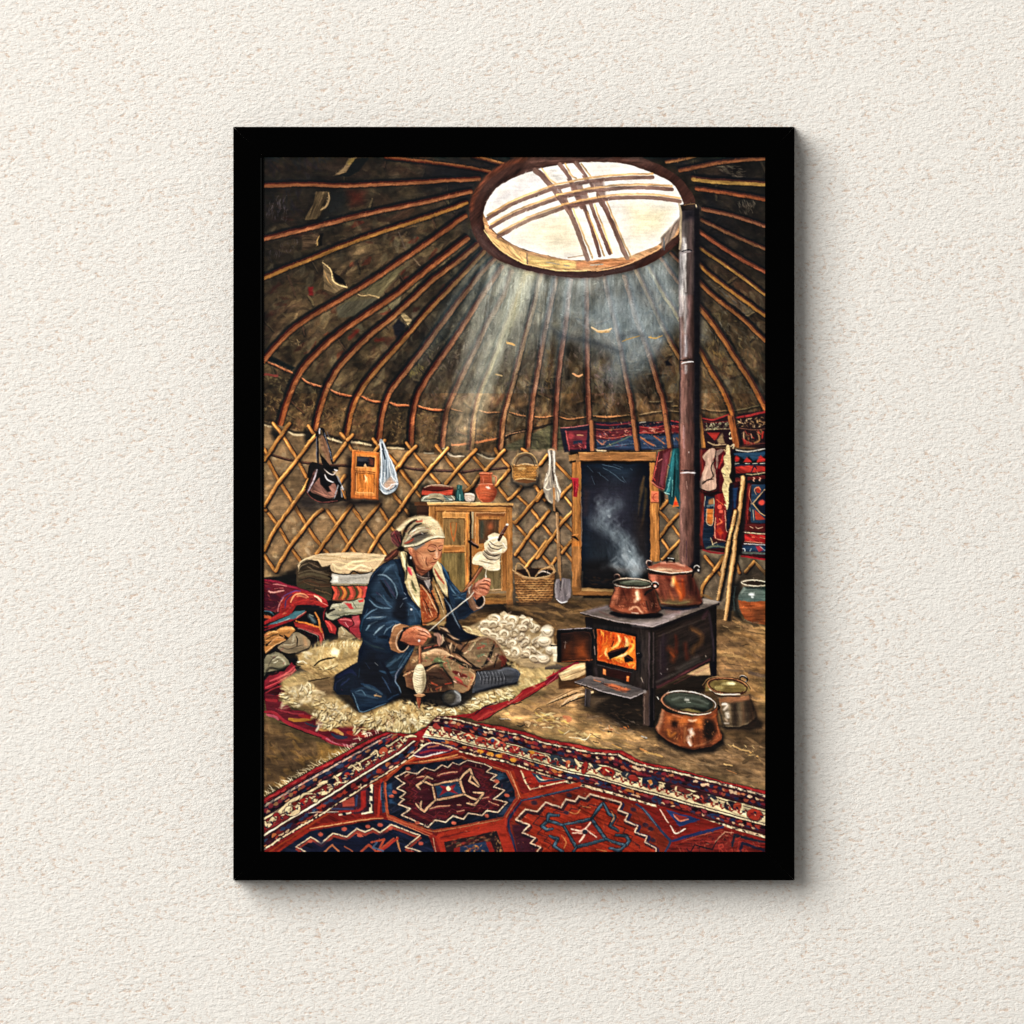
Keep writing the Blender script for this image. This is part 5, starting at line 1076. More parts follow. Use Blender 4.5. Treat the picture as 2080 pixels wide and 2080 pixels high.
# logs
F('5a3c20', '118,1260 385,1250 385,1400 120,1400', v=.1); F('d0b080', '120,1250 260,1160 385,1140 385,1250 240,1310 150,1320', v=.15, d=157); S('f0d8a8', 14, '150,1250 260,1200 370,1170'); S('8c6a44', 6, '150,1290 260,1250 380,1200'); S('ead0a0', 10, '140,1260 240,1230'); F('3c2614', '120,1310 200,1320 290,1300 290,1380 120,1400', f=2, a=.7)
for s, w, c in (('0,1550 150,1460 360,1390', 26, 'c8a070'), ('0,1560 150,1490 300,1440', 10, '181008'), ('20,1540 120,1490 200,1450', 8, 'e8c898'), ('140,1560 250,1480 450,1430', 20, 'e0bc90'), ('130,1580 240,1520 400,1470', 14, '15100c'), ('200,1530 300,1480', 8, 'f4dcb4'), ('60,1500 240,1420 360,1390', 8, '6c4c2c')):
    S(c, w, s, .95, t=(.2, 1))
# body
F('120d0c', '385,690 1045,800 1045,1770 1000,1770 940,1480 390,1290', v=.06)
F('0f0b0a', '1045,790 1670,575 1670,1280 1610,1280 1600,1140 1070,1400 1060,1780 1045,1760', v=.06, d=157)
F('1e1614', '460,760 1000,820 1000,1340 940,1400 460,1290', f=3, v=.12, d=90); F('2a2220', '920,800 1010,830 1005,1400 940,1400 900,1300', f=6, v=.2, d=90); F('110c0e', '385,690 450,700 445,1290 385,1290', f=2)
F('1f1613', '1060,830 1600,650 1630,1080 1080,1370', f=5, v=.14, d=157); F('120c0f', '1040,770 1700,540 1700,570 1640,600 1045,830', f=1.5); F('1e1418', '1080,1360 1100,900 1180,860 1180,1300', f=8)
for s, w, c, a in (('1100,880 1300,800 1560,710', 12, '443832', .7), ('1120,940 1120,1200', 14, '443c38', .5), ('1090,1380 1300,1270 1600,1110', 22, '5c2c30', .8), ('1080,1330 1280,1240 1580,1090', 20, '443e3a', .6), ('1300,1200 1480,1100', 60, '46423e', .5), ('1200,1000 1250,1040 1240,1120', 60, '6c2c12', .55), ('1220,1040 1250,1080', 24, 'a84818', .6), ('1420,800 1500,850 1520,930 1450,1000 1430,1050', 50, '5c3a1c', .5), ('1430,820 1510,860', 12, '8c5a2c', .45), ('1270,880 1280,1040', 40, '48180c', .7), ('1360,960 1380,1100', 50, '4a1c10', .7), ('1150,860 1140,1000 1160,1160', 30, '241a20', .6), ('1600,660 1640,1000 1640,1260', 22, '2a2026', .9), ('1580,640 1540,700', 40, '4c2c38', .5), ('1050,850 1050,1700', 10, '54464c', .8), ('1010,850 1005,1750', 12, '5c4c54', .8), ('1120,1240 1130,1250', 6, 'c8c0c0', .8), ('1190,1200 1190,1210', 5, 'c8c0c0', .8), ('1560,1070 1565,1080', 6, 'e0d0c0', .8), ('1250,1350 1600,1180', 8, '7c3c3c', .4)):
    S(c, w, s, a, f=1+w*.06, v=.15)
# top plate
F('5f544f', '330,650 620,575 1120,560 1540,510 1715,540 1680,570 1045,795 700,745', v=.12, d=10); F('8a8078', '1540,515 1715,540 1640,565 1530,560', f=1.5, v=.1); S('0c0a0c', 12, '335,660 700,755 1040,802 1690,560', sm=0)
S('a89ca0', 9, '335,650 700,738 1040,785 1200,730', .8, sm=0); S('b0a4ac', 30, '860,760 1050,760 1240,690', .7, f=6); S('8a7c84', 26, '420,640 560,600 620,590', .7, f=5); S('5c3c38', 10, '520,640 620,680 700,700', .6, f=2); S('9c8c94', 20, '1150,690 1280,660 1420,600', .7, f=4); S('7c5050', 20, '1180,640 1300,640', .5, f=5)
EL('0e0b0e', 880, 665, 262, 46, 2, f=2); F('0f0d14', '1110,590 1530,555 1500,600 1350,630 1130,620', f=2); S('1c2034', 14, '1140,600 1330,615 1480,590', .6)
# fire box
F('0e0a0a', '480,800 890,860 890,1220 490,1150')
F('c44a12', '500,810 870,885 878,1210 500,1115', v=.08); clip('503,815 868,890 873,1205 505,1112')
F('a8300c', '500,810 620,840 560,1000 500,1000', f=12, a=.8); F('c8420e', '640,830 860,880 870,1000 700,960', f=14, a=.7); F('f8a028', '560,980 860,1000 870,1190 600,1120', f=16, a=.5); F('a8340c', '500,1040 620,1100 870,1200 500,1120', f=8, a=.8)
D('f08c28 e0641a f0b048 c8440e a82c0a 7c1c08', '505,820 868,890 870,1200 505,1110', 150, 44, 14, 100, 45, .65)
for s, w, c in (('700,870 720,920 690,970 640,1000', 26, 'ffd870'), ('710,880 715,930', 14, 'fff0b0'), ('770,890 800,950 770,1000', 26, 'ffe080'), ('790,900 780,960', 12, 'fff4c0'), ('590,1000 580,1050 600,1080', 14, 'ffe090'), ('820,950 850,980 800,1060', 22, 'ffc850'), ('660,900 630,960', 16, '8c2808'), ('700,1080 760,1070 790,1040', 24, 'fff0b0'), ('600,1100 700,1090 760,1120', 14, 'ffd060'), ('820,1150 860,1150', 16, 'ffb040'), ('680,1110 740,1140', 16, 'ffb850'), ('830,900 860,930 850,1000', 12, 'ffb030'), ('560,900 550,960', 20, 'f07820'), ('520,860 530,1000 520,1090', 16, 'c03808')):
    S(c, w, s, .85, f=2, t=(.3, .3))
F('1c0e0c', '600,1045 640,1020 810,980 800,1010 760,1050 620,1110'); F('1c100e', '760,1090 800,1060 850,1100 850,1130 770,1140'); S('5c2c1c', 8, '620,1040 720,1010 800,990'); S('3c1810', 14, '660,930 640,980'); S('5c2414', 10, '780,1080 840,1110')
clip(); S('c8682c', 5, '500,812 870,888 876,1208 502,1114 500,812', .7, sm=0)
# door standing open
F('0c0a0b', '105,820 450,800 465,830 465,1110 440,1130 105,1140'); F('1d0f0c', '140,850 440,835 445,1110 145,1120', v=.1); F('5c2810', '280,880 390,900 420,1100 200,1120 240,1000', f=14, a=.7); F('8c3c14', '300,1000 360,960 400,1090 300,1090', f=10, a=.7); F('4a200c', '180,960 240,940 240,1100 150,1110', f=8, a=.8); S('a05024', 9, '150,1128 300,1120 450,1112', .8); S('9c94a0', 6, '115,818 300,805 445,803'); S('100c0d', 20, '50,975 110,970'); S('d8c8c0', 6, '185,935 180,1000', .6); S('0b090a', 34, '120,830 118,1130', 1, sm=0); S('8c5c44', 10, '460,820 475,900', .7); S('c8a090', 8, '470,980 475,1060', .8); S('3a2018', 6, '150,860 420,850 430,1090', .8)
# ash slot and hearth shelf
F('2a0f0c', '540,1180 830,1240 820,1330 550,1260', f=1.5); F('f08848', '552,1200 582,1206 582,1260 552,1250'); F('e87838', '785,1270 810,1275 810,1325 785,1320'); S('6c5c60', 6, '500,1160 840,1240', .6); S('4a3c44', 20, '480,1200 500,1280', .5, f=3)
F('58504f', '275,1325 430,1265 800,1350 980,1420 830,1495 560,1430', v=.14, d=10); S('a8a0a4', 8, '280,1330 560,1425 825,1490 975,1425', sm=0); S('0f0b0d', 10, '280,1340 560,1440 825,1503', sm=0); F('c05c34', '560,1350 640,1345 820,1400 780,1430 680,1410', f=3, a=.8)
for s in ('540,1345 600,1360', '620,1375 700,1395', '730,1415 820,1420'): S('2a2024', 10, s, .9)
for s in ('470,1310 530,1330', '640,1360 720,1380', '740,1390 790,1400'): S('f08850', 12, s, .8, f=1.5)
S('9c7068', 14, '470,1290 560,1310', .5, f=3); S('48424a', 20, '860,1380 940,1410', .5, f=4)
F('332b28', '378,1390 435,1405 430,1575 375,1570', v=.15, d=90); S('7c7480', 8, '385,1400 380,1560', .6); F('44342e', '945,1440 1005,1400 1003,1760 950,1755', v=.15, d=90); S('9c8478', 8, '960,1470 960,1740', .6); S('0c090b', 40, '1040,1400 1030,1760', 1); EL('8c8484', 965, 1425, 14, 14, f=2); EL('100c0e', 915, 1070, 28, 34, f=1.5); S('b8a898', 6, '890,1050 910,1045'); F('100c10', '1610,1140 1670,1120 1670,1280 1610,1280')
S('5c5058', 8, '930,1290 960,1340', .6); S('c8b8a0', 6, '935,1285 950,1330', .7)
D('b87840 d89858 8c4a24', '560,1800 620,1760 680,1800 640,1810', 10, 26, 10, 20, 40, .9); D('c8783c a05028', '700,1770 820,1770 820,1800 720,1800', 6, 26, 12, 30, 50, .9); D('54483c 6a5c50 3c3028', '330,1640 900,1720 1000,1790 800,1850 500,1800', 40, 60, 12, 15, 20, .5)
# ---------------------------------------------------------------- copper pots
fk('O')
for s, w in (('985,0 960,250 920,500 890,800 860,1020', 56), ('905,0 850,300 800,560 760,760', 46)):
    S('0e0a08', w*.9, off(s, w*.8, 6), .8, f=2, t=(1, 1)); S('8c6438', w, s, t=(1, .8)); S('c49a64', w*.6, off(s, -w*.1, 0), t=(1, .8), v=.15); S('dab47c', w*.2, off(s, -w*.2, 0), .7, t=(1, 1))
# clay jar at the right
F('0f0e0d', '930,560 1050,520 1100,620 1020,760 1100,1040 1380,1090 1380,1110 1080,1060 960,950', f=8, a=.8); S('3c4a48', 16, '985,600 970,760 980,900', .6)
F('54625c', '1100,590 1380,590 1380,780 1330,790 1030,770 1030,700', sm=0, v=.12, f=1.2); F('1c2422', '1110,590 1380,590 1380,640 1290,620 1150,620', f=3)
F('8c4420', '1030,765 1180,790 1380,780 1380,1090 1200,1060 1110,1010 1050,880', v=.2, f=1.2); F('5c3018', '1230,900 1380,860 1380,1085 1240,1060', f=8, a=.7); EL('2a2018', 1240, 545, 150, 34, 0); S('c8c0ac', 15, ell(1240, 542, 165, 38, 3, 30, 360)); EL('e8f0f4', 1205, 693, 38, 20, f=2); EL('e8f0f4', 1215, 728, 16, 8, f=1.5); S('a05c30', 12, '1050,800 1100,880 1200,900', .6); S('96a098', 12, '1060,680 1110,630', .6, f=2); S('6a5844', 12, '1110,1020 1200,1055 1310,1060', .7)

def pot(body, rimc, rim, seed, hi=(), dark=(), base='8c4a2c'):
    F(base, body, v=.1, sm=0, f=1)
fk('N')
# lidded pot
F('7c3c2a', '1000,260 1420,270 1480,400 1530,540 1500,570 1280,585 1130,570 1090,470 1040,380 1000,300', v=.08)
F('b86c54', '1005,270 1080,270 1110,450 1080,440 1020,340', f=5, a=.8); F('3a1610', '1370,270 1420,275 1480,400 1525,540 1400,560 1380,400', f=6, a=.85, v=.2, d=80); F('6c3c24', '1100,480 1480,490 1500,560 1280,580 1130,565', f=8, a=.8); F('5c5034', '1120,520 1400,530 1380,575 1200,578', f=5, a=.7)
for s, w, c, a in (('1180,300 1210,330 1240,310', 30, '4c1810', .8), ('1240,310 1240,380', 34, 'ffd8a0', .9), ('1250,320 1290,400 1320,480', 46, 'd85c14', .7), ('1330,330 1350,460 1320,520', 30, 'a8380c', .8), ('1290,340 1360,350', 20, '5c1c0c', .8), ('1140,290 1340,300', 24, '7c2c1c', .6), ('1150,440 1170,520', 24, 'c06048', .6), ('1440,330 1460,440', 10, '8c4a34', .7), ('1210,430 1240,520', 20, 'c86838', .6), ('1130,550 1280,560 1400,545', 8, 'b8a468', .7), ('1480,420 1500,500', 8, '6c3424', .8)):
    S(c, w, s, a, f=1+w*.07)
F('120c0b', '1010,235 1220,270 1450,240 1440,270 1220,285 1010,270', f=1.5)
F('96543e', '990,200 1050,180 1150,152 1300,160 1420,210 1450,230 1390,255 1220,262 1050,240', sm=0, v=.1, f=1); F('f0c8a0', '1030,222 1100,208 1230,222 1330,240 1250,248 1120,243', f=4, a=.85); S('8c3c28', 14, '1060,200 1150,170 1260,175', .7, f=3); S('a0503c', 16, '1250,220 1370,200', .7, f=4); S('e8b8a0', 16, '1130,165 1240,160 1350,190', .8, f=3); S('f4e4d0', 7, '992,215 1100,245 1230,258 1380,250 1450,232'); S('2c1410', 9, '1000,240 1110,262 1230,275 1380,268 1440,250')
S('15100f', 30, '1185,155 1190,125 1245,125 1255,155'); S('6c3c2c', 16, '1180,158 1260,158'); S('e8e0d8', 10, '1195,115 1250,118'); OV('4a2c24', 18, 1010, 168, 26, 26, 0, 120, 400); OV('e0d0c4', 7, 1008, 163, 28, 26, 0, 170, 330); S('15100f', 22, '1430,300 1450,240 1470,210 1500,230'); OV('15100f', 16, 1478, 220, 24, 28, 0, 150, 420); OV('e8e4e0', 7, 1476, 215, 26, 28, 0, 180, 340); EL('f0ece8', 1492, 232, 9, 9, f=1.5)
SS4 = [(60, '2a100a', '1420,300 1460,420 1480,520', .75), (40, '3c1810', '1100,320 1120,420 1160,520', .6), (24, '1c0c08', '1400,290 1420,420', .7), (50, '4c2014', '1180,300 1220,420', .5), (20, 'ffc070', '1250,300 1246,360', .8), (14, 'e8783c', '1290,420 1320,500', .7), (30, '38180e', '1360,320 1380,500', .6), (16, 'b8583c', '1050,320 1080,420', .6), (30, '5c4c30', '1180,550 1300,560 1420,545', .6), (10, '140a08', '1130,572 1280,588 1500,572 1530,545', .9), (8, '1c0e0a', '1000,270 1040,380 1100,480', .7)]
for q in SS4: S(q[1], q[0], q[2], q[3], f=2+q[0]*.1)
# open pot with steam
F('84402a', '665,395 700,400 1060,400 1075,480 1100,560 1125,620 1080,650 900,668 760,660 650,630 615,590 640,500 665,440', v=.1)
F('b86c4c', '670,400 720,400 700,520 640,600 625,580 650,480', f=6, a=.7); F('2e120c', '940,410 1060,410 1100,560 1110,620 1010,650 1000,520 960,470', f=6, a=.8, v=.2, d=80); F('4c1e14', '720,410 840,410 820,470 740,500', f=6, a=.8); F('a8583a', '640,580 800,630 900,660 760,655 640,620', f=5, a=.7)
for s, w, c, a in (('890,440 900,500 870,540', 34, 'f8c8a0', .9), ('880,450 895,520', 14, 'fff0dc', .9), ('850,480 920,500', 14, 'e08c64', .7), ('760,560 900,560 990,590', 22, '6c2c1c', .7), ('820,620 880,590 940,650', 16, 'f0b890', .9), ('840,655 900,655', 10, 'fff0d8', .9), ('700,500 690,560', 10, 'd88868', .7), ('980,540 1000,620', 14, '140c0a', .8), ('1070,500 1100,590', 10, '8c4c34', .8), ('750,430 780,520', 12, '240e0a', .6), ('930,570 980,640', 12, 'c87850', .6), ('1040,440 1080,600', 14, '5c2418', .8)):
    S(c, w, s, a, f=1+w*.07)
for q in [(60, '240e08', '1010,420 1040,520 1060,630', .75), (40, '30120a', '740,420 730,500 700,560', .6), (34, '3c160c', '800,420 810,500 790,580', .5), (8, '140a08', '630,610 760,655 900,672 1060,655 1120,625', .9), (8, '1c0e0a', '665,400 640,500 612,590', .8), (8, '1c0e0a', '1075,440 1100,540 1128,610', .8), (20, 'ffe0b8', '888,450 898,510', .8), (26, 'c05c30', '930,470 940,540', .5)]: S(q[1], q[0], q[2], q[3], f=2+q[0]*.1)
D('c87c58 5c2818 a05a3c e0a078', '640,500 1080,520 1110,610 900,650 650,610', 60, 18, 6, 60, 60, .6)
F('14100c', '640,345 700,320 860,310 1020,330 1060,370 1030,400 900,410 740,400 660,370'); F('44463a', '710,345 860,325 990,345 1030,370 940,388 800,385 720,365', f=2, v=.1); S('8c9480', 10, '760,350 900,338 980,350', .7, f=2); S('1c1c14', 10, '740,375 880,388 1000,380', .8); OV('4a342a', 20, 845, 358, 196, 42, 3); OV('e8dcc8', 8, 845, 360, 198, 46, 3, 10, 330); OV('c8b49c', 6, 845, 350, 185, 36, 3, 180, 350)
OV('4a2c22', 18, 690, 300, 26, 22, 0, 130, 400); OV('e0b8a0', 7, 688, 294, 28, 22, 0, 180, 340); OV('140e0c', 24, 1065, 385, 28, 26, 0, 90, 420); OV('e8dcd4', 7, 1066, 375, 34, 26, 0, 190, 350); S('1a100e', 24, '1040,420 1000,440 970,470'); EL('f0e4dc', 1070, 390, 9, 9, f=1.5)
# steam
for s, w, a in (('840,300 900,220 800,120 760,20', 60, .25), ('880,280 940,200 880,100', 50, .2), ('780,280 640,190 560,200', 34, .14), ('840,260 720,150 700,60', 40, .2), ('900,300 820,220 860,140', 30, .25)):
    S('a0b0bc', w, s, a, f=8, t=(.6, .3))
for s in ('850,290 880,220 820,150 760,90', '790,110 760,60 770,30', '920,260 900,180 930,120', '760,260 700,200 640,180', '850,240 870,180'):
    S('d0dae2', 20, s, .16, f=6, t=(.3, 1, .2))
# ---- pots on the floor (right)
fk('R')
F('17100c', '1260,360 1620,260 1690,330 1680,380 1560,410 1320,400', f=5, a=.85); F('120d0b', '650,470 760,560 960,640 1200,620 1310,540 1300,440 1280,420', f=6, a=.9)
F('5c4c38', '1240,80 1560,50 1560,120 1600,220 1625,270 1560,330 1460,370 1320,372 1280,330 1250,200', v=.1); F('8c5c3c', '1260,90 1560,60 1570,110 1400,130 1260,125', f=3, a=.9); F('2c221a', '1500,120 1560,110 1620,270 1540,340 1490,300', f=6, a=.8); F('241a14', '1380,130 1440,130 1440,360 1400,365', f=8, a=.7)
for s, w, c, a in (('1300,150 1340,160 1310,200', 24, 'f0e0d0', .9), ('1290,150 1330,145', 10, 'ffffff', .9), ('1340,240 1345,270', 34, 'fff8f0', .95), ('1320,290 1340,310', 16, 'c8a890', .8), ('1310,335 1350,335', 14, 'e8dcd0', .8), ('1450,180 1480,330', 24, '5c5040', .6), ('1590,230 1600,290', 8, '8c6a4c', .8), ('1350,180 1330,300', 20, 'a89c88', .5), ('1400,110 1520,100', 9, 'b8785a', .7), ('1300,365 1480,360 1580,310', 6, '8c7c60', .7)):
    S(c, w, s, a, f=1+w*.07)
fk('N')
F('3c2414', '1540,1380 1580,1310 1700,1290 1900,1300 1932,1340 1932,1450 1800,1465 1660,1440 1560,1410'); fk('O')
F('7c6838', '600,1860 720,1800 900,1790 1080,1830 1160,1900 1180,1960 600,1960', f=1.5, v=.12); S('2c1a10', 16, '570,1900 640,1800 800,1775 980,1780 1130,1850 1190,1932'); S('a07c50', 8, '560,1880 640,1790 800,1765 980,1775 1120,1830 1185,1910'); S('5c4424', 10, '620,1900 720,1810 900,1800 1080,1840', .8); S('f0e4a8', 30, '890,1850 950,1860 980,1870'); S('e8d890', 26, '730,1910 800,1900'); S('dccb88', 9, '1000,1860 1080,1900'); OV('0f0c0c', 24, 1100, 1800, 50, 34, 20, 150, 400); OV('c8c4c0', 8, 1098, 1785, 50, 32, 20, 180, 320); EL('b0a8a0', 1130, 1830, 8, 8)
fk('N'); EL('6c5a30', 1790, 1370, 150, 62, 8, f=1.5, v=.12); OV('3c2014', 18, 1780, 1375, 190, 74, 8, 0, 360); OV('a87048', 8, 1778, 1370, 200, 80, 8, 100, 340); EL('c8b470', 1700, 1390, 40, 16, f=4, a=.8); EL('f0e8b0', 1810, 1345, 44, 16, f=3); EL('d0c080', 1760, 1350, 40, 10, f=4, a=.8); S('e8d8c0', 14, '1600,1400 1660,1440 1760,1455 1900,1450', .9); S('2c1810', 14, '1620,1420 1700,1465 1900,1475')
fk('R')
# front copper pot
for q in [(50, '2c1a10', '1560,120 1590,220 1580,320', .8), (30, '6c4a30', '1480,110 1500,220 1490,340', .5), (40, '2a2018', '1410,140 1420,340', .7), (30, '8c5c3c', '1540,80 1400,110 1270,110', .7), (12, 'a8744c', '1270,130 1280,240', .6), (7, '120c0a', '1250,100 1270,220 1320,370 1460,372 1580,330 1625,275 1590,160 1560,60', .8), (14, 'b8a080', '1360,160 1370,320', .5)]: S(q[1], q[0], q[2], q[3], f=2+q[0]*.1)
F('7a3c20', '700,190 760,230 1000,270 1180,230 1250,180 1240,300 1260,380 1285,440 1280,500 1180,560 1020,592 900,575 760,510 660,430 635,380 680,290', v=.1)
F('a87858', '640,380 700,200 720,210 700,330 670,430', f=4, a=.8); F('c8682c', '740,260 960,280 930,340 760,330', f=7, a=.8); F('1a0f0b', '1110,300 1200,320 1240,400 1180,500 1110,470 1100,380', f=6, a=.9); F('20100a', '790,310 860,320 840,370 800,360', f=4, a=.8); F('d8702a', '1010,290 1110,270 1100,380 1020,360', f=8, a=.7); F('5c3018', '700,400 860,420 860,540 760,500', f=8, a=.7)
for s, w, c, a in (('760,400 780,460 830,430', 26, 'c8742c', .7), ('740,300 730,400', 20, '9c4c20', .7), ('960,300 1000,310 1040,300', 16, 'f0c8a0', .9), ('970,400 1000,440 960,480 980,540', 34, 'f0d0b8', .85), ('990,390 980,430', 20, 'fff0e4', .9), ('960,520 980,550', 16, 'ffffff', .9), ('1000,470 1010,520', 12, '4c2818', .8), ('930,380 920,520', 24, 'b87848', .6), ('1040,400 1080,540', 26, '8c4420', .7), ('1240,330 1265,460', 10, 'c87040', .8), ('1180,520 1250,480', 12, 'a05a30', .8), ('860,560 1020,580 1180,545', 8, '2c140c', .8), ('670,430 760,500 880,555', 8, 'b8683c', .8), ('1130,280 1190,280 1230,250', 14, 'a85024', .8), ('800,250 900,280', 10, 'e0905c', .8), ('1020,560 1100,540 1180,500', 10, 'd08858', .7), ('870,400 880,500', 12, '3a1c10', .6)):
    S(c, w, s, a, f=1+w*.06)
for q in [(70, '1a0e09', '1150,300 1170,400 1150,520', .8), (50, '281008', '820,300 830,380', .75), (40, '3a180c', '700,360 720,440 800,520', .5), (34, '2c120a', '1050,400 1060,540', .5), (8, '140a08', '640,385 665,435 760,515 900,580 1020,597 1180,565 1285,500', .9), (8, '1c0e0a', '1240,220 1250,330 1290,440', .8), (40, 'd87430', '930,290 900,340', .6), (26, 'f09040', '1060,300 1070,360', .6), (30, '8a3c18', '880,440 890,540', .6)]: S(q[1], q[0], q[2], q[3], f=2+q[0]*.1)
D('e08c4c 8c4824 5c2814 c87438', '720,280 1240,300 1260,480 1000,570 720,440', 60, 24, 8, 80, 60, .55)
EL('242620', 960, 125, 245, 95, 8, f=1); EL('3c4238', 950, 110, 220, 76, 8, f=4, v=.1); F('15140f', '840,190 1000,180 1140,200 1120,240 960,235', f=3, a=.8); F('7a6a3c', '880,200 960,190 1060,215 1100,235 960,232', f=2, a=.9); S('e8ece4', 20, '930,100 960,105', .9, f=2); S('c8d0c4', 10, '940,125 980,130', .9); S('8c9890', 10, '800,100 900,80 1050,100 1150,140', .5, f=3); S('5c6c60', 14, '850,150 1000,140 1150,180', .5, f=3)
OV('3c2a20', 22, 965, 130, 266, 102, 9); OV('d8d4cc', 11, 965, 124, 262, 100, 9, 190, 372); OV('a87050', 12, 960, 134, 268, 104, 9, 70, 220); OV('ecd8c0', 9, 965, 140, 264, 102, 9, 30, 110); OV('140f0d', 18, 690, 80, 30, 36, 0, 100, 300); S('e8e0d8', 10, '655,75 665,95'); S('0e0b0a', 22, '1250,160 1265,180 1250,200')
# ------------------------- shovel blade and floor-basket base
fk('N')
F('6c6468', '95,320 160,310 235,320 245,420 235,500 190,550 140,560 85,500 80,420', sm=0, v=.15, d=90); S('a8a0a0', 14, '100,340 90,420 100,500', .7, f=2); S('b8b0b0', 10, '160,330 150,430', .7); S('c8c8cc', 12, '100,520 150,552 200,540'); S('3c3436', 14, '135,330 145,430'); S('8c6844', 26, '110,-20 125,180 138,330', t=(1, .5)); S('8c8484', 20, '200,340 210,480', .5, f=3)
# threshold of the door
F('7a5028', '255,400 345,400 660,420 645,480 255,480', v=.12); F('b08850', '345,405 660,425 650,445 345,435'); S('2c1a0c', 10, '260,480 640,490'); F('8c5c30', '255,0 340,0 345,400 255,400', v=.14, d=90); S('1a100a', 9, '345,0 350,400'); F('0b0a0d', '350,150 600,130 700,300 655,420 350,400', f=12, a=.9); S('0f0b0a', 40, '380,380 650,395', .8); D('1c1210 2c1c10', '360,300 650,300 650,400 360,390', 20, 50, 14, 0, 20, .7)
for s, w, a in (('840,300 900,220 800,120 760,20', 70, .25), ('880,280 940,200 880,100', 60, .2), ('780,280 640,190 560,200', 40, .16), ('840,260 720,150 700,60', 50, .22), ('900,300 820,220 860,140', 40, .25), ('700,120 640,60 660,0', 50, .12)):
    S('8ea2b2', w, s, a, f=9, t=(.6, .3), v=.15)
for s in ('850,290 880,220 820,150 760,90', '790,110 760,60 770,30', '920,260 900,180 930,120', '760,260 700,200 640,180', '850,240 870,180', '800,200 760,150 720,130', '840,130 870,70', '900,90 850,160 880,210'):
    S('ccd8e2', 22, s, .16, f=6, t=(.3, 1, .2))
# ---------------------------------------------------------------- the big carpet in front
def wob(s, k=1.5):
    p = off(s, 0, 0); return p+rng.uniform(-k, k, p.shape)*FRM[2]*.5


def band(a, b, t0, t1, c, **k):
    """strip between two guide lines given with equal numbers of points"""
    a, b = off(a, 0, 0), off(b, 0, 0)
    p0 = a+(b-a)*t0; p1 = a+(b-a)*t1
    F(c, np.vstack([p0, p1[::-1]]), **k)


def walk(s, step):
    p = off(s, 0, 0); L = np.r_[0, np.cumsum(np.hypot(*np.diff(p, axis=0).T))]
    for d in np.arange(step*.5, L[-1], step):
        i = min(len(p)-2, np.searchsorted(L, d)-1); i = max(i, 0)
        t = (d-L[i])/(L[i+1]-L[i]); e = (p[i+1]-p[i])/(L[i+1]-L[i])
        yield p[i]+(p[i+1]-p[i])*t, e, np.array([-e[1], e[0]])


def motifs(a, b, t, step, cols, w, ln, jit=.12, a_=.9):
    a, b = off(a, 0, 0), off(b, 0, 0)
    cols = cols.split()
    for p, e, n in walk(a+(b-a)*t, step):
        p = p+n*rng.uniform(-jit, jit)*40+e*rng.uniform(-.3, .3)*step
        q = [p-e*ln*rng.uniform(.3, .6)+n*rng.uniform(-6, 6), p+n*rng.uniform(-8, 8), p+e*ln*rng.uniform(.3, .6)+n*rng.uniform(-6, 6)]
        S(cols[rng.randint(len(cols))], w*rng.uniform(.7, 1.3), q, a_, t=(.5, 1, .5))


fk('P')
LO = '-10,1195 300,1010 500,890 700,790 900,680 1100,575 1230,520'      # outer edge, left side
LI = '-10,1720 300,1520 480,1420 900,1150 1120,1010 1500,770 1640,640'  # inner edge of the borders, left side
CARP = '-10,1195 300,1010 500,890 700,790 900,680 1100,575 1230,520 1500,540 1620,470 1740,360 1940,380 2030,420 2350,460 2600,520 2800,590 3100,640 3300,690 3540,700 3740,810 4040,870 4260,930 4560,1010 4980,1100 4980,1800 -10,1800'
F('0c0809', off(CARP, -6, -8), f=3, a=.8); F('7a181a', CARP, v=.15, f=1.2, d=22)
clip(CARP)
# fringe first seen outside, so it is painted unclipped
clip()
for p, e, n in walk('-10,1160 300,985 480,880 700,765 900,655 1000,560 1150,520', 22):
    if rng.rand() < .85:
        q = p+n*8
        S(('c8b490', 'e8dcc0', 'b8a484')[rng.randint(3)], rng.uniform(6, 12), [q, q-n*rng.uniform(10, 30)+e*rng.uniform(-20, 10), q-n*rng.uniform(30, 70)+e*rng.uniform(-60, 10)], .85, t=(1, .8, .3))
clip(CARP)
for t0, t1, c in ((0, .1, '8a1c22'), (.1, .36, '2a1626'), (.13, .17, 'a89080'), (.36, .41, 'c8b490'), (.41, .66, '6c2024'), (.66, .71, 'dccab0'), (.71, .93, '3c1622'), (.93, .97, 'c8a888')):
    band(LO, LI, t0, t1, c, v=.15, d=157)
S('160c12', 10, off(LO, 14, 26), .8, sm=0); 
for t in (.1, .355, .415, .655, .715, .925, .975):
    a, b = off(LO, 0, 0), off(LI, 0, 0); S('140a10', 9, wob(a+(b-a)*t, .6), .85, sm=0)
motifs(LO, LI, .05, 60, 'a82c30 7c1820 b83c38', 20, 60)
motifs(LO, LI, .22, 48, 'a03828 1c2848 8c4030 74242c 303a5c 141c3c 8c6040', 34, 50)
motifs(LO, LI, .30, 60, '8c2c20 1c2848 a87858 4c1c28 180c14', 22, 50)
motifs(LO, LI, .15, 40, 'c8a890 a05048 201830', 9, 40)
motifs(LO, LI, .80, 50, '9c3424 202c50 7c2420 a85c34 283c60 180c14', 36, 50)
motifs(LO, LI, .88, 60, '1c2848 8c2c20 b06c40 301020 c0a080', 20, 50)
motifs(LO, LI, .95, 40, 'e0c8a8 d8b898 181018', 14, 30)
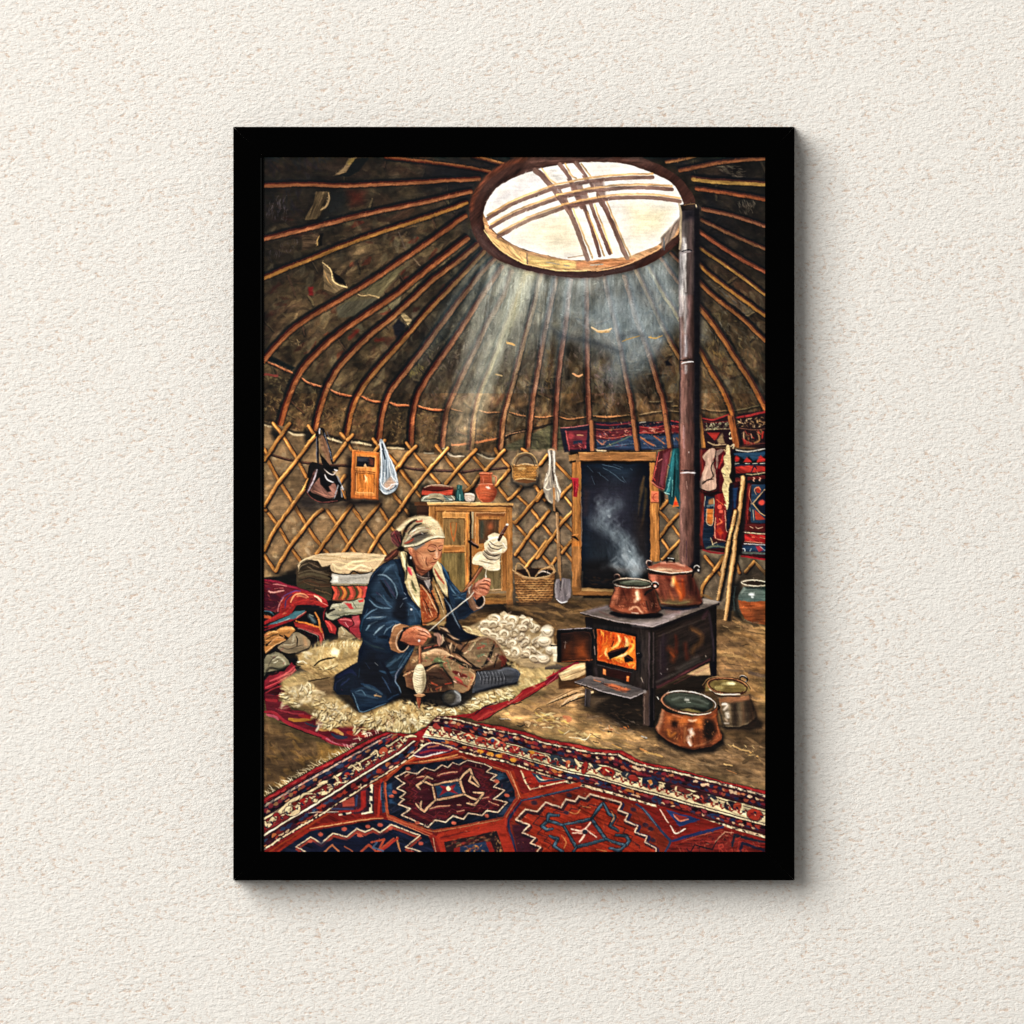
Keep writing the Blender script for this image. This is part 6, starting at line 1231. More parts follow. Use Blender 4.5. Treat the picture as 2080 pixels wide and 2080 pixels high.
# cream scrolls of the main border, left side
CB = 'd2bc94'
for s, w in (('60,1440 150,1330 200,1290 300,1200 380,1150', 40), ('230,1300 290,1320 360,1290 350,1240 290,1230', 44), ('480,1160 540,1190 560,1130 640,1110 700,1070', 36), ('560,1040 620,1010 680,1000', 26), ('720,950 760,1000 720,1040 660,1030', 30), ('760,1010 840,1000 860,960', 24), ('900,900 940,870 980,880 970,830 940,820', 26), ('1000,880 1030,850 1090,800', 20), ('1100,780 1150,750 1130,700 1080,740', 22), ('1160,760 1230,720 1290,700', 18), ('1290,690 1340,680 1390,620 1370,590', 20), ('1230,650 1290,640', 16), ('40,1400 60,1440 100,1420', 30), ('130,1340 150,1300 190,1310', 14), ('860,870 900,850 960,900', 18), ('1400,600 1440,560 1520,560', 24), ('380,1180 420,1130 500,1120', 22)):
    S('180c12', w*1.35, s, .7); S(CB, w, s, .95, t=(.6, .6), v=.12)
for x, y, c, r in ((150, 1330, '7c1c20', 30), (415, 1195, '9c2420', 40), (850, 935, '1c2450', 62), (845, 935, 'c03c30', 30), (690, 1000, '141020', 34), (330, 1220, '5c2018', 26), (560, 1150, '6c1c20', 28), (1200, 700, 'b05038', 46), (1110, 770, '20203c', 26), (1290, 670, '9c4030', 22), (1010, 840, '4c1c20', 24), (270, 1280, 'd8c8a0', 40)):
    EL('180c12', x, y, r*1.2, r*.9, -30, f=1.5, a=.8); EL(c, x, y, r, r*.75, -30, f=1)
fk('Q')
RO = '130,230 360,262 560,320 750,370 1000,425 1200,490 1500,545 1700,590 1942,600 2140,700 2440,755 2640,800 2942,880 3360,990'
RI = '-60,560 230,590 400,640 560,670 750,710 940,770 1130,840 1340,905 1560,960 1900,1050 2340,1180 2640,1270 2942,1350 3360,1470'
for t0, t1, c in ((0, .09, '8c1c20'), (.09, .15, 'b89c84'), (.15, .40, '3c1620'), (.40, .45, 'c8b490'), (.45, .69, 'c4b08c'), (.69, .74, 'cdb898'), (.74, .93, '481820'), (.93, 1, 'c0a080')):
    band(RO, RI, t0, t1, c, v=.15, d=22)
for t in (.09, .15, .395, .45, .69, .745, .925, 1.0):
    a, b = off(RO, 0, 0), off(RI, 0, 0); S('1a0c10', 10, wob(a+(b-a)*t, .6), .85, sm=0)
motifs(RO, RI, .05, 60, 'a82c28 7c181c b43c30', 20, 60)
motifs(RO, RI, .12, 44, 'e0cca8 c8a888 1c1420 e8d8b8', 13, 34)
motifs(RO, RI, .22, 40, '9c3828 1c2648 b06c48 74202c 141c3c 8c2c20 180c14 c8a888', 28, 40)
motifs(RO, RI, .32, 44, '8c3024 1c2a54 74202c 401828 a04c34 180c14', 28, 44)
motifs(RO, RI, .79, 46, '9c3424 203058 b06834 741c20 883438 180c14', 30, 46)
motifs(RO, RI, .86, 50, '301020 8c2c20 c8a480 28365c', 20, 40)
motifs(RO, RI, .965, 34, 'ecd8b8 d8b898 1c1018', 16, 26)
# scrolls on the cream band, right side: dark red ground pieces over cream
for x, y, rx, ry, c in ((230, 400, 60, 26, '7c2420'), (330, 430, 50, 26, '5c1c20'), (450, 460, 60, 30, 'a03828'), (570, 500, 50, 30, 'b04030'), (680, 515, 60, 32, '9c3020'), (760, 535, 50, 24, 'b44838'), (890, 590, 62, 36, 'a82c28'), (1010, 600, 60, 22, '404a54'), (1120, 650, 76, 28, 'a02c24'), (1290, 690, 70, 50, '2c3440'), (1420, 720, 90, 46, '34323c'), (1580, 770, 30, 60, '8c2420'), (1680, 760, 50, 30, '2c2c38'), (1800, 805, 76, 40, '9c241c'), (1990, 835, 50, 26, '30303c'), (2060, 870, 50, 30, '8c2c24'), (2220, 915, 84, 52, '242c48'), (2400, 960, 40, 44, '2c1a20'), (2500, 970, 80, 24, '5c2824'), (2560, 1000, 60, 20, '6c2c28'), (2720, 1060, 84, 54, '3c1c20'), (2830, 1075, 40, 40, '2c2c38'), (3010, 1140, 60, 44, '28202c'), (3080, 1150, 40, 40, '9c3c28'), (3250, 1230, 76, 54, '942c20'), (130, 370, 40, 24, 'a03c34')):
    EL('201014', x+3, y+5, rx*1.12, ry*1.12, 14, f=1.2, a=.8); EL(c, x, y, rx, ry, 14, f=1, v=.15)
for s, w in (('290,420 320,450 380,430', 16), ('390,470 440,450 480,480 530,480', 16), ('630,500 680,480 740,520 690,550 640,540', 18), ('180,370 200,420 240,430', 18), ('870,560 900,600 930,570', 8), ('940,620 1000,650 1080,620', 16), ('1060,660 1100,640 1180,650', 10), ('1200,650 1240,690 1220,720', 24), ('1290,690 1310,700', 30), ('1370,690 1430,740 1390,770 1340,740', 18), ('1490,690 1530,750 1540,800', 26), ('1630,730 1680,800 1740,770', 26), ('1790,790 1820,810', 22), ('1930,820 1900,850', 20), ('2000,830 1990,850', 12), ('2140,880 2130,930', 24), ('2200,900 2240,920 2220,940', 18), ('2350,930 2380,1000 2460,1000 2480,960', 24), ('2640,1040 2700,1060 2650,1080', 20), ('2820,1070 2860,1110 2800,1130', 22), ('2980,1110 3030,1190 3120,1180 3130,1130', 26), ('3230,1220 3260,1240', 10), ('3330,1270 3360,1240', 30)):
    S('d2be96', w, s, .95, t=(.6, .6))
EL('24407c', 680, 505, 18, 20); EL('c87c38', 2225, 910, 22, 20); EL('b84838', 2730, 1065, 16, 24); EL('c8b490', 1300, 690, 16, 14); EL('c06840', 1420, 715, 24, 20)
for x, y in ((560, 610), (660, 635), (740, 655), (880, 695), (1060, 620)): EL('c8842c', x, y, 34, 18, 12, f=1.2)
def vine(a, b, t, step, amp, w, c1, c2, leaf):
    a, b = off(a, 0, 0), off(b, 0, 0); P_, i = [], 0
    for p, e, n in walk(a+(b-a)*t, step):
        P_.append(p+n*amp*(1 if i % 2 else -1)); i += 1
    P_ = np.array(P_); S(c1, w, P_, .9, t=(1, 1))
    for i in range(len(P_)-1):
        m = (P_[i]+P_[i+1])/2; d = P_[i+1]-P_[i]; q = np.array([-d[1], d[0]])*.3
        S(leaf[i % len(leaf)], w*1.9, [m-q*.9-d*.1, m-q*.2, m+q*.7+d*.2], .92, t=(.3, 1, .4)); S(c2, w*.6, [P_[i]-d*.15, P_[i]+q*.3, P_[i]+d*.2], .8)
        EL(leaf[(i+1) % len(leaf)], P_[i][0], P_[i][1], w*1.1, w*.7, 10); EL('1a0c12', P_[i][0]+rng.uniform(-8, 8), P_[i][1]+w*.4, w*.4, w*.3)


vine(RO, RI, .57, 46, 22, 11, '6c2420', '241420', ('8c2a20', '22293c', '9c3c28', '5c1820'))
fk('P'); vine(LO, LI, .53, 44, 20, 10, '2c1418', 'c8b490', ('8c2a20', 'c8b490', '1c2440', 'b09c78')); fk('Q')
# ---- field
FLD = '-394,903 -194,700 0,560 60,530 130,560 230,600 400,650 560,680 940,780 1130,850 1340,915 1560,970 1900,1060 2340,1190 2942,1360 3400,1480 3400,1700 -1600,1700 -1300,1450 -900,1180'
fk('P'); F('6e1814', '-10,1720 480,1425 900,1160 1130,1015 1500,775 1650,645 1730,650 2000,730 2540,860 2940,1000 3500,1150 4540,1440 4980,1580 4980,1800 -10,1800', v=.15, d=22)
# lighter strips of the field's own edge
S('8c3418', 20, '60,1710 480,1430 900,1160 1200,965 1400,830', .8); S('8c2416', 34, '130,1720 500,1470 900,1390 1180,1350', .9); S('b02c1c', 34, '1180,990 1150,1340', .9)
for s, w, c in (('1240,960 1480,790 1600,760 1932,700', 36, 'a02c16'), ('1240,950 1400,830 1560,740', 12, 'c87040'), ('480,1465 700,1430 1000,1380 1200,1360', 12, 'c89060'), ('1520,815 1700,790 1932,740', 16, 'c88c50')):
    S(c, w, s, .9)
# corner triangle under the border
F('421838', '1500,740 1650,620 1932,700 1932,680 1850,720 1520,770', v=.15); F('1c1c40', '1640,570 1800,600 1760,620 1660,600')
for s, w, c in (('1500,730 1650,625 1830,655 1930,690', 13, 'dcc4a4'), ('1500,750 1600,760 1800,710 1860,690', 13, 'e8dcd0'), ('1640,670 1740,650', 22, 'b8684c'), ('1650,580 1800,610', 26, '24345c'), ('1560,720 1700,700 1850,700', 20, '8c2430'), ('1630,690 1560,700', 14, '2c2450')):
    S(c, w, s, .9)
fk('Q')
# first octagon: blue ground, zigzag, plum field
O1 = '-194,723 0,712 370,662 600,735 830,805 925,1000 935,1070 800,1270 400,1350 100,1400 -150,1320 -354,1243 -400,1080 -394,903'
F('84301c', off(O1, 0, 0), f=1); S('b07048', 9, O1, .8, sm=0)
F('16192a', '-180,740 0,730 370,680 600,752 810,822 895,1000 905,1065 780,1250 400,1330 100,1380 -150,1300 -335,1228 -380,1080 -372,910', v=.25, d=157)
F('1e3c58', '650,800 780,830 820,860 740,900 700,860', f=3, v=.3); F('1c3c64', '-380,950 -310,920 -300,1100 -250,1130 -330,1120', f=3, v=.3); F('24304c', '830,1060 905,1060 780,1250 720,1240 840,1120', f=3, v=.3); D('22304c 14162a 2c3c58', O1, 60, 40, 14, 20, 60, .35)
Z1 = '430,695 350,745 290,720 240,765 180,745 110,800 10,770 -60,833 -164,808 -274,863 -184,923 -254,973 -174,1013 -234,1063 -190,1083 -244,1133 -124,1173 -214,1233 46,1353 116,1283 216,1303 286,1243 390,1275 440,1215 570,1240 620,1190 730,1210 825,1110 690,1080 800,990 690,960 740,910 660,890 720,840 620,810 670,770 600,735'
F('360f18', Z1, v=.15, f=1)
for s, w, c in ((Z1+' 430,695', 20, 'cfb296'),): S('14101c', w*1.7, s, .7, sm=0); S(c, w*.62, s, .95, sm=0, v=.15)
Zi = (off(Z1, 0, 0)-(265, 985))
F('52161a', Zi*.86+(265, 990), v=.12, f=1); F('3c1018', Zi*.8+(265, 990), v=.12, f=1); S('8c2c38', 6, Zi*.72+(265, 990), .6, sm=0); F('320e18', '60,900 380,820 560,1000 430,1130 100,1180 -20,1050', f=10, a=.7)
D('6c1a20 501420 30101c 7c241c', Z1, 90, 34, 10, 20, 60, .45)
for s in ('-60,870 0,855 60,880', '140,850 230,820 330,810', '60,1170 150,1150 260,1140', '640,1100 740,1140', '560,1080 640,1060', '330,1135 370,1135', '330,1200 400,1185', '-180,860 -140,830'):
    S('c89070', 14, s, .9); S('7c2430', 8, off(s, 0, 16), .8)
for s in ('90,940 360,885 400,1035 120,1090 90,940', '90,940 0,905 -64,945 -30,980', '0,905 40,860 90,880', '360,885 400,830 460,785 480,850 520,900 550,950', '470,850 450,900 540,955', '400,1035 500,1075 540,1090 590,1020 490,1010', '540,1090 500,1135 430,1120', '120,1090 50,1150 10,1200 -30,1170 -20,1100', '-74,1120 -40,1160'):
    S('14101c', 40, s, .7, sm=0); S('c49a76', 22, s, .95, sm=0, v=.15)
F('1c3c60', '118,948 345,905 378,1022 140,1066'); F('7c1c24', '160,940 240,965 320,925 290,985 350,1030 240,1000 150,1050 190,985'); EL('dcc0a0', 245, 977, 22, 22)
for x, y in ((720, 905), (620, 1240), (300, 1310), (820, 1040), (-60, 1310), (-150, 780), (-280, 1010), (-310, 1050)): EL('b45440', x, y, 24, 16, 10, f=1)
# red ground between the octagons
for s, w, c in (('870,810 960,1060', 46, '9c2e16'), ('850,810 950,1060', 9, 'd8986c'), ('970,1050 1250,1000 1530,930', 60, '982c16'), ('960,1095 1250,1030 1530,965', 24, '1a2644'), ('955,1110 840,1270 835,1340 870,1450 910,1600', 24, '1c2448'), ('800,1270 700,1320 200,1420 140,1470', 44, 'a82c18'), ('810,1290 800,1400 860,1600', 40, 'a82c1c'), ('920,1080 800,1240', 20, '7c241c')):
    S(c, w, s, .9, v=.15)
S('5c6c84', 7, '960,1092 1250,1027 1520,962', .7)
# small triangle top right
F('9c2418', '950,790 1400,900 1040,1000', v=.15); S('e4cca4', 16, '960,800 1000,900 1045,985', .9); S('e4cca4', 12, '1050,985 1200,945 1390,905', .9); F('243850', '1060,820 1380,890 1130,920', f=1); S('d8d8b8', 14, '1110,850 1150,890 1230,880', .9); F('a03020', '1150,850 1300,880 1180,890')
for s in ('990,880 1010,870', '1020,940 1050,930', '1100,965 1130,960', '1180,945 1200,940'): S('2c1418', 14, s, .9)
# second octagon: rust ground
F('702214', '975,1110 1250,1045 1530,980 1900,1075 2140,1160 2260,1300 2400,1450 2420,1500 2370,1600 920,1600 880,1440 850,1330 870,1270', v=.15, d=22)
F('3c1420', '870,1330 1040,1330 1120,1500 1100,1600 920,1600', f=3)
Z2 = '1110,1600 1150,1550 1050,1510 1100,1460 970,1410 1040,1330 910,1280 1000,1180 1120,1200 1200,1110 1350,1160 1400,1080 1490,1100 1520,1050 1590,1075 1640,1030 1932,1110 1942,1125 1912,1185 2012,1225 1972,1290 2102,1340 2072,1400 2192,1445 2172,1500 2282,1560 2282,1600'
F('8c2614', Z2, v=.18, f=1, d=22); S('1a1220', 40, off(Z2, 12, 18), .75, sm=0); S('24204c', 22, off(Z2[Z2.index('1932,1110'):], 26, 8), .8, sm=0); S('cfae94', 16, Z2, .95, sm=0, v=.15)
D('a83418 8c2014 b84420 6c1c18', Z2, 110, 44, 14, 20, 60, .5)
S('1a1220', 12, (off(Z2, -1600, -1400)*.76+(1600, 1410)), .55, sm=0)
for s in ('1370,1330 1650,1275 1790,1470 1500,1550 1370,1330', '1650,1275 1700,1200 1760,1115', '1370,1330 1220,1290 1165,1340 1210,1380 1270,1370', '1220,1290 1230,1230 1330,1240', '1500,1550 1470,1600', '1790,1470 1932,1520 1990,1530 2020,1490 1990,1440 1890,1430', '1980,1530 1930,1580 1830,1560', '1770,1120 1820,1220 1880,1250 1830,1340 1910,1390', '1240,1440 1320,1470 1280,1540 1370,1590'):
    S('140f16', 46, s, .7, sm=0); S('2a4258', 26, s, .95, sm=0, v=.25); S('6c8090', 6, off(s, -2, -6), .45, sm=0)
F('7c2018', '1400,1340 1645,1300 1760,1465 1510,1525', v=.15)
for s in ('1450,1370 1560,1390 1640,1310', '1460,1410 1580,1420 1530,1500', '1600,1380 1700,1450'): S('e8c4b0', 18, s, .9)
EL('2c2430', 1585, 1400, 24, 24); S('c84830', 24, '1500,1350 1540,1350'); S('c84830', 20, '1640,1390 1680,1410')
for s in ('1420,1200 1500,1220 1540,1180', '1560,1150 1640,1160', '1850,1200 1870,1260 1840,1300', '1360,1440 1400,1500 1380,1560', '1700,1570 1800,1590'): S('b87440', 12, s, .8)
for x, y in ((1090, 1115), (1430, 1040), (1400, 1210), (2180, 1330), (2230, 1370), (2250, 1480), (2060, 1180)): EL('281c30', x, y, 30, 20, 20, f=1.5, a=.8)
# triangle at the right, blue edges of the second octagon
F('6e1814', '2280,1130 2640,1230 2940,1340 2440,1460 2330,1290', v=.15); S('24345c', 24, '2090,1130 2160,1180 2260,1300 2390,1450 2420,1500 2370,1600', .95); S('788890', 8, '2150,1165 2220,1250 2290,1340', .7)
F('1c3478', '2380,1180 2720,1280 2510,1350', v=.15); F('7c2424', '2440,1210 2600,1260 2520,1300'); S('d88060', 16, '2460,1240 2510,1290 2600,1280', .9); S('e8ccb8', 16, '2320,1180 2400,1310', .8); S('ecd8c8', 14, '2420,1340 2480,1415 2570,1370', .9)
S('1c2c6c', 30, '2440,1490 2600,1440 2800,1390 2940,1350', .95); S('a8684c', 10, '2460,1530 2700,1440 2940,1385', .8)
F('6c1c18', '2440,1530 2700,1440 2960,1380 3360,1500 3360,1600 2420,1600', v=.2); D('a85038 3c1018 8c3428 241018', '2440,1530 2960,1390 3360,1500 3360,1600 2420,1600', 70, 40, 14, 20, 60, .7)
for s, w, c in (('2620,1600 2660,1530 2840,1570 2880,1480', 14, '1a1018'), ('3030,1540 3050,1430 3200,1470 3360,1500', 26, '182030'), ('2860,1500 2960,1400 3040,1410', 10, 'c0886c'), ('3070,1470 3110,1450', 8, 'c03c30'), ('3080,1600 3100,1490 3340,1550', 8, 'b02c24'), ('3110,1600 3130,1510 3340,1580', 30, '1c1830')):
    S(c, w, s, .9, sm=0)
D('1a0c12 7c2018 b0603c c8a078 1c2444 4c1418', '-400,900 300,560 900,760 2300,1180 3300,1480 3300,1600 -400,1600', 620, 26, 6, 20, 80, .5)
D('1a0c12 5c1814 8c2c20', '-400,900 300,560 900,760 2300,1180 3300,1480 3300,1600 -400,1600', 300, 60, 9, 20, 80, .3)
# remains of the painter's hand at the bottom edge
for s in ('2905,1600 2900,1530 2935,1515 2945,1545 2910,1560 2950,1600', '2970,1570 2980,1600', '3010,1575 3030,1570 3030,1600', '3085,1600 3095,1575 3105,1600', '3120,1580 3140,1575 3140,1600 3170,1580 3195,1600'):
    S('c04030', 8, s, .8, sm=0)
# square motif at the bottom middle
F('a02818', '130,1480 790,1310 900,1600 180,1600', v=.12); F('2a1418', '200,1500 720,1390 790,1600 230,1600', f=1); D('b08858 a06038 1a1014 8c2c20 7c1c18', '210,1490 710,1395 740,1480 250,1560', 50, 34, 16, -14, 30, .6, f=1.5); D('a07848 1a1014 8c4c30', '660,1400 720,1400 790,1600 720,1600', 20, 26, 16, 70, 40, .85)
F('7c1c18', '300,1560 660,1490 700,1600 300,1600'); F('1c2c50', '360,1550 610,1490 650,1600 360,1600'); D('a8703c 8c5030 7c3424', '410,1550 580,1530 600,1600 400,1600', 26, 26, 14, 0, 60, .9)
# left small square motif
fk('P')
F('3c1c28', '760,1230 1000,1080 1110,1030 1110,1320 650,1310', f=1, v=.1); F('8c1c1c', '980,1100 1030,1090 1030,1250 980,1280', f=1); F('9c3c30', '800,1200 910,1150 920,1240 800,1250', f=1); S('2c3c6c', 30, '940,1140 930,1240', .9); S('2c3c6c', 20, '700,1270 900,1270', .8); S('a02420', 24, '990,1110 995,1270 760,1300', .9)
S('e0d0b0', 40, '1085,1040 1075,1290', .95); S('e0d0b0', 26, '1090,1300 990,1320', .95); S('e0ccb0', 24, '880,1310 770,1330', .9); S('e0ccb0', 10, '470,1310 580,1300 760,1300', .7)
for x, y in ((1060, 1080), (1080, 1130), (1090, 1210), (1060, 1240), (820, 1320)): EL('1c1828', x, y, 22, 16, 40, f=1)
F('24304c', '1170,1020 1200,1000 1220,1300 1190,1310', v=.2); S('b85030', 22, '1220,1020 1240,1300', .9); S('4c6c8c', 14, '1180,1060 1180,1180', .8)
# third octagon, bottom left
F('141830', '120,1730 480,1490 1200,1370 1300,1390 1640,1530 1720,1730', v=.2, d=22); D('222e50 10132a 26365a', '300,1600 480,1490 1200,1370 1640,1530 1700,1700 200,1700', 60, 50, 16, 0, 60, .4)
Z3 = '460,1700 345,1645 490,1545 590,1610 710,1510 840,1545 940,1465 1020,1500 1100,1465 1170,1505 1280,1425 1560,1530 1480,1600 1420,1645 1600,1700'
S('8c3428', 26, off(Z3, 4, 26), .9, sm=0); S('d4b898', 14, Z3, .95, sm=0)
F('101430', '500,1690 520,1600 900,1560 1250,1500 1330,1540 1360,1700', f=3, a=.7)
for s, w, c in (('970,1700 1060,1625 1140,1690', 24, 'a8442c'), ('620,1690 700,1630 770,1690', 18, 'b06840'), ('1080,1600 1210,1570 1150,1690 1300,1560', 22, 'b8482c'), ('1330,1550 1345,1610 1370,1700', 18, 'c88050'), ('820,1640 900,1690', 16, 'a85838'), ('940,1510 1000,1540', 14, 'c06040'), ('1340,1560 1180,1680', 34, 'a82c20'), ('1140,1600 1100,1650 1200,1680', 20, '40587c')):
    S(c, w, s, .9, sm=0)
for x, y in ((585, 1520), (820, 1470), (1050, 1445), (1170, 1430), (970, 1530), (1570, 1610), (1270, 1460), (480, 1590)): EL('b45040', x, y, 24, 18, 0, f=1)
S('a84830', 20, '1240,1350 1450,1430 1680,1520', .95); S('d89060', 8, '1250,1370 1450,1450 1660,1540', .8); S('b02c1c', 40, '1730,1560 1780,1700', .95); S('c8a080', 12, '1690,1560 1720,1700', .8)
clip()
# ---------------------------------------------------------------- the woman spinning wool
fk('L')
def SS(L, f=.7):
    for q in L:
        S(q[1], q[0]*1.18, q[2], q[3] if len(q) > 3 else .9, f=f+q[0]*.02, v=.12, t=(.5, .45))
fk('M')
F('0d0b0c', '90,700 760,640 980,560 1500,640 1900,640 1900,780 1500,860 1350,990 1180,1000 760,920 380,1060 300,1040 80,860', f=6, a=.85)
# boots
F('3e4046', '1480,660 1560,640 1700,620 1800,600 1880,620 1918,670 1900,740 1850,765 1700,790 1560,830 1440,860', sm=0, v=.1); S('14151a', 24, '1480,850 1600,820 1760,780 1880,760', .8, f=2); S('5c606c', 16, '1700,640 1800,615 1870,640', .8, f=2); S('6c707a', 8, '1820,610 1890,640 1905,690', .8)
for x in range(1500, 1740, 34): S('9094a0', 7, [(x, 650), (x+22, 690), (x+26, 730)], .75); S('14151a', 9, [(x+14, 660), (x+38, 720), (x+34, 770)], .8)
S('4a4e58', 30, '1560,700 1700,670 1860,660', .5, f=5)
# skirt
F('6c4c34', '960,380 1130,330 1300,320 1500,305 1640,315 1720,390 1780,500 1770,580 1700,620 1480,640 1480,720 1420,830 1370,860 1200,840 960,860 800,800 770,660 860,470', v=.12, sm=0)
F('8a6c4c', '840,520 1000,450 1200,460 1400,560 1470,650 1460,740 1380,860 1250,820 1140,760 990,760 850,640', v=.15, f=2); F('2c1a14', '980,640 1150,600 1250,720 1200,840 1000,860 960,760', f=8, a=.8); F('5c3c2a', '790,640 880,560 940,640 900,820 800,780', f=4, a=.7)
F('7a6248', '1340,500 1440,360 1600,330 1700,400 1740,500 1620,600 1500,620 1400,560', f=3, v=.12); F('2a1a14', '1560,600 1770,540 1740,620 1520,640', f=3, a=.8)
SS([(40, '5c6a44', '1060,560 1120,530 1150,600'), (30, '6a7450', '1200,540 1230,620'), (30, '62704e', '1150,600 1200,670'), (26, '8c9468', '1120,540 1180,560'), (26, '66785c', '1500,500 1560,480'), (24, '5c7458', '1540,370 1580,380'), (30, 'a04838', '1500,420 1560,400'), (16, 'b85c44', '1170,570 1200,560'), (34, '5c1c18', '1260,650 1330,680 1390,700'), (24, 'a83c34', '1270,700 1330,740 1350,760'), (16, 'e0b0a0', '1250,740 1320,760'), (14, 'e8c8b0', '1310,665 1320,690'), (14, 'e0b898', '1410,730 1430,750'), (30, '6c2c20', '1300,750 1400,800'), (12, 'd8c8a0', '1560,490 1590,500'), (40, 'c8a078', '950,480 1060,450 1180,470'), (20, 'd8b48c', '1000,450 1130,440 1260,500'), (16, 'b48c64', '1210,490 1350,560 1460,640'), (18, '1c1210', '1200,500 1280,530 1350,590'), (34, '1a1210', '1230,500 1330,560 1430,600 1520,620'), (14, 'b88c6c', '1280,490 1400,560 1480,600'), (40, 'b07c54', '1420,660 1450,740 1400,830'), (12, '1c110e', '1480,700 1430,820 1370,860'), (40, '3c241a', '1130,640 1200,700 1240,780'), (30, 'a88058', '860,560 920,510 1000,480'), (24, '241612', '800,650 900,640 1040,590'), (14, 'c49c74', '770,690 850,650 900,640'), (14, 'c09870', '1000,640 1100,580'), (30, '8c3c24', '1050,760 1100,780'), (30, '944c30', '1090,820 1140,800'), (20, '1c1210', '1070,700 1150,720'), (16, 'a83824', '1180,770 1240,760'), (20, '34201a', '980,800 1080,830')])
SS([(24, '120f10', '1660,390 1600,540 1540,600'), (40, '5c241c', '1700,500 1760,530 1740,590'), (16, '9c8468', '1440,350 1560,315 1650,325 1720,400 1760,480'), (12, '8c7858', '1370,480 1440,400 1500,330'), (18, '6a5a48', '1480,600 1580,580'), (16, 'c89c84', '1600,520 1640,560'), (14, 'd0a890', '1680,470 1700,520'), (24, '1e1614', '1700,480 1660,600'), (12, 'b8a080', '1330,480 1420,440 1480,360')])
SS([(60, '1c1512', '1060,330 1200,390 1340,470', .9), (50, 'b08c68', '1210,400 1230,420 1220,440', .6), (26, 'b49878', '1240,370 1220,430'), (24, '8c6c50', '1290,380 1270,440'), (40, '604434', '1300,350 1360,420'), (20, '241812', '1190,340 1230,470'), (18, '9c8460', '1380,370 1500,340')])
F('1f1614', '880,440 1000,380 1120,260 1180,300 1160,400 1000,450', f=2, a=.9); SS([(40, 'a07460', '1080,280 1120,290 1120,390'), (14, '5c3c30', '1070,310 1090,380'), (26, 'b05c44', '980,420 1100,390'), (40, '4c4034', '900,460 1020,430'), (16, 'c8a888', '1140,280 1160,330 1140,380')])
D('a88c68 c8a880 8c6c4c 5c6444 9c4434 6c5438 b89870', '850,520 1000,450 1200,460 1400,560 1470,650 1440,780 1250,680 1100,600 860,620', 90, 30, 14, 40, 80, .6)
D('6c4c34 8c3c28 4c3424 a07850 3c2a1e', '800,640 980,640 1200,840 1000,860 820,800', 50, 34, 14, 60, 60, .6)
D('9c8460 b09870 6c6c4c 94503c 5c4834', '1380,480 1460,350 1620,330 1720,400 1740,500 1600,590 1440,560', 70, 28, 13, 60, 80, .6)
SS([(16, '17100e', '960,640 1060,580 1160,560'), (14, '17100e', '1150,600 1240,720 1260,800', .8), (12, 'c8a47c', '1000,470 1120,450 1250,490'), (12, 'c09c74', '1420,640 1470,690 1440,780'), (14, '140e0c', '1300,460 1420,560 1500,620', .9), (10, 'b89470', '1330,520 1440,600'), (12, '140e0c', '1420,340 1340,430 1320,480', .8)])
# other foot
EL('17181a', 1235, 910, 88, 86, 20, f=1); EL('6c6c6c', 1260, 905, 78, 80, 20, f=1.5, v=.12); EL('34302a', 1225, 905, 62, 66, 20, f=4); S('9ca0a0', 14, '1270,838 1320,880 1330,930', .8); S('1c1a18', 20, '1180,960 1250,990 1310,960', .8, f=3); EL('5c5644', 1230, 890, 30, 30, f=8, a=.6)
# coat skirt
F('0d1626', '350,200 345,260 380,330 330,440 320,560 250,590 100,680 80,830 120,870 240,880 270,920 340,1050 420,1040 600,960 740,890 750,850 700,730 760,640 840,500 880,400 860,300 700,0 400,0', v=.05, sm=0)
F('16283a', '600,560 800,400 870,420 780,580 690,700 640,680', f=4, a=.9, v=.15); F('142a44', '250,830 400,790 600,880 620,950 400,1030 340,1045 280,920', f=3, a=.9, v=.12); F('0a0d16', '330,560 480,480 560,640 600,800 400,800 330,700', f=12, a=.8)
SS([(16, '38566e', '860,430 790,540 730,620 700,690', .8), (10, '5c7c98', '700,690 690,740 730,800 750,860', .9), (8, '6a6a80', '750,600 700,670 690,740', .8), (22, '2a4864', '700,520 640,580 600,600', .8), (14, '38566e', '640,560 700,540 780,470', .7), (20, '24486c', '540,640 620,660 700,640', .7), (26, '1c3c60', '360,770 460,800 560,860', .8), (16, '38566e', '390,790 500,830 560,870', .7), (8, '5c84a0', '270,860 310,960 350,1045 420,1030 600,960', .9), (20, '2a4864', '300,860 400,880 520,910', .8), (10, '4c7898', '300,850 360,830 400,880', .7), (24, 'a08058', '490,880 550,890', .9), (30, '0a1020', '560,560 640,700 640,800'), (30, '141c3c', '130,700 250,640 300,680', .8), (20, '1c2850', '160,780 240,720', .8), (8, '242c50', '100,830 110,760 200,700', .6), (10, '30507c', '560,700 600,760 650,860', .6), (30, '0a0d18', '660,800 720,850 680,900', .7), (8, '283c64', '400,560 440,620', .5), (7, '8c9498', '490,560 520,590', .8), (20, '244468', '620,920 720,870', .8), (12, '3c2038', '160,820 170,830', .7), (14, '2c5070', '800,470 720,600', .7), (10, '204060', '340,620 330,700', .5)])
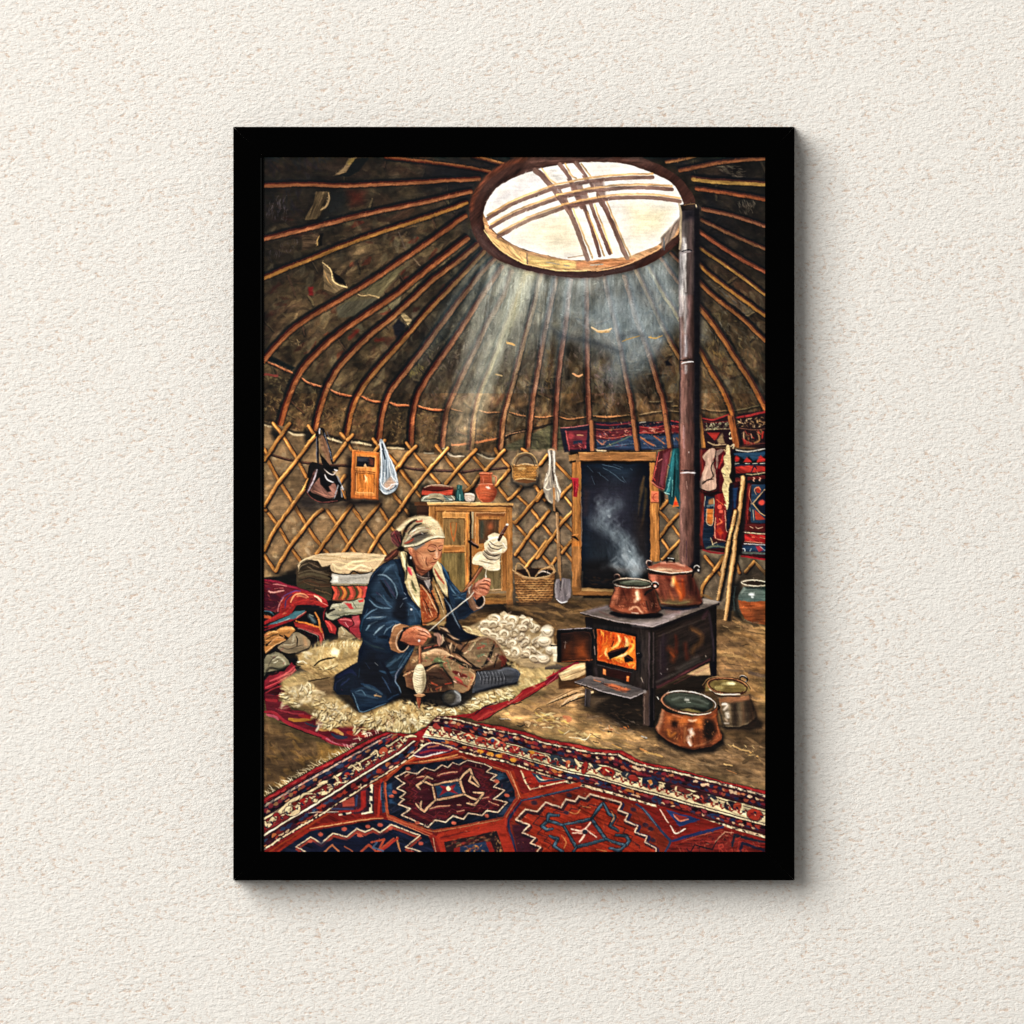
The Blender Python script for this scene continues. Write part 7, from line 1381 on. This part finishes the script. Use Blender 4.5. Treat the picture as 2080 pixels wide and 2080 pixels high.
# ---- torso
fk('L')
F('120e10', '440,640 900,700 1100,800 1130,1300 1200,1500 1460,1590 1200,1650 960,1560 740,1440 600,1100', f=2)
F('96562e', '740,950 860,900 960,960 1040,1120 1070,1300 1060,1400 960,1440 780,1450 740,1250', v=.12)
F('7c3018', '760,960 880,1060 960,1330 800,1420 750,1200', f=4, a=.7)
D('d8945c b85c34 7c2c18 e0a870 c87444', '740,960 860,960 960,1330 790,1420', 90, 30, 9, 70, 40, .7)
F('8a6a40', '900,860 960,960 1040,1100 1075,1300 1040,1470 980,1450 990,1300 930,1100 890,960', f=1.5, v=.15)
SS([(16, 'c8ac80', '930,960 1000,1130 1040,1300'), (12, 'dcb888', '740,940 830,1050 900,1180 960,1290'), (22, '140f10', '850,980 900,1100 970,1260 960,1350'), (14, '1a1212', '930,1000 980,1120 1030,1260'), (10, '2a1612', '790,1130 850,1250 870,1330'), (14, 'e0b080', '860,1250 900,1340'), (14, 'd8a078', '780,1180 830,1300'), (14, '24140f', '780,1420 870,1420 960,1350'), (12, 'b09068', '1000,1200 1050,1330')])
F('2a201e', '680,790 860,780 880,900 900,1010 870,1040 780,960 700,900', f=1); F('aaa09a', '790,900 870,890 860,1010 830,980', f=1.5, a=.8)
SS([(9, 'a49488', '680,810 740,850 800,870 860,865'), (8, '786458', '700,850 780,885 860,880'), (12, '46383a', '830,780 850,880'), (8, 'c0b4ac', '800,900 840,980 870,1040'), (10, '14100f', '740,900 850,1040 890,1060'), (8, 'c8b8a8', '860,890 870,960'), (6, '90807c', '850,790 850,850')])
# sash and folds at the waist
SS([(50, 'a88c5c', '840,1450 960,1430 1060,1420'), (40, '3c2a20', '780,1470 960,1480 1100,1540'), (40, '8c6a44', '960,1430 980,1500'), (34, 'a47c60', '1040,1490 1110,1510'), (16, 'c4a888', '990,1480 1100,1530 1180,1590'), (50, '171212', '1000,1540 1140,1600 1250,1680'), (34, '604838', '1100,1560 1200,1620 1350,1600'), (12, 'b09478', '1080,1560 1200,1620 1290,1610 1440,1585'), (40, '947060', '930,1560 980,1580 980,1680'), (24, '2c1e18', '890,1560 930,1640 880,1740'), (30, '54422f', '800,1700 940,1680'), (20, 'b8a488', '1020,1570 1040,1640'), (22, '100d0e', '1180,1640 1300,1640 1450,1590')])
# right half of the coat and sleeve (far arm)
F('1d334a', '950,665 1010,700 1070,790 1120,900 1250,1050 1300,1040 1340,990 1400,1100 1520,1240 1400,1290 1280,1370 1190,1385 1140,1290 1100,1120 1080,980 1000,760', v=.1); F('0c1422', '1160,1180 1330,1130 1420,1250 1400,1290 1280,1370 1200,1385', f=8, a=.9)
F('0b101c', '1060,1090 1130,1200 1200,1380 1270,1500 1340,1560 1460,1590 1250,1640 1120,1560 1060,1470 1090,1340 1030,1130', f=1.5)
SS([(20, '34648c', '990,690 1060,790 1100,880', .8), (16, '5c8cac', '1060,880 1130,1000 1180,1060', .7), (20, '3a5a78', '1140,950 1230,1050', .8), (10, '6c94b0', '1140,1080 1220,1080', .8), (30, '12263e', '1090,900 1120,1080 1170,1180', .7), (16, '3c6484', '1250,1080 1300,1060', .8), (14, '284c70', '1200,1100 1300,1140 1340,1200', .8), (12, '70889c', '1040,1110 1110,1220 1160,1340 1230,1480', .8), (10, '8ca0b0', '1110,1200 1150,1290', .6), (10, '3c4c60', '1160,1380 1250,1510', .7), (16, '4c7ca0', '1170,1120 1240,1120', .6), (24, '0c1828', '1200,1340 1300,1300 1400,1250', .8)])
# near cuff far arm
F('6a4c3a', '1330,1000 1380,960 1400,1040 1400,1130 1440,1200 1500,1240 1400,1280 1350,1230 1310,1110', v=.15); EL('0c0d12', 1480, 1150, 50, 74, 10); OV('c8b09c', 13, 1470, 1155, 66, 84, 8, 200, 470); S('d8c8b8', 14, '1380,955 1345,1000 1350,1060', .9); S('8c6c58', 20, '1370,1060 1400,1180 1450,1230', .6, f=3); S('3a2620', 12, '1320,1050 1340,1180 1390,1270', .8)
# ---- shoulder, back and near sleeve
F('0f1c2e', '300,690 200,760 130,870 90,1000 60,1180 20,1350 0,1480 20,1560 60,1680 200,1760 330,1790 400,1780 370,1640 400,1540 440,1450 600,1450 740,1440 760,1300 740,1240 650,1150 580,960 510,640 400,640', v=.05)
F('1c3148', '230,780 330,700 430,680 500,760 540,960 600,1150 740,1260 740,1430 600,1440 560,1200 470,1000 400,860', f=5, v=.12, a=.9)
F('0a0f1a', '440,1110 540,1100 600,1200 580,1400 460,1430 400,1300', f=8, a=.9); F('0b1424', '470,600 520,640 580,960 600,1100 520,1040 480,860', f=5, a=.9)
F('1a2f46', '120,1130 260,840 350,880 440,1060 440,1160 380,1330 200,1230', f=6, a=.8, v=.12); F('152a42', '60,1340 200,1300 430,1370 560,1450 430,1480 380,1640 200,1660 60,1560', f=6, a=.8, v=.12)
SS([(14, '587890', '230,830 330,850 420,940 460,1050 455,1120', .9), (10, '809cb0', '240,822 320,836 400,900', .8), (20, '3a5a78', '320,790 370,730 430,700', .7), (14, '62869e', '290,820 340,740', .7), (24, '2b4c6a', '440,800 500,900 530,1040', .6), (30, '0a101c', '260,900 330,1010 400,1120', .9), (24, '3a3450', '300,880 380,1010 440,1100', .6), (30, '2a1c34', '210,1050 260,1080', .6), (20, '30587c', '290,1080 350,1180 400,1230', .7), (14, '6a94b4', '120,1140 200,1210 280,1240 380,1240', .7), (12, '587890', '240,1060 300,1120 380,1180', .5), (30, '0a1220', '140,1100 220,1170 320,1210', .8), (14, '5a88ac', '60,1360 130,1290 220,1250', .8), (12, '809cb0', '90,1370 190,1350 310,1350', .9), (20, '3a5a78', '130,1350 250,1370 330,1340', .8), (14, '62869e', '80,1510 140,1440 220,1400', .9), (16, '7494a8', '180,1570 240,1500 310,1450', .9), (12, '587890', '300,1560 340,1500 420,1440', .8), (24, '284c70', '330,1420 440,1400 520,1440', .7), (34, '0c1626', '100,1440 200,1420 330,1390', .6), (34, '0a1220', '240,1590 340,1600 370,1640', .8), (20, '1c2c34', '60,1640 160,1700 300,1740', .8), (14, '2a4c70', '20,1520 40,1400 100,1250', .6), (8, '3c5c80', '130,900 200,790 290,710', .6), (20, '0a0f1a', '400,640 470,700 500,850', .8), (14, '385878', '590,1170 700,1260 740,1340', .7), (14, '2b4c6a', '620,1180 600,1330', .7), (8, '5c7c98', '745,1260 750,1420', .9), (7, 'a8bcd0', '545,1050 570,1080', .9), (7, 'a8bcd0', '535,1130 580,1110', .8), (7, '90a8c0', '500,1230 540,1180', .6), (20, '24486c', '660,1220 690,1400', .6), (26, '0d1a2e', '20,1560 120,1660 280,1700', .7)])
EL('f0f4f8', 640, 1254, 12, 12, f=1.5)
for w, s_, a in ((60, '180,1000 260,880 360,860 430,960', .35), (50, '560,700 600,900 680,1150', .0), (60, '120,1330 240,1290 360,1350', .35), (50, '200,1500 320,1440 460,1420', .35), (50, '640,1200 680,1330 640,1430', .35), (50, '330,760 420,690 480,760', .4), (40, '250,1130 330,1200 420,1230', .35)):
    S('3c5a78', w, s_, a, f=9)
# ---- scarf tails behind, neck
F('3a1f18', '300,680 310,620 400,540 480,500 500,520 470,600 380,650', v=.15); SS([(12, '7c4434', '320,650 400,590 460,530'), (10, '150e0c', '310,690 400,640 470,590'), (10, '5c2c24', '400,540 460,515')])
F('9c5a3c', '640,560 680,700 700,800 760,850 850,780 860,740', v=.1); F('3c1f18', '640,600 690,740 700,810 660,760 620,640', f=3, a=.9); F('5a2c1e', '700,720 800,770 850,770 800,830 720,800', f=4, a=.8); S('c8845c', 10, '740,800 800,790', .6); S('2c1814', 8, '700,780 740,830 780,840', .7)
F('120d0e', '500,520 640,560 660,700 720,900 640,1000 560,900 520,700', f=1.5)
# scarf tail, front left
F('ae9f74', '510,540 540,540 580,560 590,660 600,720 650,740 700,880 740,1000 745,1240 650,1140 600,1060 560,930 560,800 520,680 500,600', v=.12)
F('d0bf94', '590,720 650,760 690,860 730,980 740,1220 660,1120 600,1000 580,860', f=3, a=.8)
SS([(24, 'e8dcb4', '520,560 540,640 560,740', .8), (14, '3c3424', '560,560 580,620 590,700'), (34, 'b83040', '600,740 620,790 640,830'), (16, 'd85060', '620,750 640,820'), (26, '3c3c24', '640,900 660,980 700,1030', .8), (20, '686c3c', '680,1000 690,1060', .7), (12, 'f4ecd0', '600,920 620,1020 680,1130 730,1220', .8), (14, 'c8b888', '700,900 720,1010', .7), (8, '8c7c50', '640,1040 700,1120', .6), (20, '24201a', '580,640 580,760 570,900', .8), (16, 'f0e4c0', '560,660 570,760'), (10, '5c4c30', '590,1010 650,1120 735,1240', .8), (8, 'c8a880', '660,780 700,860', .7)])
# front right tail
F('bfae84', '920,680 960,650 1010,720 1030,840 1080,950 1085,1110 1020,1050 960,960 900,800 900,740', v=.1); SS([(22, '8c2c20', '920,760 970,850 1040,940', .8), (22, 'b04c34', '980,870 1040,940', .7), (20, 'efe4c0', '960,680 1010,800 1060,930', .8), (14, 'f0e8cc', '1050,960 1070,1060', .8), (8, '6c6048', '950,700 990,780', .6), (12, 'e0d0a4', '980,950 1050,1050', .8), (10, '302820', '890,760 940,900 1020,1040 1080,1110', .7), (10, 'a89c70', '910,690 900,760', .7), (8, '7c8058', '1000,760 1000,800', .6)])
# ---- face
F('b87a52', '640,500 700,500 800,440 930,390 1010,375 1035,400 1030,480 1010,540 1000,600 980,630 960,660 930,700 900,740 860,770 820,775 770,760 700,700 660,620', sm=0, v=.06)
F('9a5a3c', '640,500 700,520 740,640 780,740 760,760 700,710 650,620', f=5, a=.8); F('b87450', '700,480 800,460 830,520 740,560', f=6, a=.6); F('dca070', '860,400 1010,385 1020,440 900,450', f=5, a=.8); F('d8966c', '760,560 880,570 900,640 860,700 770,690 730,620', f=8, a=.7); F('9c5434', '820,640 870,620 900,600 890,660 840,720', f=5, a=.6)
F('d6966c', '920,520 960,500 980,560 975,630 940,640 910,630', f=3, a=.8); F('e8b898', '930,560 955,540 970,600 950,625', f=3, a=.8); F('c07a58', '980,560 1010,540 1000,600 985,620', f=2, a=.8)
SS([(9, '6c3828', '835,500 870,465 920,465 960,500', .9), (8, '34201a', '840,520 870,545 920,540 935,525', 1), (14, 'b87458', '850,500 890,485 930,500 925,525', .9), (7, '5c2c20', '860,535 900,548 930,535', .8), (9, '7c4834', '970,490 1000,470 1025,475', .9), (8, '2c1a16', '970,525 990,535 1010,520', 1), (12, 'b07054', '975,505 1000,495 1015,500', .8), (8, '8c4c34', '960,500 975,550 965,600', .7), (8, 'a05c40', '905,620 920,640 950,638 975,620', .9), (7, '4c2018', '910,632 935,645', .9), (8, '6c2c20', '870,690 900,680 925,680 945,668', .9), (12, 'b0604c', '880,700 910,700 935,690', .8), (8, 'c88868', '850,660 870,680', .6), (7, '8c4c34', '830,620 820,680 850,720', .8), (7, 'a8664a', '860,580 900,600', .6), (6, 'a86c4c', '860,430 930,415 1010,415', .6), (6, 'b07858', '870,455 930,440 1010,440', .5), (10, 'f0c8a4', '880,410 960,398', .7), (10, 'e8b890', '760,600 800,640', .5), (12, '8c4c34', '800,750 860,760 900,730', .7), (10, 'd89c78', '860,735 900,715', .8), (8, '744030', '690,560 700,640 740,710', .6), (7, 'e8c0a0', '945,560 950,610', .9), (7, '9c5c40', '740,540 780,560 830,560', .5), (6, '8c5038', '745,570 790,600', .4), (10, '5c3020', '640,620 680,700 740,760 800,780', .7), (6, 'b87c5c', '885,560 930,570', .8)])
SS([(10, '5c2c1c', '1010,545 1000,600 985,630', .6), (16, '8c4a30', '690,600 720,680 780,740', .6), (7, '542418', '828,612 815,670 838,730', .7), (6, '6c3422', '700,540 760,590 790,660', .5), (8, '5c2c1c', '770,765 820,778 870,768 905,738', .8), (6, '7c4028', '850,455 920,440 1010,448', .6), (6, '7c4028', '840,478 880,460 940,462', .7), (6, '843c28', '745,640 790,700', .4), (6, '8c4830', '865,580 905,592 930,580', .6), (7, '3c1c14', '905,628 930,642 950,640', .7), (12, 'f0c49c', '940,540 948,600', .6), (14, 'e0a478', '880,600 860,640', .4), (9, '2c1814', '838,522 880,548 928,528', .7)])
# grey hair, ear
F('6a6460', '660,500 720,470 800,440 800,460 740,500 690,530', f=2); S('9c948c', 6, '680,500 760,460', .8); F('b87050', '600,500 645,490 660,560 640,600 610,560', f=1); S('d89870', 10, '610,510 640,505 645,550', .8); S('6c3424', 8, '615,540 640,580', .8); EL('e8e4dc', 633, 620, 10, 16, f=1)
# headscarf
F('9c8c6c', '480,480 520,380 560,300 640,200 740,110 800,102 880,120 960,180 1010,260 1045,370 1030,385 960,375 870,395 780,440 700,480 620,495 540,490', sm=0, v=.08)
F('dccba2', '560,180 640,130 740,105 880,120 960,180 1010,260 1040,360 940,350 860,330 860,240 760,190 680,160 560,220', f=4, a=.9, v=.08); F('d8c8a0', '470,260 560,180 640,150 600,220 500,300 440,290', f=3, a=.9)
F('4c4640', '660,330 760,300 860,340 800,400 700,450 600,480 560,440', f=6, a=.8)
SS([(30, '18130f', '700,160 600,220 560,300 530,400', .9), (26, '1c1815', '760,200 680,240 600,320', .8), (22, 'c8bca0', '860,270 740,290 640,350 560,430', .8), (14, 'e8e0c8', '800,250 700,270 600,350', .8), (16, '241d1c', '840,310 740,340 640,380', .7), (34, '9c4030', '700,180 770,160', .9), (20, 'c06048', '730,175 770,170', .8), (26, '8c3828', '560,440 620,420 660,390', .9), (14, 'b86850', '580,430 640,410', .8), (20, '5c2c24', '620,250 580,300', .7), (24, 'e8dcbc', '560,480 700,460 840,390 960,360 1040,372', .9), (9, '2a241e', '560,498 700,482 800,440 900,392 1035,383', .9), (14, 'b4a480', '900,200 980,290', .5), (10, 'c87858', '830,260 880,280', .5), (10, 'f8f0d8', '760,320 780,330', .8), (12, 'c4b48c', '860,160 940,230 990,310', .5), (10, '8c8060', '840,300 920,330', .6), (20, 'a8987c', '480,260 520,230 600,190', .6), (14, 'd4a888', '860,230 920,260', .5), (10, '5c5448', '720,230 640,290 580,380', .8)])
D('e8dcb4 d8c490 c8a468 f4ecd0', '830,200 950,200 1000,300 960,340 860,310', 40, 20, 7, 30, 60, .6)
D('a8583c 8c7850 c8a060 6c6848 b04c40', '560,200 760,130 980,260 940,340 700,420 560,450', 40, 26, 9, 20, 80, .5)
# knot of the scarf
F('4c2a28', '385,330 440,290 500,310 520,380 510,460 480,490 440,470 400,420', sm=1, v=.12); SS([(20, '8c2c34', '430,310 460,370 500,420'), (12, 'b06858', '400,340 430,300'), (12, 'a89878', '460,260 480,300', .8), (12, '1c1010', '440,330 480,400 500,460'), (14, '6c3434', '400,380 440,430 480,470'), (16, '120d0c', '500,300 520,400 510,500'), (10, 'c8b898', '490,250 500,270'), (9, '8c5850', '390,370 400,420 440,460')])
EL('120c0c', 515, 510, 40, 34, 0, f=2)
# ---- distaff
S('1c100c', 40, '1290,1030 1380,900 1500,740 1560,640', .7, f=2); S('8a4f30', 34, '1290,1030 1400,890 1500,745', t=(.3, 1)); S('c08860', 8, '1280,1035 1390,890 1480,760', .8); S('5c3020', 12, '1400,920 1510,760', .7)
F('dccdab', '1385,690 1400,620 1450,560 1530,530 1530,450 1580,400 1580,350 1650,315 1710,330 1760,350 1800,400 1815,480 1800,530 1750,560 1720,640 1725,740 1700,780 1620,785 1560,770 1500,720 1450,710', sm=1, v=.08)
D('f4ecd4 ece0c0 c8b48c fffaf0', '1400,600 1530,540 1580,330 1750,350 1815,480 1800,540 1740,600 1720,770 1600,780 1480,710 1390,690', 110, 34, 14, 20, 70, .7, f=1)
F('6c5c4c', '1520,560 1580,500 1700,560 1740,600 1640,640 1560,620', f=4, a=.8)
S('e8dcc0', 60, '1600,430 1660,560 1620,700', .4, f=10); S('f4ecd8', 50, '1470,640 1560,700', .5, f=10)
SS([(9, '2a1c18', '1580,450 1620,500 1700,520 1750,500'), (12, '241814', '1530,530 1580,590 1660,600 1740,570'), (10, '3c2c24', '1520,580 1580,640 1680,650 1720,620'), (10, '3c2c24', '1600,420 1640,460 1700,480 1760,470', .8), (14, 'ece0c8', '1560,500 1620,560 1740,540', .8), (12, 'e0d4b8', '1540,560 1600,610 1700,620', .8), (14, '8c7c60', '1470,660 1560,680 1640,700', .8), (12, 'a89878', '1500,640 1600,660', .6), (18, 'f8f4e4', '1590,400 1680,370 1740,390'), (14, 'fffaf0', '1760,440 1800,500'), (14, 'f8f0dc', '1640,770 1700,760'), (20, 'f4ecd0', '1410,640 1480,590')])
S('2c1612', 40, '1715,400 1750,330 1810,225', .95, t=(1, .6)); S('7c4a38', 12, '1720,380 1770,290 1815,225'); S('c0a898', 6, '1700,370 1740,310 1800,215', .8); EL('e8dccc', 1812, 216, 18, 14, f=1); S('b89c8c', 10, '1740,320 1790,320', .7); S('1c0e0c', 10, '1730,350 1770,340', .8)
# near-cuff hand holding the thread at the distaff
F('a86448', '1400,1030 1380,1000 1410,940 1460,900 1520,880 1540,862 1600,880 1612,920 1605,980 1590,1040 1550,1080 1500,1090 1430,1140 1390,1080', sm=0, v=.08)
F('6c3424', '1380,1000 1420,940 1440,1000 1430,1120 1390,1080', f=3, a=.8)
SS([(24, 'd89478', '1530,880 1590,890 1600,915'), (24, 'c8805f', '1490,920 1560,920 1598,950'), (22, 'c8805f', '1480,965 1550,970 1590,995'), (22, 'b87458', '1460,1010 1530,1020 1570,1045'), (9, '4c2018', '1500,905 1560,905 1605,925', .9), (9, '4c2018', '1480,950 1550,945 1600,975', .9), (9, '4c2018', '1470,995 1540,1000 1585,1020', .9), (8, '5c2c20', '1540,1070 1580,1050', .8), (22, 'dc9c80', '1420,980 1460,930 1520,890', .8), (20, 'cc8c6c', '1400,1020 1440,1050 1500,1070', .8), (8, 'f0c0a4', '1540,880 1580,890', .8), (8, 'e8b090', '1500,925 1540,925', .7), (14, '8c4834', '1400,1060 1420,1120', .7), (10, 'e8b498', '1430,1010 1470,1040', .7)])
S('e0d4bc', 10, '1560,760 1550,800 1555,860', .9); S('f0e8d8', 14, '1545,830 1550,865', .9)
# thread
S('5c5448', 12, '860,1525 1100,1310 1290,1160 1400,1050', .5, sm=0, t=(1, 1)); S('e4dccc', 9, '860,1520 1100,1305 1280,1160 1340,1120 1405,1045', .95, sm=0, t=(.8, 1)); S('ece0cc', 12, '1230,1195 1330,1120', .7)
# ---- near cuff and hand with the spindle
F('8a6040', '400,1520 440,1460 500,1430 600,1450 610,1470 540,1480 500,1560 470,1650 480,1740 560,1780 480,1790 390,1750 365,1660', sm=0, v=.15); EL('0a0c12', 540, 1650, 62, 116, 8, f=1); OV('c8a88c', 11, 535, 1640, 80, 130, 8, 10, 280, sm=0); S('d8b898', 16, '400,1520 430,1460 500,1435', .9); S('5c3c28', 18, '420,1600 420,1700 460,1760', .7, f=3); S('a87c58', 20, '460,1480 430,1560', .7, f=3)
F('0f0e12', '540,1490 610,1480 560,1560 520,1600', f=1)
F('a85f40', '500,1640 540,1540 580,1500 680,1455 740,1460 820,1500 870,1540 888,1590 870,1610 840,1600 820,1650 780,1690 720,1700 620,1690 560,1660', sm=0, v=.08); F('7a3a28', '520,1640 640,1600 760,1660 780,1690 700,1700 580,1680', f=5, a=.6); F('cc8660', '620,1490 740,1470 840,1530 860,1580 780,1550 680,1520', f=4, a=.8)
SS([(24, 'e0a084', '690,1475 780,1500 860,1555'), (22, 'd4906f', '740,1540 820,1560 870,1590'), (20, 'c07858', '700,1570 780,1590 830,1610'), (20, 'b46c50', '680,1620 750,1640 800,1650'), (8, '4c2018', '720,1510 800,1530 860,1580', .9), (8, '4c2018', '720,1560 790,1580 830,1600', .9), (8, '5c2820', '700,1610 780,1625 815,1640', .8), (9, '8c4834', '560,1580 640,1530 700,1480', .7), (10, '9c503c', '600,1640 660,1580', .6), (8, 'f0c4ac', '650,1480 720,1468', .8), (14, 'c87c5c', '560,1600 600,1560', .7), (10, 'a8583c', '640,1560 700,1540', .6), (7, 'f0c0a8', '800,1510 850,1545', .7), (9, '3c1814', '540,1670 640,1700 760,1705', .8), (12, '8c4430', '660,1610 680,1640', .7)])
EL('f4ecec', 733, 1637, 12, 14, f=1.5)
# spindle
fk('M')
S('1c100c', 40, '932,400 935,500 930,580', .6, f=2); S('9c6040', 26, '932,400 936,480 930,580', t=(1, 1)); S('d0906c', 8, '926,410 928,560', .8); S('5c3424', 7, '944,410 942,560', .8)
F('14100e', '990,660 1000,760 970,870 930,1000 940,900 980,840', f=4, a=.7)
F('d8cba8', '905,580 950,575 975,620 992,700 985,780 965,840 940,868 905,865 880,820 865,740 868,680 885,620', sm=1, v=.08); F('8c7c5c', '960,620 990,700 980,800 950,860 960,760', f=4, a=.8); F('f0e6c8', '900,600 930,600 940,740 900,780 880,700', f=5, a=.7)
for i in range(11):
    y = 600+i*24; x0 = 880-8*math.sin(i*.3); S('8c7a5a', 4, [(x0+10, y), (925, y+16), (978, y+6)], .75)
F('a87c54', '875,880 920,868 975,870 985,882 950,900 900,900', f=1); S('d0a47c', 7, '880,878 970,872'); F('7c4028', '895,900 945,900 940,960 922,1020 905,960', v=.1); S('b87050', 7, '910,905 915,1000', .8); S('4c2418', 8, '900,903 945,903', .8)
# ---------------------------------------------------------------- last pass: brush marks, the hand's wobble, tone
def blur(a, s):
    fy = np.fft.fftfreq(PH)[:, None]; fx = np.fft.rfftfreq(PW)[None, :]
    k = np.exp(-2*(math.pi**2)*(s*s)*(fx*fx+fy*fy))
    return np.stack([np.fft.irfft2(np.fft.rfft2(a[..., i])*k, s=(PH, PW)) for i in range(3)], -1).astype(np.float32)


yy, xx = np.mgrid[0:PH, 0:PW].astype(np.float32)
FACE = np.exp(-(((xx-345)/28)**2+((yy-800)/36)**2))
keep = IMG.copy(); BR = np.clip((IMG.mean(2)-.72)*5, 0, .85)
repaint(52000, 8, 2.8, .58, 0, PH, jc=.17)
IMG += (keep-IMG)*np.clip(FACE*1.3+BR, 0, .9)[..., None]
k_ = .36*(1-.7*FACE)
wx = (_noise(5, 5, 0)*.8+_noise(2, 2, 0)*.5)*k_; wy = (_noise(5, 5, 0)*.8+_noise(2, 2, 0)*.5)*k_
qx = np.clip(xx+wx, 0, PW-1.01); qy = np.clip(yy+wy, 0, PH-1.01)
ix, iy = qx.astype(int), qy.astype(int); tx, ty = (qx-ix)[..., None], (qy-iy)[..., None]
IMG[:] = (IMG[iy, ix]*(1-tx)+IMG[iy, ix+1]*tx)*(1-ty)+(IMG[iy+1, ix]*(1-tx)+IMG[iy+1, ix+1]*tx)*ty
IMG += .42*(IMG-blur(IMG, 1.6))+.26*(IMG-blur(IMG, 10))
g_ = IMG.mean(2, keepdims=True)
bl_ = np.clip((IMG[..., 2]-IMG[..., 0])*3, 0, 1)[..., None]
IMG[:] = g_+(IMG-g_)*(.92-.2*bl_)
rd_ = np.clip((IMG[..., 0]-.45)*(IMG[..., 0]-IMG[..., 1]-.2)*8, 0, 1)*(yy > 1080)
IMG *= (1-.14*rd_)[..., None]
lift = 1.0+.11*np.exp(-((yy-620)/150)**2)+.03*np.exp(-((yy-960)/160)**2)
IMG *= lift[..., None]
IMG *= np.array([1.03, .995, .95])
IMG *= (1+.03*BLOT+.02*GRAIN)[..., None]
np.clip(IMG, 0, 1, out=IMG)
# ---------------------------------------------------------------- the canvas: one vertex per paint sample
CD = .0383                                   # depth of the painted surface
lin = np.where(IMG <= .04045, IMG/12.92, ((IMG+.055)/1.055)**2.4).astype(np.float32)
kx = (DIST-CD)/DIST*S_
ci = np.arange(PW); ri = np.arange(PH)
gx = (PX0+ci+.5-1040)*kx; gz = (1040-(PY0+ri+.5))*kx
gx[0] -= kx*3; gx[-1] += kx*3; gz[0] += kx*3; gz[-1] -= kx*3          # tucked under the rebate
co = np.empty((PH, PW, 3), np.float32)
co[..., 0] = gx[None, :]; co[..., 2] = gz[:, None]
co[..., 1] = -CD-.00012*np.clip((IMG.mean(2)-blur(IMG, 3).mean(2))*4, -1, 1)   # a little body in the paint
me = bpy.data.meshes.new('canvas')
me.vertices.add(PW*PH); me.vertices.foreach_set('co', co.ravel())
idx = np.arange(PW*PH, dtype=np.int32).reshape(PH, PW)
quads = np.stack([idx[:-1, :-1], idx[1:, :-1], idx[1:, 1:], idx[:-1, 1:]], -1).reshape(-1, 4)
nq = len(quads)
me.loops.add(nq*4); me.loops.foreach_set('vertex_index', quads.ravel())
me.polygons.add(nq); me.polygons.foreach_set('loop_start', np.arange(0, nq*4, 4, dtype=np.int32))
me.update(calc_edges=True)
at_ = me.color_attributes.new('paint', 'FLOAT_COLOR', 'POINT')
at_.data.foreach_set('color', np.concatenate([lin, np.ones((PH, PW, 1), np.float32)], -1).ravel())
cm, cnt, cb = mat('oil_paint', (.5, .5, .5), .6, .08)
an = cnt.nodes.new('ShaderNodeAttribute'); an.attribute_name = 'paint'
cnt.links.new(an.outputs['Color'], cb.inputs['Base Color'])
me.materials.append(cm)
canvas = bpy.data.objects.new('canvas', me); COL.objects.link(canvas)
canvas.parent = pic; canvas.matrix_parent_inverse = pic.matrix_world.inverted()
tag(canvas, label='oil painting of a woman in a headscarf spinning wool beside a lit stove inside a yurt')
